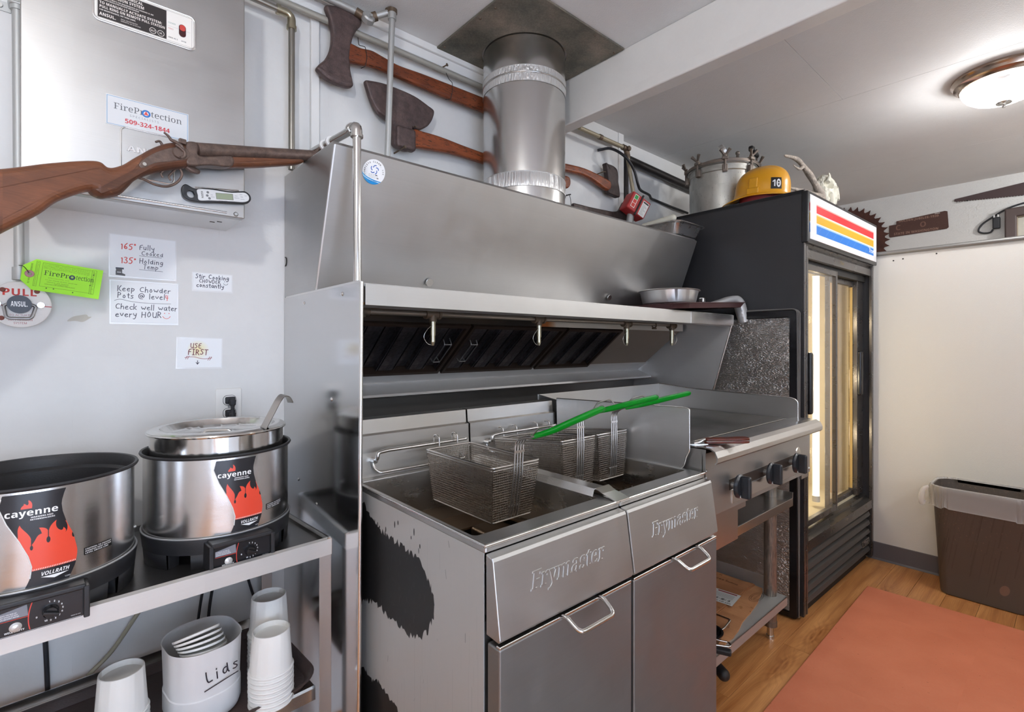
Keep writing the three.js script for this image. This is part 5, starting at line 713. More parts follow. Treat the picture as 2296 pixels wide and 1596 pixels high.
{ const t = thing('lids_bin', 'white plastic bin hand lettered Lids standing on the brown tray', 'bin', [0.236, 0.411, 0.315], 0.12, undefined, true);
  const o = (k, y, sx = 1) => ({ pts: rrect(-0.077 * k * sx, 0.077 * k * sx, -0.086 * k, 0.088 * k, 0.068 * k, 10), y });
  const binM = phys({ color: lin(0.80, 0.80, 0.80), roughness: 0.35, transmission: 0.12, thickness: 0 });
  const rim = (r) => { r.pts = r.pts.map(([x, z]) => [x, z]); return r; };
  part(t, 'bin', loft([o(0.84, 0), o(0.94, 0.004), o(0.985, 0.016), o(0.985, 0.06), o(0.96, 0.062), o(1.0, 0.163), o(1.015, 0.166), o(1.01, 0.168), o(0.985, 0.166), o(0.945, 0.065), o(0.9, 0.012), o(0.8, 0.006)]), binM);
  const lt = canvas(512, 320, (x) => { x.clearRect(0, 0, 512, 320); hand(x, 'Lids', 90, 215, 190, '#27222b', { rot: -0.16, space: 0.16 }); x.strokeStyle = '#27222b'; x.lineWidth = 14; x.beginPath(); x.moveTo(70, 292); x.lineTo(470, 214); x.stroke(); });
  part(t, 'lettering', new THREE.PlaneGeometry(0.092, 0.0575).translate(0.012, 0.105, 0.0878), std({ map: lt, transparent: true, alphaTest: 0.4, roughness: 0.6 })); 
  const lg = lathe([[0, 0.0], [0.045, 0.0], [0.048, 0.0015], [0.0485, 0.006], [0.0478, 0.006], [0.047, 0.0025], [0, 0.0015]], 0, 0, 0, 48);
  let l0; const base = new THREE.Matrix4().makeRotationY(0.12).setPosition(0.236, 0.411, 0.315);
  for (let k = 0; k < 8; k++) {
    const m = new THREE.Mesh(lg, paperM); m.name = numbered('paper_disc'); const a = -0.46 + k * 0.055;
    const p = V(-0.018 + k * 0.003, 0.183 - k * 0.0085, 0.022 + k * 0.0022).applyMatrix4(base); m.position.copy(p); m.rotation.set(a, 0.1, 0.10 - k * 0.03);
    m.userData = { label: k ? `${ordinal[k]} white paper cup lid from the top of the pile in the lids bin` : 'topmost white paper cup lid leaning in the lids bin', category: 'paper disc', group: 'paper lids in the white bin' }; scene.add(m);
  } }
{ const g = new THREE.IcosahedronGeometry(0.05, 4); const p = g.attributes.position; for (let i = 0; i < p.count; i++) { const v = V().fromBufferAttribute(p, i), k = 1 + 0.3 * PN.noise(v.x * 40, v.y * 40, v.z * 40); v.multiplyScalar(k); p.setXYZ(i, v.x, v.y * 1.1, v.z); } g.computeVertexNormals();
  solo('plastic_bag', 'crumpled clear plastic bag on the shelf at the far left edge', 'bag', g.translate(-0.135, 0.465, 0.28), phys({ color: lin(0.85, 0.87, 0.86), transmission: 0.5, roughness: 0.3, thickness: 0 })); }
// ---------- deep fryers ----------
const sidePaint = canvas(768, 1100, (x, w, h) => {
  x.fillStyle = '#b4b4b2'; x.fillRect(0, 0, w, h);
  for (let i = 0; i < 260; i++) { x.fillStyle = `rgba(${rnd() < 0.5 ? '70,70,70' : '200,200,198'},${rr(0.02, 0.09)})`; x.fillRect(rr(0, w), rr(0, h), rr(1, 3), rr(20, 160)); }
  for (let i = 0; i < 40; i++) { x.strokeStyle = `rgba(60,60,60,${rr(0.15, 0.5)})`; x.lineWidth = rr(0.8, 2); x.beginPath(); const a = rr(200, w), b = rr(0, h); x.moveTo(a, b); x.lineTo(a + rr(-8, 8), b + rr(4, 26)); x.stroke(); }
  const P = (z, y) => [(z - 0.41) / 0.61 * w, (1 - y / 0.906) * h];
  const blot = (pts, jag) => { x.fillStyle = '#232324'; x.beginPath(); const all = pts.map(([z, y]) => P(z, y)); all.forEach((p, i) => { const q = all[(i + 1) % all.length], n = Math.max(2, Math.round(Math.hypot(q[0] - p[0], q[1] - p[1]) / 7)); for (let k = 0; k < n; k++) { const t = k / n, X = p[0] + (q[0] - p[0]) * t + rr(-3, 3), Y = p[1] + (q[1] - p[1]) * t + rr(-jag, jag); i || k ? x.lineTo(X, Y) : x.moveTo(X, Y); } }); x.closePath(); x.fill(); };
  blot([[0.40, 0.90], [0.50, 0.889], [0.53, 0.872], [0.552, 0.85], [0.60, 0.836], [0.675, 0.832], [0.746, 0.826], [0.79, 0.821], [0.815, 0.80], [0.835, 0.78], [0.848, 0.75], [0.845, 0.722], [0.826, 0.69], [0.802, 0.664], [0.77, 0.65], [0.746, 0.644], [0.70, 0.643], [0.653, 0.646], [0.585, 0.654], [0.55, 0.645], [0.504, 0.626], [0.40, 0.61]], 11);
  blot([[0.40, 0.49], [0.50, 0.462], [0.56, 0.455], [0.60, 0.466], [0.65, 0.46], [0.70, 0.45], [0.76, 0.41], [0.80, 0.36], [0.83, 0.29], [0.84, 0.2], [0.80, 0.12], [0.7, 0.06], [0.40, 0.03]], 10);
  x.fillStyle = '#232324'; for (let i = 0; i < 12; i++) { const [a, b] = P(rr(0.52, 0.80), rr(0.838, 0.885)); x.beginPath(); x.ellipse(a, b, rr(0.8, 3), rr(3, 10), 0, 0, 7); x.fill(); }
  for (let i = 0; i < 220; i++) { const [a, b] = P(rr(0.42, 0.84), rr(0.65, 0.82)); x.fillStyle = `rgba(150,150,146,${rr(0.05, 0.3)})`; x.fillRect(a, b, rr(0.6, 1.6), rr(2, 14)); }
});
const oilM = phys({ color: lin(0.035, 0.018, 0.008), roughness: 0.06, clearcoat: 1 });
const tankM = std({ color: lin(0.50, 0.48, 0.45), metalness: 1, roughness: 0.34, roughnessMap: rep(smudge, 4), map: rep(steelTone, 4) });
const brownSteel = std({ color: lin(0.36, 0.27, 0.19), metalness: 1, roughness: 0.4, map: rep(steelTone, 4) });
function fryer(x0, label, first) {
  const x1 = x0 + 0.393, zb = 0.41, zf = 1.014, top = 0.92, t = thing('deep_fryer', label, 'deep fryer', [(x0 + x1) / 2, 0, 0.7], 0, 'deep fryers under the hood');
  // cabinet
  const sideM = first ? std({ map: sidePaint, metalness: 0.3, roughness: 0.45 }) : M.steel;
  const sg = box(x0, x0 + 0.002, 0.05, 0.906, zb, zf - 0.004); { const p = sg.attributes.position, u = sg.attributes.uv; for (let i = 0; i < p.count; i++) u.setXY(i, (p.getZ(i) - 0.41) / 0.61, p.getY(i) / 0.906); }
  part(t, 'side_panel', sg, sideM, first ? 'grey side panel with worn black patches' : undefined); part(t, 'side_panel', box(x1 - 0.002, x1, 0.05, 0.906, zb, zf - 0.004), M.steel);
  part(t, 'frame', merge(box(x0 + 0.003, x1 - 0.003, 0.05, 0.07, zb, zf - 0.02), box(x0 + 0.003, x0 + 0.02, 0.07, 0.78, zf - 0.04, zf - 0.006), box(x1 - 0.02, x1 - 0.003, 0.07, 0.78, zf - 0.04, zf - 0.006), box(x0 + 0.003, x1 - 0.003, 0.07, 0.7, zb, zb + 0.004)), M.dark);
  for (const [x, z] of [[x0 + 0.04, zb + 0.05], [x1 - 0.04, zb + 0.05], [x0 + 0.04, zf - 0.08], [x1 - 0.04, zf - 0.08]]) part(t, 'foot', cyl([x, 0, z], [x, 0.052, z], 0.018, 0.022), M.steelDull);
  // top rim: sloped deck round the tank
  const a = x0 + 0.014, b = x1 - 0.014, c = zb + 0.06, d = zf - 0.05;
  const rim = shapeOf(rrect(x0, x1, -zf, -zb, 0.004, 2)); rim.holes.push(new THREE.Path(rrect(a, b, -d, -c, 0.012, 4).map(([x, y]) => V2(x, y))));
  part(t, 'top_rim', uvm(extr(rim, 0.014, 0.002).rotateX(-Math.PI / 2).translate(0, top - 0.014, 0)), M.steel);
  part(t, 'rim_bead', merge(cyl([x0 + 0.002, top - 0.001, zb], [x0 + 0.002, top - 0.001, zf], 0.0032), cyl([x0, top - 0.002, zf - 0.002], [x1, top - 0.002, zf - 0.002], 0.0038)), M.steelBright);
  // tank: outer basin, shelves at both sides, deep well in the middle
  const wall = (pts) => pts;
  const ringAt = (e, y, e2 = e) => ({ pts: rrect(a + e, b - e, c + e2, d - e2, 0.012, 3), y });
  part(t, 'basin', merge(loft([ringAt(0, top - 0.004), ringAt(0.003, top - 0.03), ringAt(0.004, 0.79)].reverse(), false, false).scale(1, 1, 1)), (() => { const m = tankM.clone(); m.side = THREE.DoubleSide; return m; })());
  const ledgeM = brownSteel;
  part(t, 'cold_zone_ledge', merge(box(a, b, 0.80, 0.806, c, c + 0.10), prismX([[c + 0.10, 0.806], [c + 0.10, 0.80], [c + 0.14, 0.775], [c + 0.14, 0.781]], a, b), box(a, b, 0.795, 0.801, d - 0.07, d), box(a, a + 0.02, 0.795, 0.801, c, d), box(b - 0.02, b, 0.795, 0.801, c, d)), ledgeM);
  if (first) {
    part(t, 'heat_tube', box(a + 0.02, a + 0.115, 0.70, 0.775, c + 0.14, d - 0.07, 0.01), std({ color: lin(0.10, 0.085, 0.075), metalness: 0.8, roughness: 0.35 })); part(t, 'heat_tube', box(b - 0.115, b - 0.02, 0.70, 0.785, c + 0.14, d - 0.07, 0.01), brownSteel);
    part(t, 'basket_screen', merge(...Array.from({ length: 26 }, (_, k) => cyl([a + 0.118, 0.69, c + 0.15 + k * 0.013], [b - 0.118, 0.69, c + 0.15 + k * 0.013], 0.0012, 0.0012, 5))), M.steelDull);
    part(t, 'tank_floor', box(a, b, 0.60, 0.604, c, d), M.dark); part(t, 'tank_well', merge(box(a, a + 0.003, 0.6, 0.8, c, d), box(b - 0.003, b, 0.6, 0.8, c, d), box(a, b, 0.6, 0.8, c, c + 0.003), box(a, b, 0.6, 0.8, d - 0.003, d)), std({ color: lin(0.16, 0.14, 0.12), metalness: 0.9, roughness: 0.35 }));
    part(t, 'oil', box(a + 0.003, b - 0.003, 0.604, 0.66, c + 0.003, d - 0.003), oilM);
  } else part(t, 'oil', box(a + 0.003, b - 0.003, 0.80, 0.842, c + 0.003, d - 0.003), oilM, 'dark still frying oil');
  // splash back with step and basket hanger
  const bs = part(t, 'splash_back', merge(prismX(band([[zb + 0.03, top], [zb + 0.022, 0.985], [zb + 0.020, 1.030], [zb + 0.008, 1.034], [zb + 0.004, 1.072], [zb - 0.03, 1.074], [zb - 0.032, 0.9]], 0.003), x0 + 0.002, x1 - 0.002)), std({ color: lin(0.56, 0.54, 0.51), metalness: 1, roughness: 0.42, roughnessMap: rep(smudge, 4), map: rep(steelTone, 3), bumpMap: rep(streak, 3), bumpScale: 0.00006 }));
  part(t, 'flue_box', box(x0 + 0.03, x1 - 0.03, 0.55, 1.0, 0.2, zb - 0.034), M.dark);
  const hz = zb + 0.06, hx0 = x0 + 0.062, hx1 = x1 - 0.035;
  part(bs, 'hanger_bar', merge(wire([[hx0, 0.965, zb + 0.026], [hx0, 0.972, hz], [hx0 + 0.0, 0.99, hz], [hx0 + 0.028, 0.993, hz + 0.001], [hx1, 0.993, hz + 0.001], [hx1, 0.985, zb + 0.024]], 0.0048, 0.012, 10), wire([[hx0, 0.968, zb + 0.028], [hx0, 0.945, zb + 0.034], [hx0 + 0.012, 0.932, hz - 0.012], [hx1, 0.932, hz - 0.012], [hx1, 0.945, zb + 0.034]], 0.0042, 0.01, 8)), M.steelBright);
  part(bs, 'hanger_bolt', cyl([hx0, 0.966, zb + 0.02], [hx0, 0.966, zb + 0.048], 0.007), M.steelBright);
  // leaning name panel
  const H = [[zf + 0.001, 0.905], [zf + 0.018, 0.902], [zf + 0.021, 0.896], [zf + 0.040, 0.766], [zf + 0.036, 0.760], [zf + 0.002, 0.762]];
  const hp = part(t, 'name_panel', prismX(H, x0 + 0.001, x1 - 0.001, 0.002), M.steel);
  const tg = new TextGeometry('Frymaster', { font: fontSerif, size: 0.034, depth: 0.0003, bevelEnabled: true, bevelThickness: 0.0013, bevelSize: 0.0007, bevelSegments: 2, curveSegments: 5 });
  tg.applyMatrix4(new THREE.Matrix4().makeShear(0, 0, 0.30, 0, 0, 0)); tg.computeBoundingBox(); const tw = tg.boundingBox.max.x - tg.boundingBox.min.x; tg.scale(0.222 / tw, 0.95, 1);
  part(hp, 'embossed_lettering', tg.rotateX(-Math.atan2(0.019, 0.13)).translate(x0 + 0.082, 0.824, zf + 0.0312), M.steel, 'raised script lettering');
  // door with wire handle
  const dr = part(t, 'door', box(x0 + 0.003, x1 - 0.003, 0.08, 0.748, zf + 0.002, zf + 0.037, 0.004), std({ color: lin(0.30, 0.30, 0.298), metalness: 0.95, roughness: 0.62, roughnessMap: rep(smudge, 2.2), map: rep(steelTone, 1.7) }));
  const m = x0 + 0.215;
  part(dr, 'handle', wire([[m - 0.058, 0.749, zf + 0.020], [m - 0.057, 0.752, zf + 0.036], [m - 0.056, 0.757, zf + 0.050], [m - 0.052, 0.738, zf + 0.083], [m + 0.052, 0.738, zf + 0.083], [m + 0.056, 0.757, zf + 0.050], [m + 0.057, 0.752, zf + 0.036], [m + 0.058, 0.749, zf + 0.020]], 0.0046, 0.014, 10), M.chrome);
  part(dr, 'door_lip', box(x0 + 0.004, x1 - 0.004, 0.7465, 0.7525, zf + 0.026, zf + 0.037, 0.002), M.steelBright);
  part(dr, 'screw', lathe([[0, 0.004], [0.004, 0.003], [0.006, 0], [0, 0]], x0 + 0.1, 0.748, zf + 0.02, 12), M.screw);
  return t;
}
fryer(0.555, 'left deep fryer with worn black side and one basket over its tank', true);
fryer(0.9505, 'right deep fryer next to the griddle with two hanging baskets', false);
{ const t = thing('joining_strip', 'bent steel strip covering the gap between the two deep fryers', 'metal strip', [0.949, 0.92, 0.72]);
  part(t, 'strip', merge(prismZ(band([[0.925, 0.921], [0.931, 0.938], [0.966, 0.938], [0.972, 0.921]], 0.002), 0.475, 0.955), prismX(band([[0.955, 0.939], [0.975, 0.93], [1.016, 0.921]], 0.002), 0.935, 0.985)), M.steelBright); }
{ const pts = [[0.445, 0.895], [0.44, 1.083], [0.955, 1.098], [0.968, 1.094], [0.968, 0.972], [0.958, 0.956], [0.952, 0.93], [0.93, 0.906], [0.905, 0.895], [0.80, 0.889]];
  const t = thing('splash_guard', 'tall steel splash guard standing between the right fryer and the griddle', 'splash guard', [1.347, 0.889, 0.7]);
  part(t, 'sheet', prismX(pts, 1.340, 1.3435, 0.0008), std({ color: lin(0.78, 0.78, 0.78), metalness: 0.95, roughness: 0.46, roughnessMap: rep(smudge, 2.5), map: rep(steelTone, 2) }));
  part(t, 'hem', wire([[1.342, 1.083, 0.44], [1.342, 1.098, 0.955], [1.342, 1.094, 0.968], [1.342, 0.972, 0.968], [1.342, 0.956, 0.958], [1.342, 0.93, 0.952], [1.342, 0.906, 0.93], [1.342, 0.895, 0.905]], 0.0025, 0.008, 8), M.steelBright); }
// ---------- wire baskets ----------
const wireM = std({ color: lin(0.36, 0.31, 0.26), metalness: 1, roughness: 0.33 }), wireB = std({ color: lin(0.62, 0.59, 0.56), metalness: 1, roughness: 0.28 });
const greenM = phys({ color: lin(0.004, 0.32, 0.02), roughness: 0.25, clearcoat: 0.6, clearcoatRoughness: 0.1 });
const rod = (a, b, r) => cyl(a, b, r, r, 4);
function basket(label, x, y, z, turn, hl) {
  const t = thing('fry_basket', label, 'fry basket', [x, y, z], turn, 'wire fry baskets', true);
  const w = 0.077, l = 0.150, bw = 0.065, bl = 0.132, h = 0.138;    // rim half sizes, floor half sizes, depth; rim at local y = h
  const side = (u, v) => { const k = v / h; return [(bw + (w - bw) * k), (bl + (l - bl) * k)]; };
  const gs = []; const n = 24, m = 46, q = 22, r = 0.001;
  for (let i = 0; i <= n; i++) { const s = -1 + 2 * i / n; gs.push(rod([s * bw, 0, -bl], [s * bw, 0, bl], r), rod([s * bw, 0, -bl], [s * w, h, -l], r), rod([s * bw, 0, bl], [s * w, h, l], r)); }
  for (let i = 0; i <= m; i++) { const s = -1 + 2 * i / m; gs.push(rod([-bw, 0.001, s * bl], [bw, 0.001, s * bl], r), rod([-bw, 0, s * bl], [-w, h, s * l], r), rod([bw, 0, s * bl], [w, h, s * l], r)); }
  for (let j = 1; j < q; j++) { const [a, b] = side(0, j / q * h), yy = j / q * h; gs.push(rod([-a, yy, -b], [a, yy, -b], r), rod([-a, yy, b], [a, yy, b], r), rod([-a, yy, -b], [-a, yy, b], r), rod([a, yy, -b], [a, yy, b], r)); }
  part(t, 'wire_mesh', merge(gs), wireM, 'fine woven wire mesh'); 
  part(t, 'rim', merge(wire([[-w, h, -l], [w, h, -l], [w, h, l], [-w, h, l]], 0.003, 0.008, 8, true), wire([[-w, h - 0.007, -l], [w, h - 0.007, -l], [w, h - 0.007, l], [-w, h - 0.007, l]], 0.0018, 0.008, 6, true)), wireB);
  part(t, 'bottom_frame', wire([[-bw, -0.001, -bl], [bw, -0.001, -bl], [bw, -0.001, bl], [-bw, -0.001, bl]], 0.002, 0.008, 6, true), wireB);
  for (const s of [-0.032, 0.032]) part(t, 'hook', wire([[s, h - 0.01, -l - 0.001], [s, h + 0.03, -l - 0.004], [s, h + 0.034, -l - 0.018], [s, h + 0.03, -l - 0.032], [s, h + 0.004, -l - 0.032]], 0.0024, 0.012, 8), wireB);
  // handle bracket of three rods on the front and the green coated handle
  const up = 0.058;
  part(t, 'handle_bracket', merge([-0.0135, -0.0045, 0.0045, 0.0135].map((s) => wire([[s * 2.0, -0.002, bl - 0.02], [s, 0.004, bl + 0.004], [s, h - 0.02, l + 0.004], [s, h + up, l + 0.010], [s * 0.8, h + up + 0.012, l + 0.03], [s * 0.5, h + up + 0.02, l + 0.07]], 0.0021, 0.012, 6)), box(-0.017, 0.017, h + 0.03, h + 0.036, l + 0.006, l + 0.010), box(-0.02, 0.02, 0.03, 0.034, bl + 0.006, bl + 0.009)), wireB);
  part(t, 'handle', sweep(smooth([[0, h + up + 0.017, l + 0.055], [0, h + up + 0.017 + 0.022 * hl, l + 0.12], [0, h + up + 0.017 + 0.052 * hl, l + 0.19], [0, h + up + 0.017 + 0.088 * hl, l + 0.275]], 60), (u) => (0.0066 + 0.0014 * Math.sin(u * 3)) * Math.sqrt(Math.max(0.01, 1 - Math.pow(Math.max(0, (u - 0.965) / 0.035), 2))) * Math.sqrt(Math.max(0.02, 1 - Math.pow(Math.max(0, (0.02 - u) / 0.02), 2))), 14), greenM, 'bright green coated handle');
  part(t, 'thumb_loop', wire([[-0.008, h + up + 0.018, l + 0.06], [-0.006, h + up + 0.044, l + 0.085], [0.006, h + up + 0.052, l + 0.12], [0.004, h + up + 0.036, l + 0.135]], 0.0022, 0.01, 6), wireB);
  return t;
}
basket('wire fry basket hanging over the left fryer, its tank partly in view below', 0.834, 0.845, 0.638, 0, 1.04);
{ const b = basket('middle wire fry basket, hanging at the left over the right fryer', 1.100, 0.856, 0.626, 0, 0.42); b.rotation.x = -0.11; b.scale.x = 0.94; }
{ const b = basket('wire fry basket hanging closest to the tall steel splash guard', 1.2565, 0.856, 0.626, 0, 0.42); b.rotation.x = -0.11; b.scale.x = 0.94; }
// ---------- griddle on its stand ----------
{
  const x0 = 1.36, x1 = 2.21, zb = 0.318, zf = 1.0, top = 0.982;
  const t = thing('griddle', 'stainless flat top griddle with three black knobs and a rounded front ledge', 'griddle', [1.785, 0.64, 0.66]);
  const gp = canvas(512, 384, (x, w, h) => { x.fillStyle = '#9c9791'; x.fillRect(0, 0, w, h); for (let i = 0; i < 500; i++) { x.strokeStyle = `rgba(${rnd() < 0.5 ? '40,36,34' : '165,160,154'},${rr(0.02, 0.10)})`; x.lineWidth = rr(1, 7); const a = rr(0, w), b = rr(0, h), l = rr(20, 120), s = rr(-0.3, 0.3); x.beginPath(); x.moveTo(a, b); x.lineTo(a + l, b + l * s); x.stroke(); } for (const [a, b] of [[210, 90], [250, 130], [300, 80], [330, 150]]) { const g = x.createRadialGradient(a, b, 2, a, b, 60); g.addColorStop(0, 'rgba(30,26,24,.55)'); g.addColorStop(1, 'rgba(30,26,24,0)'); x.fillStyle = g; x.fillRect(a - 60, b - 60, 120, 120); } });
  const pg = box(x0 + 0.012, x1 - 0.012, top - 0.02, top, zb + 0.012, 0.92, 0.003); { const p = pg.attributes.position, u = pg.attributes.uv; for (let i = 0; i < p.count; i++) u.setXY(i, (p.getX(i) - x0) / (x1 - x0), (p.getZ(i) - zb) / 0.6); }
  part(t, 'griddle_plate', pg, std({ map: gp, metalness: 0.9, roughness: 0.27, roughnessMap: rep(smudge, 1.5) }), 'worn cooking plate');
  part(t, 'grease_trough', merge(box(x0 + 0.012, x1 - 0.012, 0.93, 0.935, 0.915, 0.945), box(x0 + 0.012, x1 - 0.012, 0.93, 0.978, 0.943, 0.946)), M.dark);
  part(t, 'splash_back', box(x0, x1, 0.70, 1.088, zb, zb + 0.004, 0.001), M.steel);
  const sR = [[zb, 0.93], [zb, 1.088], [0.50, 1.074], [0.93, 1.066], [0.948, 1.060], [0.955, 1.045], [0.957, 0.985], [0.957, 0.93]];
  part(t, 'side_splash', prismX(sR, x1 - 0.004, x1), M.steel);
  part(t, 'splash_hem', wire([[x1 - 0.002, 1.088, zb], [x1 - 0.002, 1.074, 0.50], [x1 - 0.002, 1.066, 0.93], [x1 - 0.002, 1.055, 0.957], [x1 - 0.002, 0.985, 0.957]], 0.003, 0.02, 8), M.steelBright);
  part(t, 'side_splash', prismX([[zb, 0.93], [zb, 1.088], [0.45, 1.07], [0.92, 1.045], [0.936, 1.038], [0.942, 1.02], [0.944, 0.985], [0.944, 0.93]], x0 + 0.004, x0 + 0.008), M.steel);
  // front ledge with rolled nose
  part(t, 'front_ledge', prismX(band([[0.935, 0.975], [0.942, 0.984], [1.0, 0.9865], [1.022, 0.985], [1.036, 0.977], [1.043, 0.962], [1.043, 0.950], [1.037, 0.944]], 0.004), x0 - 0.002, x1 + 0.003), M.steelBright);
  part(t, 'ledge_end_cap', box(x0, x0 + 0.003, 0.90, 0.98, 0.92, 1.008), M.steel);
  // front panel
  const pan = part(t, 'front_panel', box(x0, x1 + 0.002, 0.775, 0.965, zf - 0.004, zf, 0.001), M.steel);
  part(pan, 'slot', box(1.522, 2.04, 0.832, 0.866, zf - 0.001, zf + 0.0012, 0.012), std({ color: lin(0.035, 0.025, 0.02), roughness: 0.4 }), 'long dark control opening');
  part(pan, 'flange', box(1.535, 2.05, 0.790, 0.830, zf - 0.001, zf + 0.004, 0.001), M.steelBright);
  for (const [y, x] of [[0.915, x0 + 0.018], [0.895, x0 + 0.018], [0.79, x0 + 0.018], [0.94, x1 - 0.008], [0.79, x1 - 0.008]]) part(pan, 'rivet', lathe([[0, 0.004], [0.003, 0.0035], [0.0055, 0.001], [0.006, 0], [0, 0]], 0, 0, 0, 14).rotateX(Math.PI / 2).translate(x, y, zf), M.screw);
  for (const x of [1.537, 1.774, 2.0]) {
    const k = part(t, 'knob', merge(lathe([[0, 0.012], [0.030, 0.010], [0.036, 0.005], [0.036, 0.0], [0.018, -0.004], [0, -0.004]], 0, 0, 0, 40).rotateX(Math.PI / 2).translate(x, 0.847, zf + 0.022), box(x - 0.009, x + 0.009, 0.813, 0.881, zf + 0.03, zf + 0.060, 0.006)), std({ color: lin(0.02, 0.022, 0.026), roughness: 0.3 }));
    part(k, 'shaft', cyl([x, 0.847, zf - 0.01], [x, 0.847, zf + 0.02], 0.009), M.steelDull);
    part(k, 'dial_marks', merge(...[0, 1, 2].map((i) => box(x - 0.010 + i * 0.006, x - 0.007 + i * 0.006, 0.815 + i * 0.002, 0.822 + i * 0.002, zf + 0.0305, zf + 0.0325))), M.white);
  }
  part(t, 'badge', lathe([[0, 0.003], [0.02, 0.002], [0.022, 0], [0, 0]], 0, 0, 0, 32).rotateX(Math.PI / 2).translate(2.085, 0.868, zf), M.steelBright, 'round chrome badge');
  part(t, 'grease_drawer', merge(box(1.452, 1.616, 0.655, 0.760, 0.62, zf - 0.016, 0.001), box(1.457, 1.665, 0.750, 0.772, zf - 0.018, zf - 0.012, 0.002)), std({ color: lin(0.52, 0.50, 0.49), metalness: 1, roughness: 0.4, roughnessMap: rep(smudge, 4) }));
  part(t, 'body', merge(box(x0 + 0.004, x1 - 0.004, 0.78, 0.955, zb + 0.004, 0.93), box(x1 - 0.004, x1, 0.76, 0.965, zb, zf - 0.004)), M.steelDull);
  part(t, 'corner_bracket', box(x1 - 0.075, x1, 0.757, 0.80, zf - 0.012, zf - 0.004), M.steelBright);
}
{
  const t = thing('equipment_stand', 'galvanized stand with two shelves carrying the griddle', 'stand', [1.83, 0, 0.6]);
  const xa = 1.37, xb = 2.335, za = 0.33, zb = 0.895;
  const legM = std({ color: lin(0.34, 0.31, 0.28), metalness: 0.8, roughness: 0.5, map: rep(field(256, 256, (x, y) => { const n = fbm(x / 30, y / 60, 6.6, 4); return [0.8 + 0.9 * n, 0.76 + 0.75 * n, 0.72 + 0.6 * n]; }), 4) });
  part(t, 'upper_shelf', merge(box(xa, xb, 0.618, 0.622, za, zb - 0.004), box(xa, xb, 0.588, 0.622, zb - 0.004, zb, 0.001), box(xb - 0.003, xb, 0.588, 0.646, za, zb, 0.001), box(xa, xb, 0.588, 0.646, za - 0.003, za, 0.001)), M.steelBright);
  part(t, 'lower_shelf', merge(box(xa, xb, 0.185, 0.189, za, zb - 0.024), box(xa, xb, 0.150, 0.189, zb - 0.028, zb - 0.024, 0.001), box(xb - 0.003, xb, 0.150, 0.245, za, zb - 0.075, 0.001), box(xa, xb, 0.150, 0.245, za - 0.003, za, 0.001)), M.galv);
  for (const [x, z] of [[2.298, 0.815], [2.298, 0.37], [1.41, 0.37], [1.41, 0.815]]) {
    const l = part(t, 'leg', merge(cyl([x, 0.062, z], [x, 0.755, z], 0.0255, 0.0255, 28), cyl([x, 0.055, z], [x, 0.075, z], 0.028, 0.028, 28)), legM);
    part(l, 'foot', merge(cyl([x, 0.012, z], [x, 0.058, z], 0.0145, 0.0145, 6), cyl([x, 0, z], [x, 0.012, z], 0.018, 0.016)), M.steelBright);
  }
  part(t, 'rail', box(xa, xb - 0.03, 0.735, 0.757, 0.78, 0.82), M.steelDull);
}
// scraper on the ledge
{ const t = thing('griddle_scraper', 'dark red wooden handled scraper lying on the griddle ledge', 'scraper', [1.44, 0.989, 1.0]);
  const red = std({ map: rep(hick, 4, 12), color: lin(0.5, 0.33, 0.33), roughness: 0.35 }), put = (q) => q.rotateY(-0.69).rotateZ(0.02).translate(1.402, 0.990, 0.985);
  const half = (y) => put(uvm(extr(splineShape([[0, 0.009], [0.02, 0.012], [0.07, 0.013], [0.115, 0.0155], [0.128, 0.010], [0.128, -0.010], [0.115, -0.0155], [0.07, -0.013], [0.02, -0.012], [0, -0.009]], 60), 0.0075, 0.003, 3)).rotateX(-Math.PI / 2).translate(0, y, 0));
  part(t, 'handle', half(0), red); part(t, 'handle', half(0.0085), red);
  part(t, 'tang', put(new THREE.BoxGeometry(0.13, 0.002, 0.024).translate(0.064, 0.008, 0)), M.chrome);
  part(t, 'neck', wire([[1.41, 0.998, 0.99], [1.395, 1.004, 0.985], [1.385, 0.995, 0.978], [1.375, 0.9905, 0.965]], 0.004, 0.01, 8), M.chrome);
  part(t, 'blade', new THREE.BoxGeometry(0.05, 0.0015, 0.06).rotateY(0.9).translate(1.395, 0.9885, 0.955), M.chrome); }
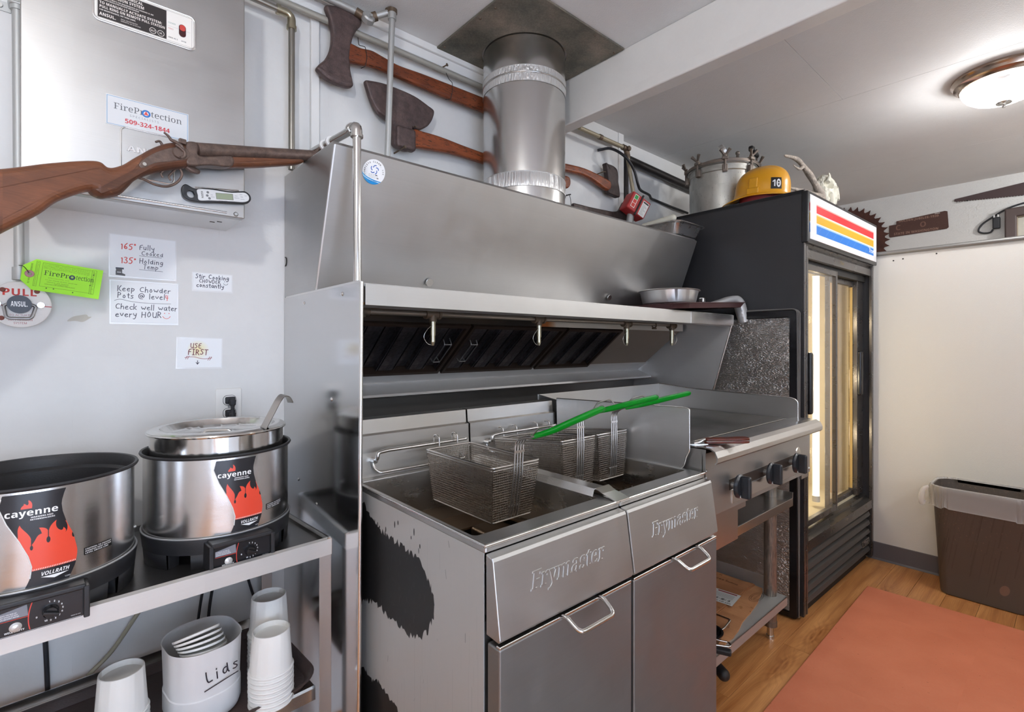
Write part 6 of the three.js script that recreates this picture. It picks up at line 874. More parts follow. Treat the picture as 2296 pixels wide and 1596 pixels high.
// things on the lower shelf of the stand
{ const cb = (seedv) => field(256, 256, (x, y) => { const n = fbm(x / 60, y / 60, seedv, 4), f = fbm(x / 3, y / 40, seedv + 3, 2), s = fbm(x / 16, y / 16, seedv + 8, 2) > 0.3 ? -0.08 : 0; return [0.68 + 0.12 * n + 0.04 * f + s, 0.48 + 0.11 * n + 0.04 * f + s, 0.32 + 0.09 * n + 0.03 * f + s]; }, true);
  const t1 = thing('cardboard_sheet', 'flattened cardboard with ragged edge lining the lower griddle shelf', 'cardboard', [1.85, 0.1895, 0.65]);
  const edge = []; for (let k = 0; k <= 34; k++) { const x = 1.38 + k * 0.0275, q = Math.max(0, (x - 2.0) / 0.315); edge.push([x, 0.862 - 0.03 * Math.min(1, Math.max(0, (x - 1.85) / 0.15)) - 0.055 * q * q + rr(-0.004, 0.004)]); }
  part(t1, 'sheet', prismY([...edge, [2.322, 0.70], [2.318, 0.36], [1.38, 0.36]], 0.1895, 0.1955), std({ map: rep(cb(2.2), 2), roughness: 0.85 }));
  const ink = canvas(256, 128, (x) => { x.clearRect(0, 0, 256, 128); x.strokeStyle = 'rgba(40,28,20,.7)'; x.lineWidth = 4; x.beginPath(); x.ellipse(128, 64, 110, 50, 0, 0, 7); x.stroke(); x.beginPath(); x.ellipse(128, 64, 85, 36, 0, 0, 7); x.stroke(); x.font = '22px sans-serif'; x.fillStyle = 'rgba(40,28,20,.7)'; x.fillText('MADE IN USA', 60, 72); });
  part(t1, 'printed_mark', new THREE.PlaneGeometry(0.12, 0.055).rotateX(-Math.PI / 2).translate(2.212, 0.1962, 0.792), std({ map: ink, transparent: true, roughness: 0.9 }));
  const t2 = thing('cardboard_box', 'folded flat brown box with white label lying on the cardboard sheet', 'box', [1.9, 0.196, 0.6]);
  const tabs = [[1.45, 0.757], [2.316, 0.742], [2.302, 0.685], [2.285, 0.683], [2.283, 0.60], [2.300, 0.598], [2.292, 0.42], [1.45, 0.42]];
  part(t2, 'panel', prismY(tabs, 0.196, 0.2005), std({ map: rep(cb(7.7), 2), color: lin(0.82, 0.78, 0.74), roughness: 0.85 }));
  part(t2, 'panel', prismY(tabs.map(([x, z]) => [x - 0.006, z - 0.004]), 0.2008, 0.205), std({ map: rep(cb(5.1), 2), color: lin(0.86, 0.80, 0.75), roughness: 0.85 }));
  const lb = canvas(320, 200, (x) => { x.fillStyle = '#cfd2d0'; x.fillRect(0, 0, 320, 200); x.fillStyle = '#222'; x.font = 'bold 20px sans-serif'; x.fillText('NET WT 39 LB (17.69 kg)', 14, 28, 290); x.fillRect(30, 44, 3, 30); for (let k = 0; k < 50; k++) if (rnd() < 0.6) x.fillRect(34 + k * 5, 44, rr(1, 4), 30); x.fillStyle = '#8a8d8c'; for (let k = 0; k < 6; k++) x.fillRect(24, 88 + k * 12, rr(120, 260), 4); x.fillStyle = '#8a2a22'; x.fillRect(20, 172, 120, 18); x.fillStyle = '#222'; x.fillText('POTATOES', 150, 180); });
  part(t2, 'label_card', new THREE.BoxGeometry(0.21, 0.0006, 0.115).rotateY(Math.PI / 2 + 0.12).translate(2.085, 0.2055, 0.655).translate(0, 0, 0), decal(1, 1, lb, { r: 0.5 }));
  const pt = canvas(256, 64, (x) => { x.clearRect(0, 0, 256, 64); x.fillStyle = 'rgba(45,28,18,.85)'; x.font = 'bold 30px sans-serif'; x.fillText('Simplot  6-9-71', 10, 42); });
  part(t2, 'printed_mark', new THREE.PlaneGeometry(0.13, 0.03).rotateX(-Math.PI / 2).rotateY(Math.PI / 2).translate(2.24, 0.2057, 0.64), std({ map: pt, transparent: true, roughness: 0.9 })); }
{ const t = thing('grill_pan', 'black square skillet with a folding wire handle on the lower griddle shelf', 'pan', [1.58, 0.2, 0.75]);
  const o = (e, y) => ({ pts: rrect(1.42 - e, 1.772 + e, 0.60 - e, 0.872 + e, 0.045 + e, 6), y });
  part(t, 'pan', loft([o(-0.02, 0.206), o(-0.012, 0.208), o(0.002, 0.244), o(0.006, 0.248), o(0.006, 0.252), o(-0.001, 0.251), o(-0.014, 0.214), o(-0.02, 0.212)]), M.blackGloss);
  part(t, 'wire_handle', wire([[1.60, 0.256, 0.80], [1.665, 0.258, 0.845], [1.70, 0.256, 0.918], [1.680, 0.256, 0.932], [1.625, 0.258, 0.86], [1.57, 0.256, 0.825]], 0.0032, 0.01, 8), M.chrome);
  part(t, 'handle', box(0, 0.085, -0.009, 0.009, -0.013, 0.013, 0.006).rotateY(-1.15).translate(1.645, 0.236, 0.856), M.blackPlastic); }
{ const t = thing('wire_rack', 'chrome wire rack standing on the brown cardboard behind the black skillet', 'rack', [1.7, 0.2, 0.77]);
  part(t, 'frame', wire([[1.50, 0.222, 0.72], [1.90, 0.222, 0.728], [1.905, 0.222, 0.825], [1.83, 0.222, 0.835], [1.50, 0.222, 0.80]], 0.004, 0.012, 8), M.chrome);
  part(t, 'leg', merge(cyl([1.895, 0.1955, 0.822], [1.895, 0.222, 0.822], 0.003), cyl([1.895, 0.206, 0.735], [1.895, 0.222, 0.735], 0.003)), M.chrome);
  part(t, 'red_card', box(1.50, 1.84, 0.207, 0.21, 0.735, 0.79), std({ color: lin(0.32, 0.02, 0.015), roughness: 0.5 })); }
{ const t = thing('frying_pan', 'frying pan with thick black round handle on the floor below the griddle stand', 'pan', [1.88, 0, 0.62]);
  part(t, 'handle', merge(sweep(smooth([[1.873, 0.055, 0.70], [1.86, 0.061, 0.75], [1.84, 0.060, 0.80], [1.82, 0.055, 0.838]], 16), (u) => 0.017 + 0.005 * u, 18), new THREE.SphereGeometry(0.022, 18, 12).translate(1.82, 0.055, 0.838)), M.blackPlastic);
  part(t, 'pan', lathe([[0, 0.003], [0.10, 0.003], [0.118, 0.042], [0.121, 0.042], [0.104, 0.0], [0, 0.0]], 1.895, 0.0, 0.575, 48), M.blackGloss);
  part(t, 'ferrule', cyl([1.88, 0.04, 0.685], [1.872, 0.055, 0.71], 0.011), M.steelDull); }
// things on the hood ledge and top
{ const t = thing('hotel_pan', 'small rectangular steel pan on the top right corner of the hood', 'pan', [2.32, 1.833, 0.3]);
  const o = (e, y) => ({ pts: rrect(2.222 - e, 2.488 + e, 0.175 - e, 0.415 + e, 0.035 + Math.max(0, e), 6), y });
  part(t, 'pan', loft([o(-0.034, 1.833), o(-0.026, 1.836), o(-0.008, 1.884), o(-0.004, 1.889), o(0.006, 1.891), o(0.007, 1.888), o(0.009, 1.891), o(0.007, 1.894), o(-0.006, 1.893), o(-0.012, 1.885), o(-0.03, 1.838)]), M.alu); }
solo('rolling_pin', 'pale wooden dowel lying across the small pan on the hood', 'dowel', merge(cyl([2.25, 1.900, 0.20], [2.252, 1.914, 0.37], 0.016, 0.017), new THREE.SphereGeometry(0.017, 20, 12).translate(2.252, 1.914, 0.37)), std({ color: lin(0.66, 0.64, 0.54), roughness: 0.6 }));
{ const t = thing('serving_tray', 'maroon plastic tray lying on the hood ledge under the round cake pan', 'tray', [2.2, 1.431, 0.48], 0, undefined, true);
  const o = (e, y) => ({ pts: rrect(-0.30 - e, 0.285 + e, -0.155 - e, 0.155 + e, 0.06, 6), y });
  const g = loft([o(-0.016, 0.001), o(-0.012, 0), o(0.0, 0.02), o(0.006, 0.022), o(0.006, 0.024), o(0.0, 0.023), o(-0.016, 0.005)]).rotateZ(0.055).rotateY(-0.03).translate(0, 0.0185, 0);
  part(t, 'tray', g, std({ color: lin(0.085, 0.035, 0.035), roughness: 0.4 })); }
{ const t = thing('cake_pan', 'round aluminium cake pan on the maroon tray', 'pan', [2.075, 1.465, 0.455]);
  part(t, 'pan', lathe([[0, 0.0], [0.112, 0.0], [0.117, 0.004], [0.130, 0.058], [0.134, 0.06], [0.136, 0.0575], [0.138, 0.06], [0.135, 0.063], [0.129, 0.061], [0.115, 0.006], [0, 0.003]], 2.075, 1.467, 0.455, 80), std({ color: lin(0.78, 0.77, 0.76), metalness: 0.9, roughness: 0.38, roughnessMap: rep(smudge, 5) })); }
{ const t = thing('pan_handle', 'angled cast aluminium handle hanging over the end of the maroon tray', 'handle', [2.45, 1.38, 0.6]);
  const c = smooth([[2.28, 1.49, 0.53], [2.36, 1.508, 0.55], [2.43, 1.524, 0.565], [2.468, 1.524, 0.574], [2.488, 1.505, 0.582], [2.50, 1.46, 0.59], [2.512, 1.415, 0.597]], 40), pos = [], idx = []; const n = c.length;
  c.forEach((p, i) => { const tg = c[Math.min(n - 1, i + 1)].clone().sub(c[Math.max(0, i - 1)]).normalize(), b = V(-0.3, 0, 1).addScaledVector(tg, -V(-0.3, 0, 1).dot(tg)).normalize(), nn = tg.clone().cross(b), w = 0.022 + 0.004 * Math.sin(i / n * 3), h = 0.010 + 0.012 * Math.min(1, i / n * 1.6); for (let k = 0; k < 12; k++) { const a = k / 12 * 2 * Math.PI, ca = Math.sign(Math.cos(a)) * Math.pow(Math.abs(Math.cos(a)), 0.5), sa = Math.sign(Math.sin(a)) * Math.pow(Math.abs(Math.sin(a)), 0.5), v = p.clone().addScaledVector(b, ca * w).addScaledVector(nn, sa * h); pos.push(v.x, v.y, v.z); } });
  for (let i = 0; i < n - 1; i++) for (let k = 0; k < 12; k++) { const a = i * 12 + k, b = i * 12 + (k + 1) % 12; idx.push(a, b, a + 12, a + 12, b, b + 12); } for (let k = 1; k < 11; k++) { idx.push(0, k + 1, k); const e = (n - 1) * 12; idx.push(e, e + k, e + k + 1); }
  const g = new THREE.BufferGeometry(); g.setAttribute('position', new THREE.Float32BufferAttribute(pos, 3)); g.setIndex(idx);
  g.translate(0.022, -0.018, 0); part(t, 'grip', toCreasedNormals(g, 0.9), std({ color: lin(0.68, 0.68, 0.68), metalness: 0.4, roughness: 0.4 }));
  part(t, 'lug', box(2.262, 2.285, 1.482, 1.508, 0.50, 0.525, 0.006), M.alu); }
// ---------- glass door refrigerator ----------
{
  const t = thing('refrigerator', 'black two door glass merchandiser refrigerator with striped header sign', 'refrigerator', [2.54, 0, 0.868], -0.02, undefined, true);
  const w = 1.055, d = 0.75, H = 2.0;
  const blk = std({ color: lin(0.032, 0.032, 0.035), roughness: 0.38, roughnessMap: rep(smudge, 2), bumpMap: rep(speck, 26), bumpScale: 0.0006 });
  const frm = std({ color: lin(0.13, 0.12, 0.115), metalness: 0.75, roughness: 0.34, roughnessMap: rep(smudge, 3) });
  const cream = std({ color: lin(0.72, 0.64, 0.46), roughness: 0.5 });
  part(t, 'side_panel', box(0, 0.022, 0.02, H, -d, 0, 0.003), blk); part(t, 'side_panel', box(w - 0.022, w, 0.02, H, -d, 0, 0.003), blk);
  part(t, 'top_panel', box(0, w, H - 0.02, H, -d, -0.001, 0.002), blk); part(t, 'back_panel', box(0.002, w - 0.002, 0.02, H - 0.02, -d, -d + 0.02), blk);
  part(t, 'liner', merge(box(0.023, 0.05, 0.40, 1.74, -d + 0.02, -0.10), box(w - 0.05, w - 0.023, 0.40, 1.74, -d + 0.02, -0.10), box(0.023, w - 0.023, 0.40, 1.74, -d + 0.021, -d + 0.05), box(0.023, w - 0.023, 1.70, 1.74, -d + 0.02, -0.10), box(0.023, w - 0.023, 0.36, 0.40, -d + 0.02, -0.06)), cream, 'cream coloured interior');
  // edge rails of the front
  part(t, 'corner_rail', merge(box(-0.001, 0.018, 0.03, H, -0.002, 0.004, 0.002), box(0.020, 0.034, 0.03, 1.74, -0.01, 0.006, 0.002), box(0.036, 0.05, 0.36, 1.72, -0.03, 0.002, 0.002)), frm);
  part(t, 'corner_rail', merge(box(w - 0.018, w + 0.001, 0.03, H - 0.03, -0.002, 0.004, 0.002), box(w - 0.034, w - 0.020, 0.03, 1.74, -0.01, 0.006, 0.002), box(w - 0.14, w - 0.036, 0.40, 1.70, -0.085, -0.04, 0.002)), frm);
  // header sign
  const sign = canvas(1200, 280, (x, W2, H2) => { x.fillStyle = '#e6e6e8'; x.fillRect(0, 0, W2, H2); const bandc = (y0, h, c, l) => { x.fillStyle = l; x.fillRect(90, y0, 1045, h); x.fillStyle = c; x.fillRect(90, y0 + 8, 1045, h - 8); }; bandc(48, 56, '#e2262c', '#f3a39a'); bandc(112, 56, '#e0ac18', '#ecd08a'); bandc(176, 62, '#1779d8', '#9cc6ee'); x.strokeStyle = 'rgba(255,255,255,.18)'; x.lineWidth = 3; for (let k = 0; k < 9; k++) { x.beginPath(); x.moveTo(100 + k * 120, 238); x.lineTo(180 + k * 120, 176); x.stroke(); } x.fillStyle = '#eef3fa'; x.font = 'italic bold 44px serif'; x.fillText('True', 1030, 220); x.fillRect(1016, 180, 40, 5); });
  const hd = part(t, 'header_sign', box(-0.004, w + 0.006, 1.752, 1.992, -0.01, 0.02, 0.006), M.blackGloss);
  const sg = new THREE.BoxGeometry(w - 0.03, 0.205, 0.003); part(hd, 'sign_face', sg.translate(w / 2 + 0.001, 1.8735, 0.0205), std({ map: sign, roughness: 0.25, emissiveMap: sign, emissive: lin(1, 1, 1), emissiveIntensity: 0.12 }), 'white sign face with red, yellow and blue stripes');
  part(t, 'header_rail', prismX(band([[0.004, 1.752], [-0.012, 1.742], [-0.004, 1.728], [-0.004, 1.692], [-0.02, 1.69]], 0.004), 0.02, w - 0.02), frm);
  const gold = canvas(256, 64, (x) => { x.clearRect(0, 0, 256, 64); x.fillStyle = '#a08a5c'; x.font = 'italic bold 46px serif'; x.fillText('True', 70, 46); x.fillRect(60, 12, 40, 4); });
  part(t, 'rail_lettering', new THREE.PlaneGeometry(0.12, 0.03).translate(w * 0.5, 1.712, -0.0015), std({ map: gold, transparent: true, roughness: 0.4, metalness: 0.6 }));
  part(t, 'upper_track', box(0.03, w - 0.03, 1.655, 1.69, -0.10, -0.03), M.dark);
  // two sliding doors
  const glass = phys({ color: 0xffffff, transmission: 1, thickness: 0, roughness: 0.02, ior: 1.45 });
  const door = (a, b, z, top, fw, mat) => { const g = merge(box(a, a + fw, 0.40, top, z - 0.022, z, 0.003), box(b - fw, b, 0.40, top, z - 0.022, z, 0.003), box(a + fw, b - fw, 0.40, 0.43, z - 0.022, z, 0.003), box(a + fw, b - fw, top - 0.03, top, z - 0.022, z, 0.003)); const dr = part(t, 'door', g, mat); part(dr, 'glass_pane', box(a + fw, b - fw, 0.43, top - 0.03, z - 0.014, z - 0.010), glass); return dr; };
  const d1 = door(0.048, 0.545, -0.028, 1.675, 0.02, frm), d2 = door(0.525, 0.925, -0.062, 1.655, 0.016, frm);
  part(d1, 'handle', box(0.040, 0.074, 0.955, 1.245, -0.03, 0.018, 0.010), M.blackGloss); part(d2, 'handle', box(0.920, 0.965, 0.985, 1.245, -0.066, -0.02, 0.012), M.blackGloss);
  part(d2, 'gasket', box(0.908, 0.914, 0.44, 1.62, -0.075, -0.0625), std({ color: lin(0.62, 0.42, 0.14), roughness: 0.5 }));
  part(t, 'inner_post', box(0.86, 0.905, 0.40, 1.70, -0.17, -0.13), std({ color: lin(0.60, 0.38, 0.10), roughness: 0.5 }));
  // light tube on the centre post
  part(t, 'light_tube', cyl([0.50, 0.46, -0.118], [0.50, 1.66, -0.118], 0.0165, 0.0165, 20), std({ color: 0xffffff, emissive: lin(1, 0.86, 0.60), emissiveIntensity: 2.2 }), 'glowing vertical fluorescent tube');
  part(t, 'tube_cap', merge(cyl([0.50, 0.43, -0.118], [0.50, 0.462, -0.118], 0.019), cyl([0.50, 1.655, -0.118], [0.50, 1.69, -0.118], 0.019)), M.white);
  for (const y of [0.7, 1.06, 1.42]) { const l = new THREE.PointLight(lin(1, 0.84, 0.56), 0.2, 0, 2); l.position.set(0.50, y, -0.15); l.castShadow = true; l.name = 'tube_light'; t.add(l); }
  for (const x of [0.075, 0.16]) part(t, 'shelf_standard', merge(box(x - 0.006, x + 0.006, 0.42, 1.70, -0.64, -0.632), ...[0.62, 0.84, 1.06, 1.28, 1.5].map((y) => box(x - 0.008, x + 0.03, y, y + 0.012, -0.632, -0.60))), M.white);
  // sill, grille with louvres and badge
  part(t, 'sill', prismX(band([[-0.10, 0.388], [-0.03, 0.382], [-0.028, 0.368], [0.002, 0.362], [0.003, 0.318], [-0.006, 0.314]], 0.004), 0.02, w - 0.02), frm);
  const gr = part(t, 'grille_frame', merge(box(0.03, w - 0.03, 0.03, 0.32, -0.06, -0.05), box(0.02, 0.032, 0.04, 0.32, -0.05, 0.0), box(w - 0.05, w - 0.03, 0.04, 0.32, -0.05, 0.0)), M.dark);
  const louv = std({ color: lin(0.10, 0.095, 0.09), metalness: 0.3, roughness: 0.45, map: rep(steelTone, 3) });
  for (let k = 0; k < 5; k++) { const y = 0.062 + k * 0.0515; part(gr, 'louver', prismX([[-0.045, y + 0.036], [-0.03, y + 0.042], [-0.004, y + 0.030], [0.002, y + 0.012], [-0.004, y + 0.002], [-0.02, y + 0.006]], 0.034, w - 0.055, 0.002), louv); }
  const bd = canvas(256, 80, (x) => { x.fillStyle = '#3a3632'; x.fillRect(0, 0, 256, 80); x.strokeStyle = '#cfc9be'; x.lineWidth = 6; x.strokeRect(6, 6, 244, 68); x.fillStyle = '#e2ddd2'; x.font = 'italic bold 62px serif'; x.fillText('True', 60, 60); x.fillRect(36, 20, 60, 7); });
  part(gr, 'badge', new THREE.BoxGeometry(0.115, 0.036, 0.004).translate(w - 0.145, 0.139, 0.003), std({ map: bd, metalness: 0.6, roughness: 0.35 }));
  part(t, 'kick_plate', box(0.02, w - 0.02, 0.004, 0.035, -0.06, -0.03), M.dark);
  part(t, 'foot', merge(cyl([0.05, 0, -0.06], [0.05, 0.03, -0.06], 0.02), cyl([w - 0.05, 0, -0.06], [w - 0.05, 0.03, -0.06], 0.02), cyl([0.05, 0, -d + 0.06], [0.05, 0.03, -d + 0.06], 0.02), cyl([w - 0.05, 0, -d + 0.06], [w - 0.05, 0.03, -d + 0.06], 0.02)), M.dark);
}
// foil faced board and black gasket frame leaning on the fridge side
{ const foilB = field(1024, 1024, (x, y) => 0.5 + 0.42 * fbm(x / 15, y / 7, 6.3, 4) + 0.5 * fbm(x / 90, y / 40, 1.3, 3) + 0.16 * Math.sin(y * 0.8 + 4 * fbm(x / 60, y / 40, 2.2, 2)) * (0.6 + fbm(x / 70, y / 70, 4.2, 2)));
  const t = thing('foil_board', 'crinkled silver foil sheet in a black rubber frame against the refrigerator side', 'foil sheet', [2.528, 0.01, 0.45]);
  part(t, 'sheet', box(2.525, 2.531, 0.03, 1.412, 0.10, 0.812), std({ color: lin(0.74, 0.73, 0.72), metalness: 0.95, roughness: 0.36, bumpMap: rep(foilB, 1.5), bumpScale: 0.009 }));
  const outer = rrect(-0.850, -0.07, 0.006, 1.445, 0.02, 4), s = shapeOf(outer); s.holes.push(new THREE.Path(rrect(-0.812, -0.10, 0.035, 1.408, 0.004, 2).map(([x, y]) => V2(x, y))));
  part(t, 'frame', uvm(extr(s, 0.016, 0.004).rotateY(Math.PI / 2).translate(2.519, 0, 0)), M.blackGloss);
  part(t, 'gasket_fold', merge(...[0, 1, 2].map((k) => wire([[2.524, 0.02, 0.853 - k * 0.0], [2.521 + k * 0.004, 1.435, 0.846 + k * 0.005], [2.524, 1.449, 0.83], [2.526, 1.447 + k * 0.002, 0.60]], 0.0028, 0.012, 6))), std({ color: lin(0.16, 0.15, 0.14), roughness: 0.5 })); }
// ---------- on top of the refrigerator ----------
{ const cx = 2.785, cz = 0.36, y0 = 2.0, R = 0.175, t = thing('pressure_canner', 'big dented aluminium pressure canner with wing nut clamps on the refrigerator', 'pot', [cx, y0, cz]);
  const al = std({ color: lin(0.58, 0.575, 0.56), metalness: 0.9, roughness: 0.42, map: rep(field(512, 256, (x, y) => { const n = fbm(x / 60, y / 60, 3.1, 4), s = fbm(x / 7, y / 7, 9.2, 2) > 0.36 ? 0.55 : 1; const v = (0.95 + 0.2 * n) * s; return [v, v, v * 0.98]; }, true), 3) });
  part(t, 'body', lathe([[0, 0.002], [R - 0.01, 0.002], [R, 0.012], [R, 0.222], [R + 0.004, 0.226], [R + 0.004, 0.256], [R + 0.010, 0.26], [R + 0.010, 0.266], [0, 0.266]], cx, y0, cz, 96), al);
  const lidM = std({ color: lin(0.24, 0.20, 0.17), metalness: 0.7, roughness: 0.5, map: rep(steelTone, 5) });
  part(t, 'lid', lathe([[R + 0.016, 0.262], [R + 0.017, 0.278], [R - 0.005, 0.283], [R - 0.03, 0.297], [0.10, 0.307], [0, 0.31]], cx, y0, cz, 72), lidM);
  for (let k = 0; k < 8; k++) { const a = k / 8 * Math.PI * 2 + 0.25, r = R + 0.012; const X = (g) => g.rotateY(-a).translate(cx, y0, cz);
    const c = part(t, 'clamp', X(merge(box(r - 0.012, r + 0.010, 0.208, 0.248, -0.013, 0.013, 0.004), cyl([r + 0.006, 0.22, 0], [r + 0.006, 0.302, 0], 0.006), box(r - 0.015, r + 0.016, 0.272, 0.288, -0.016, 0.016, 0.004))), lidM);
    part(c, 'wing_nut', X(merge(cyl([r + 0.006, 0.286, 0], [r + 0.006, 0.302, 0], 0.009), cyl([r + 0.008, 0.296, 0.004], [r + 0.022, 0.322, 0.024], 0.005, 0.009), cyl([r + 0.008, 0.296, -0.004], [r + 0.022, 0.322, -0.024], 0.005, 0.009))), lidM); }
  part(t, 'gauge', merge(cyl([cx - 0.05, y0 + 0.305, cz + 0.03], [cx - 0.05, y0 + 0.345, cz + 0.03], 0.006), cyl([0, 0, -0.012], [0, 0, 0.012], 0.038, 0.038, 32).rotateX(-0.5).rotateY(0.5).translate(cx - 0.05, y0 + 0.362, cz + 0.03)), std({ color: lin(0.6, 0.58, 0.54), metalness: 0.6, roughness: 0.35 }));
  part(t, 'valve', merge(cyl([cx, y0 + 0.30, cz + 0.09], [cx, y0 + 0.345, cz + 0.09], 0.008), new THREE.SphereGeometry(0.012, 14, 10).translate(cx, y0 + 0.348, cz + 0.09)), lidM);
  const hx = cx + 0.03, hz = cz + 0.165;
  const h = part(t, 'handle_bracket', merge(wire([[hx - 0.075, y0 + 0.27, hz + 0.01], [hx - 0.075, y0 + 0.295, hz + 0.012], [hx - 0.055, y0 + 0.325, hz + 0.015], [hx - 0.04, y0 + 0.328, hz + 0.015]], 0.005, 0.012, 8), wire([[hx + 0.065, y0 + 0.27, hz - 0.03], [hx + 0.068, y0 + 0.295, hz - 0.015], [hx + 0.052, y0 + 0.325, hz - 0.005], [hx + 0.04, y0 + 0.326, hz]], 0.005, 0.012, 8), box(hx - 0.04, hx - 0.005, y0 + 0.245, y0 + 0.285, hz - 0.002, hz + 0.006)), lidM);
  part(h, 'grip', merge(sweep([V(hx - 0.045, y0 + 0.328, hz + 0.015), V(hx - 0.03, y0 + 0.328, hz + 0.013), V(hx, y0 + 0.328, hz + 0.008), V(hx + 0.03, y0 + 0.328, hz + 0.003), V(hx + 0.042, y0 + 0.328, hz)], (u) => 0.011 + 0.003 * Math.sin(u * Math.PI), 16), box(hx - 0.095, hx - 0.06, y0 + 0.315, y0 + 0.345, hz + 0.01, hz + 0.035, 0.008)), M.blackGloss); }
{ // hard hat: brim to the wall, crown with ridge
  const t = thing('hard_hat', 'yellow plastic hard hat with a black and white number sticker', 'hard hat', [2.655, 2.0, 0.63], 0, undefined, true);
  const yel = phys({ color: lin(0.72, 0.33, 0.006), roughness: 0.28, clearcoat: 0.4 });
  const pos = [], idx = [], n = 64, m = 28;                          // local z runs from the visor (-) to the back (+)
  for (let j = 0; j <= m; j++) { const v = j / m; for (let i = 0; i <= n; i++) { const a = i / n * Math.PI * 2, ca = Math.cos(a), sa = Math.sin(a); let r, y;
      if (v < 0.8) { const p = v / 0.8, e = Math.pow(Math.sin(p * Math.PI / 2), 0.82); r = e; y = 0.052 + 0.128 * Math.pow(Math.max(0, Math.cos(p * Math.PI / 2)), 0.62); } else { const p = (v - 0.8) / 0.2; r = 1 + p * (0.10 + 0.42 * Math.pow(Math.max(0, -sa), 3)); y = 0.052 - 0.012 * p - 0.022 * p * Math.pow(Math.max(0, -sa), 2); }
      let X = 0.108 * r * ca, Z = 0.132 * r * sa; if (v < 0.72 && Math.abs(ca * r) < 0.34) y += 0.009 * Math.pow(Math.cos(ca * r / 0.34 * Math.PI / 2), 0.6) * (1 - 0.5 * v); pos.push(X, y, Z); } }
  for (let j = 0; j < m; j++) for (let i = 0; i < n; i++) { const a = j * (n + 1) + i, b = a + n + 1; idx.push(a, a + 1, b, b, a + 1, b + 1); }
  const g = new THREE.BufferGeometry(); g.setAttribute('position', new THREE.Float32BufferAttribute(pos, 3)); g.setIndex(idx); g.computeVertexNormals();
  const inner = g.clone().scale(0.975, 0.975, 0.975);
  yel.side = THREE.DoubleSide; const tilt = (q) => q.scale(1, 1.12, 1).rotateX(0.06).translate(0, -0.02, 0);
  part(t, 'shell', tilt(g), yel);
  part(t, 'brim_edge', tilt(sweep(Array.from({ length: 64 }, (_, i) => V(...pos.slice((m * (n + 1) + i) * 3, (m * (n + 1) + i) * 3 + 3))), 0.0028, 6, true)), yel);
  part(t, 'slot_boss', tilt(merge(box(-0.113, -0.100, 0.05, 0.118, -0.022, 0.022, 0.006), box(-0.116, -0.100, 0.045, 0.075, -0.03, 0.03, 0.006))), yel);
  part(t, 'slot_boss', tilt(box(0.100, 0.114, 0.05, 0.11, -0.022, 0.022, 0.006)), yel);
  const st = canvas(160, 160, (x) => { x.fillStyle = '#202020'; x.fillRect(0, 0, 160, 160); x.fillStyle = '#e8e8ea'; x.font = 'bold 130px sans-serif'; x.fillText('1', 12, 126); x.beginPath(); x.ellipse(112, 80, 34, 58, 0, 0, 7); x.fill(); x.fillStyle = '#202020'; x.beginPath(); x.ellipse(112, 80, 14, 34, 0, 0, 7); x.fill(); x.fillStyle = '#e8e8ea'; x.fillRect(98, 74, 28, 12); });
  const sp = []; const su = [], si = []; const k = 6; for (let j = 0; j <= k; j++) for (let i = 0; i <= k; i++) { const a = Math.PI - 0.62 + (i / k) * -0.42 + 0.0, y = 0.062 + j / k * 0.05, f = (y - 0.052) / 0.128, e = Math.pow(Math.max(0, 1 - Math.pow(f, 2 / 0.62 * 1.0)), 0.41); const r = e * 1.012; sp.push(0.108 * r * Math.cos(a), y, 0.132 * r * Math.sin(a)); su.push(i / k, j / k); }
  for (let j = 0; j < k; j++) for (let i = 0; i < k; i++) { const a = j * (k + 1) + i, b = a + k + 1; si.push(a, a + 1, b, b, a + 1, b + 1); }
  const sg = new THREE.BufferGeometry(); sg.setAttribute('position', new THREE.Float32BufferAttribute(sp, 3)); sg.setAttribute('uv', new THREE.Float32BufferAttribute(su, 2)); sg.setIndex(si); sg.computeVertexNormals();
  const sm = decal(1, 1, st, { r: 0.3 }); sm.side = THREE.DoubleSide; part(t, 'number_sticker', tilt(sg), sm);
  part(t, 'headband', tilt(lathe([[0.085, 0.02], [0.09, 0.02], [0.09, 0.055], [0.085, 0.055]], 0, 0, 0, 40).scale(1, 1, 1.2)), std({ color: lin(0.22, 0.02, 0.02), roughness: 0.6 })); }
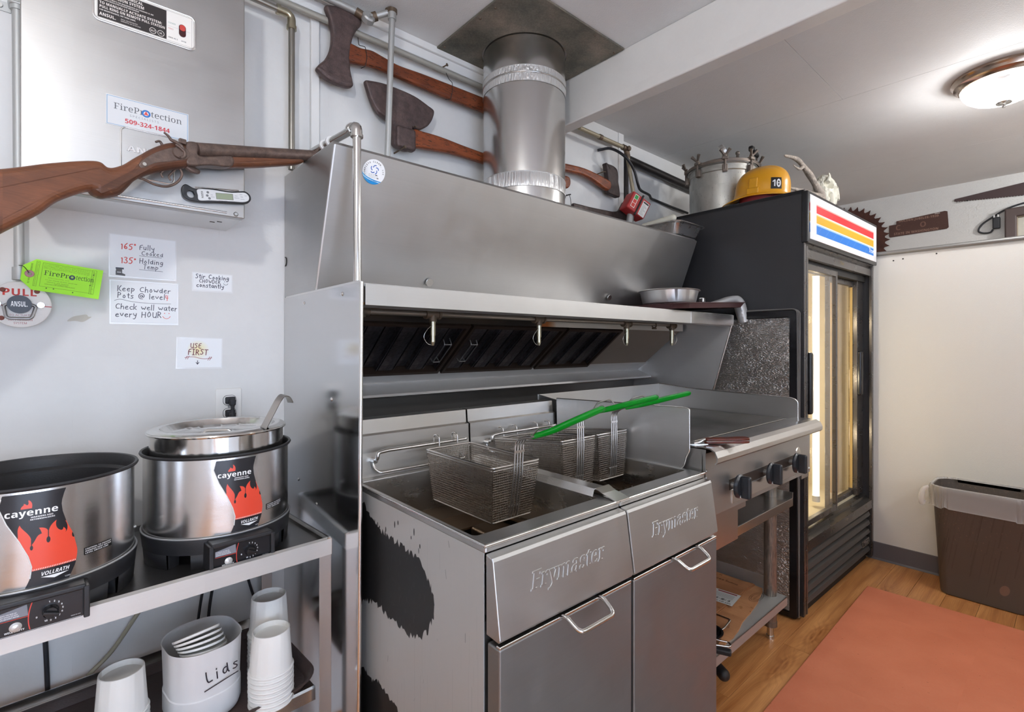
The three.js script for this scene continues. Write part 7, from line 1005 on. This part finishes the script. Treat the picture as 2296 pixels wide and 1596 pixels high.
{ // deer skull with one antler
  const t = thing('deer_skull', 'bleached deer skull with one curved antler behind the refrigerator sign', 'skull', [3.3, 2.0, 0.68]);
  const bone = std({ color: lin(0.74, 0.71, 0.60), roughness: 0.65, bumpMap: rep(speck, 12), bumpScale: 0.0015 });
  const g = new THREE.IcosahedronGeometry(1, 40); const p = g.attributes.position;
  for (let i = 0; i < p.count; i++) { const v = V().fromBufferAttribute(p, i), w = v.y < 0 ? 1 + 0.42 * v.y : 1; let X = v.x * 0.078 * w, Y = v.y * 0.125, Z = v.z * 0.06 * w;
    for (const [ex, ey, ez, er, dp] of [[-0.048, 0.002, 0.040, 0.034, 0.05], [0.012, -0.012, 0.062, 0.033, 0.055], [-0.022, -0.07, 0.05, 0.024, 0.04], [0.035, 0.062, 0.045, 0.012, 0.03], [-0.02, 0.055, 0.052, 0.010, 0.03]]) { const q = Math.hypot(X - ex, Y - ey, Z - ez); if (q < er) { const k = dp * Math.pow(1 - (q / er) ** 2, 0.7), l = Math.hypot(X, Y, Z) || 1; X -= X / l * k * 0.8; Y -= Y / l * k * 0.3; Z -= Z / l * k; } }
    const nz = 0.005 * PN.noise(v.x * 4, v.y * 4, v.z * 4) + 0.0022 * PN.noise(v.x * 13, v.y * 13, v.z * 13); X += v.x * nz; Y += v.y * nz; Z += v.z * nz; p.setXYZ(i, X, Y, Z); }
  const gm = mergeVertices((g.deleteAttribute('normal'), g.deleteAttribute('uv'), g)); gm.computeVertexNormals();
  const sk = part(t, 'cranium', gm.rotateZ(-0.55).rotateX(-0.2).translate(3.385, 2.195, 0.70), bone);
  for (let k = 0; k < 6; k++) { const u = k / 5; part(sk, 'tooth', box(-0.006, 0.006, -0.012, 0.010, -0.006, 0.006, 0.003).rotateZ(0.5).translate(3.474 - 0.02 * u, 2.175 - 0.055 * u + 0.02, 0.735), bone); }
  part(t, 'jaw', merge(sweep(smooth([[3.36, 2.16, 0.74], [3.335, 2.10, 0.75], [3.31, 2.04, 0.74], [3.30, 2.003, 0.73]], 20), (u) => 0.022 - 0.010 * u, 12), sweep(smooth([[3.43, 2.15, 0.72], [3.42, 2.08, 0.73], [3.39, 2.02, 0.72], [3.36, 2.003, 0.71]], 20), (u) => 0.02 - 0.009 * u, 12), sweep(smooth([[3.33, 2.235, 0.73], [3.36, 2.275, 0.73], [3.352, 2.295, 0.73]], 12), (u) => 0.014 - 0.01 * u, 8), sweep(smooth([[3.47, 2.23, 0.73], [3.51, 2.19, 0.73], [3.49, 2.16, 0.74]], 12), (u) => 0.016 - 0.008 * u, 8)), bone);
  const horn = std({ map: rep(field(128, 256, (x, y) => { const n = fbm(x / 16, y / 40, 2.9, 4), k = fbm(x / 5, y / 30, 5.5, 2); const v = 0.62 + 0.25 * n + 0.12 * k; return [v, v * 0.93, v * 0.86]; }, true), 6), roughness: 0.6, bumpMap: rep(speck, 8), bumpScale: 0.002 });
  const beam = smooth([[3.31, 2.06, 0.71], [3.285, 2.10, 0.72], [3.245, 2.15, 0.72], [3.205, 2.19, 0.71], [3.15, 2.235, 0.70], [3.07, 2.275, 0.69], [2.98, 2.292, 0.69], [2.89, 2.285, 0.69], [2.80, 2.268, 0.695], [2.77, 2.262, 0.70]], 70);
  part(t, 'antler', merge(sweep(beam, (u) => 0.022 * Math.pow(1 - u, 0.8) + 0.003 + 0.003 * Math.sin(u * 30) * (1 - u), 16), sweep(smooth([[3.05, 2.272, 0.69], [3.00, 2.246, 0.695], [2.94, 2.236, 0.70], [2.89, 2.24, 0.70]], 24), (u) => 0.010 * (1 - u) + 0.002, 12), sweep(smooth([[3.255, 2.135, 0.72], [3.17, 2.128, 0.715], [3.05, 2.130, 0.70], [2.92, 2.122, 0.69], [2.78, 2.112, 0.68]], 30), (u) => 0.019 * (1 - u) + 0.003, 14), lathe([[0.02, -0.012], [0.036, -0.004], [0.036, 0.006], [0.026, 0.012]], 3.303, 2.07, 0.712, 20)), horn); }
// ---------- far wall ----------
const rustM = std({ map: rep(field(256, 256, (x, y) => { const n = fbm(x / 40, y / 40, 8.7, 4), f = fbm(x / 5, y / 5, 3.7, 2); return [0.30 + 0.12 * n + 0.05 * f, 0.175 + 0.07 * n + 0.04 * f, 0.14 + 0.05 * n + 0.03 * f]; }, true), 3), roughness: 0.75, metalness: 0.2, bumpMap: rep(speck, 6), bumpScale: 0.001 });
const onFar = (g) => g.rotateY(-Math.PI / 2).translate(XR, 0, 0);    // drawn in (z, y), out of the wall toward the room
{ const s = new THREE.Shape(), cz = 0.385, cy = 2.125, R = 0.318, N = 40; const pts = [];
  for (let k = 0; k < N; k++) { const a = k / N * Math.PI * 2, st = Math.PI * 2 / N; for (const [da, r] of [[0, R], [0.12, R - 0.012], [0.3, R - 0.032], [0.55, R - 0.034], [0.85, R - 0.016]]) pts.push([cz + r * Math.cos(-(a + da * st)), cy + r * Math.sin(-(a + da * st))]); }
  const sh = shapeOf(pts); const h = new THREE.Path(); h.absarc(cz, cy, 0.03, 0, 7, true); sh.holes.push(h);
  solo('saw_blade', 'rusty circular saw blade hung on the far wall behind the refrigerator', 'saw blade', uvm(onFar(extr(sh, 0.004).translate(0, 0, 0.012))), rustM); }
{ const s = shapeOf([[0.694, 2.148], [0.694, 2.235], [0.740, 2.237], [0.741, 2.262], [1.035, 2.286], [1.050, 2.280], [1.057, 2.16], [1.046, 2.150], [0.70, 2.140]]);
  const tex = canvas(720, 288, (x, w, h) => { x.fillStyle = '#4b3028'; x.fillRect(0, 0, w, h); for (let i = 0; i < 700; i++) { x.fillStyle = `rgba(${rnd() < 0.5 ? '30,16,12' : '120,80,62'},${rr(0.05, 0.3)})`; x.fillRect(rr(0, w), rr(0, h), rr(1, 14), rr(1, 5)); } x.fillStyle = '#8e6f60'; x.font = 'bold 46px sans-serif'; x.fillText('GOLDEN JUBILEE-1939', 120, 70, 560); x.font = 'bold 48px sans-serif'; x.fillText('STATE IN WASHINGTON', 60, 262, 620); x.fillStyle = 'rgba(130,96,80,.7)'; x.font = 'bold 110px sans-serif'; x.fillText('C', 80, 190); x.fillText('O', 380, 190); x.fillStyle = '#b9b4ae'; x.fillRect(560, 14, 60, 10); x.fillRect(565, 272, 60, 8); });
  const g = extr(s, 0.002).translate(0, 0, 0.004); { const p = g.attributes.position, u = g.attributes.uv; for (let i = 0; i < p.count; i++) u.setXY(i, (p.getX(i) - 0.694) / 0.363, (p.getY(i) - 2.14) / 0.146); }
  solo('license_plate', 'rusted old license plate with a torn corner on the far wall', 'license plate', onFar(g), decal(1, 1, tex, { r: 0.7 })); }
{ const t = thing('hand_saw', 'long rusty hand saw blade high on the far wall', 'saw', [4.91, 2.2, 1.5]);
  const pts = [[1.088, 2.345], [1.09, 2.361], [1.45, 2.398], [1.95, 2.42], [2.0, 2.40], [1.98, 2.26]]; const low = []; for (let k = 0; k <= 120; k++) { const u = 1 - k / 120, z = 1.095 + u * 0.88, y = 2.343 - u * 0.075; low.push([z, y - (k % 2 ? 0.006 : 0)]); }
  part(t, 'blade', uvm(onFar(extr(shapeOf([...pts, ...low]), 0.0025).translate(0, 0, 0.004))), std({ color: lin(0.075, 0.05, 0.05), roughness: 0.6, metalness: 0.4 })); 
  part(t, 'handle', uvm(onFar(extr(splineShape([[1.95, 2.43], [2.05, 2.44], [2.1, 2.38], [2.09, 2.26], [2.0, 2.22], [1.95, 2.26]], 40), 0.025, 0.006))), hickM(3, 6, 0.7));
  part(t, 'nail', new THREE.CylinderGeometry(0.004, 0.004, 0.03, 8).rotateZ(Math.PI / 2).translate(4.905, 2.335, 1.16), M.dark); }
{ const t = thing('extension_cord', 'black power cord with a plug hanging beside the framed picture', 'cord', [4.9, 2.07, 1.28]);
  part(t, 'cable', cord([[4.912, 2.256, 1.72], [4.912, 2.262, 1.50], [4.90, 2.235, 1.38], [4.905, 2.19, 1.30], [4.91, 2.14, 1.235], [4.91, 2.10, 1.222], [4.91, 2.083, 1.245], [4.91, 2.083, 1.285], [4.905, 2.10, 1.297]], 0.006, 60), M.rubber);
  part(t, 'plug_body', box(4.886, 4.914, 2.10, 2.182, 1.292, 1.332, 0.008).translate(0, 0, 0.003), M.rubber);
  part(t, 'prong', merge(box(4.898, 4.902, 2.182, 2.20, 1.30, 1.307), box(4.898, 4.902, 2.182, 2.20, 1.32, 1.327)), M.screw); }
{ const t = thing('picture_frame', 'dark brown wooden frame around a pale pane on the far wall', 'frame', [4.9, 1.75, 1.6]);
  const wd = std({ color: lin(0.075, 0.05, 0.045), roughness: 0.5 });
  const s = shapeOf([[1.358, 1.72], [1.358, 2.225], [1.9, 2.25], [1.9, 1.72]]); s.holes.push(new THREE.Path([[1.418, 1.78], [1.84, 1.78], [1.84, 2.185], [1.418, 2.165]].map(([x, y]) => V2(x, y))));
  part(t, 'frame', uvm(onFar(extr(s, 0.05, 0.008))), wd); part(t, 'inner_bead', uvm(onFar((() => { const q = shapeOf([[1.408, 1.77], [1.408, 2.175], [1.85, 2.195], [1.85, 1.77]]); q.holes.push(new THREE.Path([[1.422, 1.785], [1.835, 1.785], [1.835, 2.18], [1.422, 2.16]].map(([x, y]) => V2(x, y)))); return extr(q, 0.03, 0.003); })())), std({ color: lin(0.25, 0.2, 0.14), roughness: 0.5 }));
  part(t, 'pane', uvm(onFar(extr(shapeOf([[1.41, 1.775], [1.41, 2.17], [1.845, 2.19], [1.845, 1.775]]), 0.004).translate(0, 0, 0.006))), std({ color: lin(0.42, 0.40, 0.33), roughness: 0.3 })); }
{ const t = thing('partition_rail', 'grey metal conduit rail along the top edge of the cream partition', 'rail', [3.62, 1.805, 2.4]);
  part(t, 'rail', cyl([3.612, 1.822, 0.87], [3.612, 1.822, 4.09], 0.0125), std({ color: lin(0.30, 0.30, 0.29), metalness: 0.7, roughness: 0.45 }));
  part(t, 'ledge_strip', box(3.618, 3.724, 1.8155, 1.822, 0.0, 4.09), M.galv); }
for (const [z, y] of [[0.985, 1.775], [1.03, 1.78], [1.18, 1.79], [1.02, 1.76]].slice(0, 3)) struct('trim_5', cyl([3.6185, y, z], [3.6205, y, z], 0.004), M.dark);
// ---------- waste basket ----------
{ const t = thing('waste_basket', 'dark brown rectangular waste basket lined with a clear plastic bag', 'waste basket', [3.48, 0, 1.385]);
  const sp = canvas(512, 512, (x) => { x.fillStyle = '#5e554e'; x.fillRect(0, 0, 512, 512); for (let i = 0; i < 320; i++) { x.fillStyle = `rgba(170,130,112,${rr(0.1, 0.5)})`; x.beginPath(); x.ellipse(rr(0, 512), 20 + Math.pow(rnd(), 2) * 240, rr(0.6, 2.2), rr(1, 4), 0.4, 0, 7); x.fill(); } for (let i = 0; i < 60; i++) { x.fillStyle = `rgba(20,16,14,${rr(0.05, 0.16)})`; x.fillRect(rr(0, 512), rr(0, 300), rr(2, 6), rr(60, 220)); } x.fillStyle = 'rgba(190,140,120,.4)'; x.beginPath(); x.ellipse(330, 420, 18, 24, 0, 0, 7); x.fill(); });
  sp.wrapS = sp.wrapT = THREE.RepeatWrapping;
  const o = (e, y) => ({ pts: rrect(3.372 - e, 3.590 + Math.min(e, 0.02), 1.225 - e, 1.555 + e, 0.045 + Math.max(0, e), 8), y });
  const g = loft([o(-0.012, 0.0), o(-0.002, 0.004), o(0.0, 0.015), o(0.030, 0.535), o(0.034, 0.54), o(0.034, 0.548), o(0.026, 0.55), o(0.022, 0.53), o(-0.006, 0.02), o(-0.02, 0.012)]); { const p = g.attributes.position, u = g.attributes.uv; for (let i = 0; i < p.count; i++) u.setXY(i, u.getX(i) / 0.5, p.getY(i) / 0.55); }
  part(t, 'bin', g, std({ map: sp, roughness: 0.5, bumpMap: rep(speck, 10), bumpScale: 0.0005 }));
  // liner: folded over the rim, wrinkled
  const lm = phys({ color: lin(0.95, 0.94, 0.94), transmission: 0.72, thickness: 0, roughness: 0.16, ior: 1.4 }); lm.side = THREE.DoubleSide;
  const n = 240, prof = [[-0.03, 0.30], [0.004, 0.40], [0.018, 0.47], [0.026, 0.53], [0.030, 0.553], [0.036, 0.558], [0.042, 0.553], [0.044, 0.53], [0.043, 0.505], [0.044, 0.48], [0.043, 0.455], [0.047, 0.45]], pos = [], idx = [];
  prof.forEach(([e, y], j) => { const R0 = rrect(3.372 - e, 3.590 + Math.min(e, 0.024), 1.225 - e, 1.555 + e, 0.045 + Math.max(0, e), 59); R0.forEach(([x, z], i) => { const a = i / R0.length * Math.PI * 2, amp = j > 6 ? 0.006 : j < 4 ? 0.012 : 0.002; const k = amp * (PN.noise(Math.cos(a) * 9, Math.sin(a) * 9, j * 0.35) + 0.6 * PN.noise(Math.cos(a) * 26, Math.sin(a) * 26, j * 0.2 + 4)); const sag = (j > 8 ? 0.02 : 0) * PN.noise(Math.cos(a) * 3, Math.sin(a) * 3, 7); const cx = x - 3.48, cz = z - 1.39, l = Math.hypot(cx, cz); pos.push(Math.min(3.614, x + cx / l * k), y + sag + k * 0.6, z + cz / l * k); }); });
  const m = 240; for (let j = 0; j < prof.length - 1; j++) for (let i = 0; i < m; i++) { const a = j * m + i, b = j * m + (i + 1) % m; idx.push(a, a + m, b, b, a + m, b + m); }
  const lg = new THREE.BufferGeometry(); lg.setAttribute('position', new THREE.Float32BufferAttribute(pos, 3)); lg.setIndex(idx); lg.computeVertexNormals();
  const ln = part(t, 'liner_bag', lg, lm, 'clear wrinkled plastic liner folded over the rim');
  part(ln, 'knot', sweep(smooth([[3.36, 0.545, 1.185], [3.35, 0.53, 1.168], [3.345, 0.49, 1.16], [3.35, 0.455, 1.162], [3.356, 0.47, 1.172]], 24), (u) => 0.007 + 0.007 * Math.sin(u * 3), 10), lm); }
solo('floor_outlet_box', 'pale metal box on the floor under the griddle stand', 'box', box(2.19, 2.29, 0.0, 0.07, 0.55, 0.62, 0.004), M.galv);

scene.traverse((o) => { if (o.isMesh) { o.castShadow = true; o.receiveShadow = true; } });
renderer.render(scene, camera);
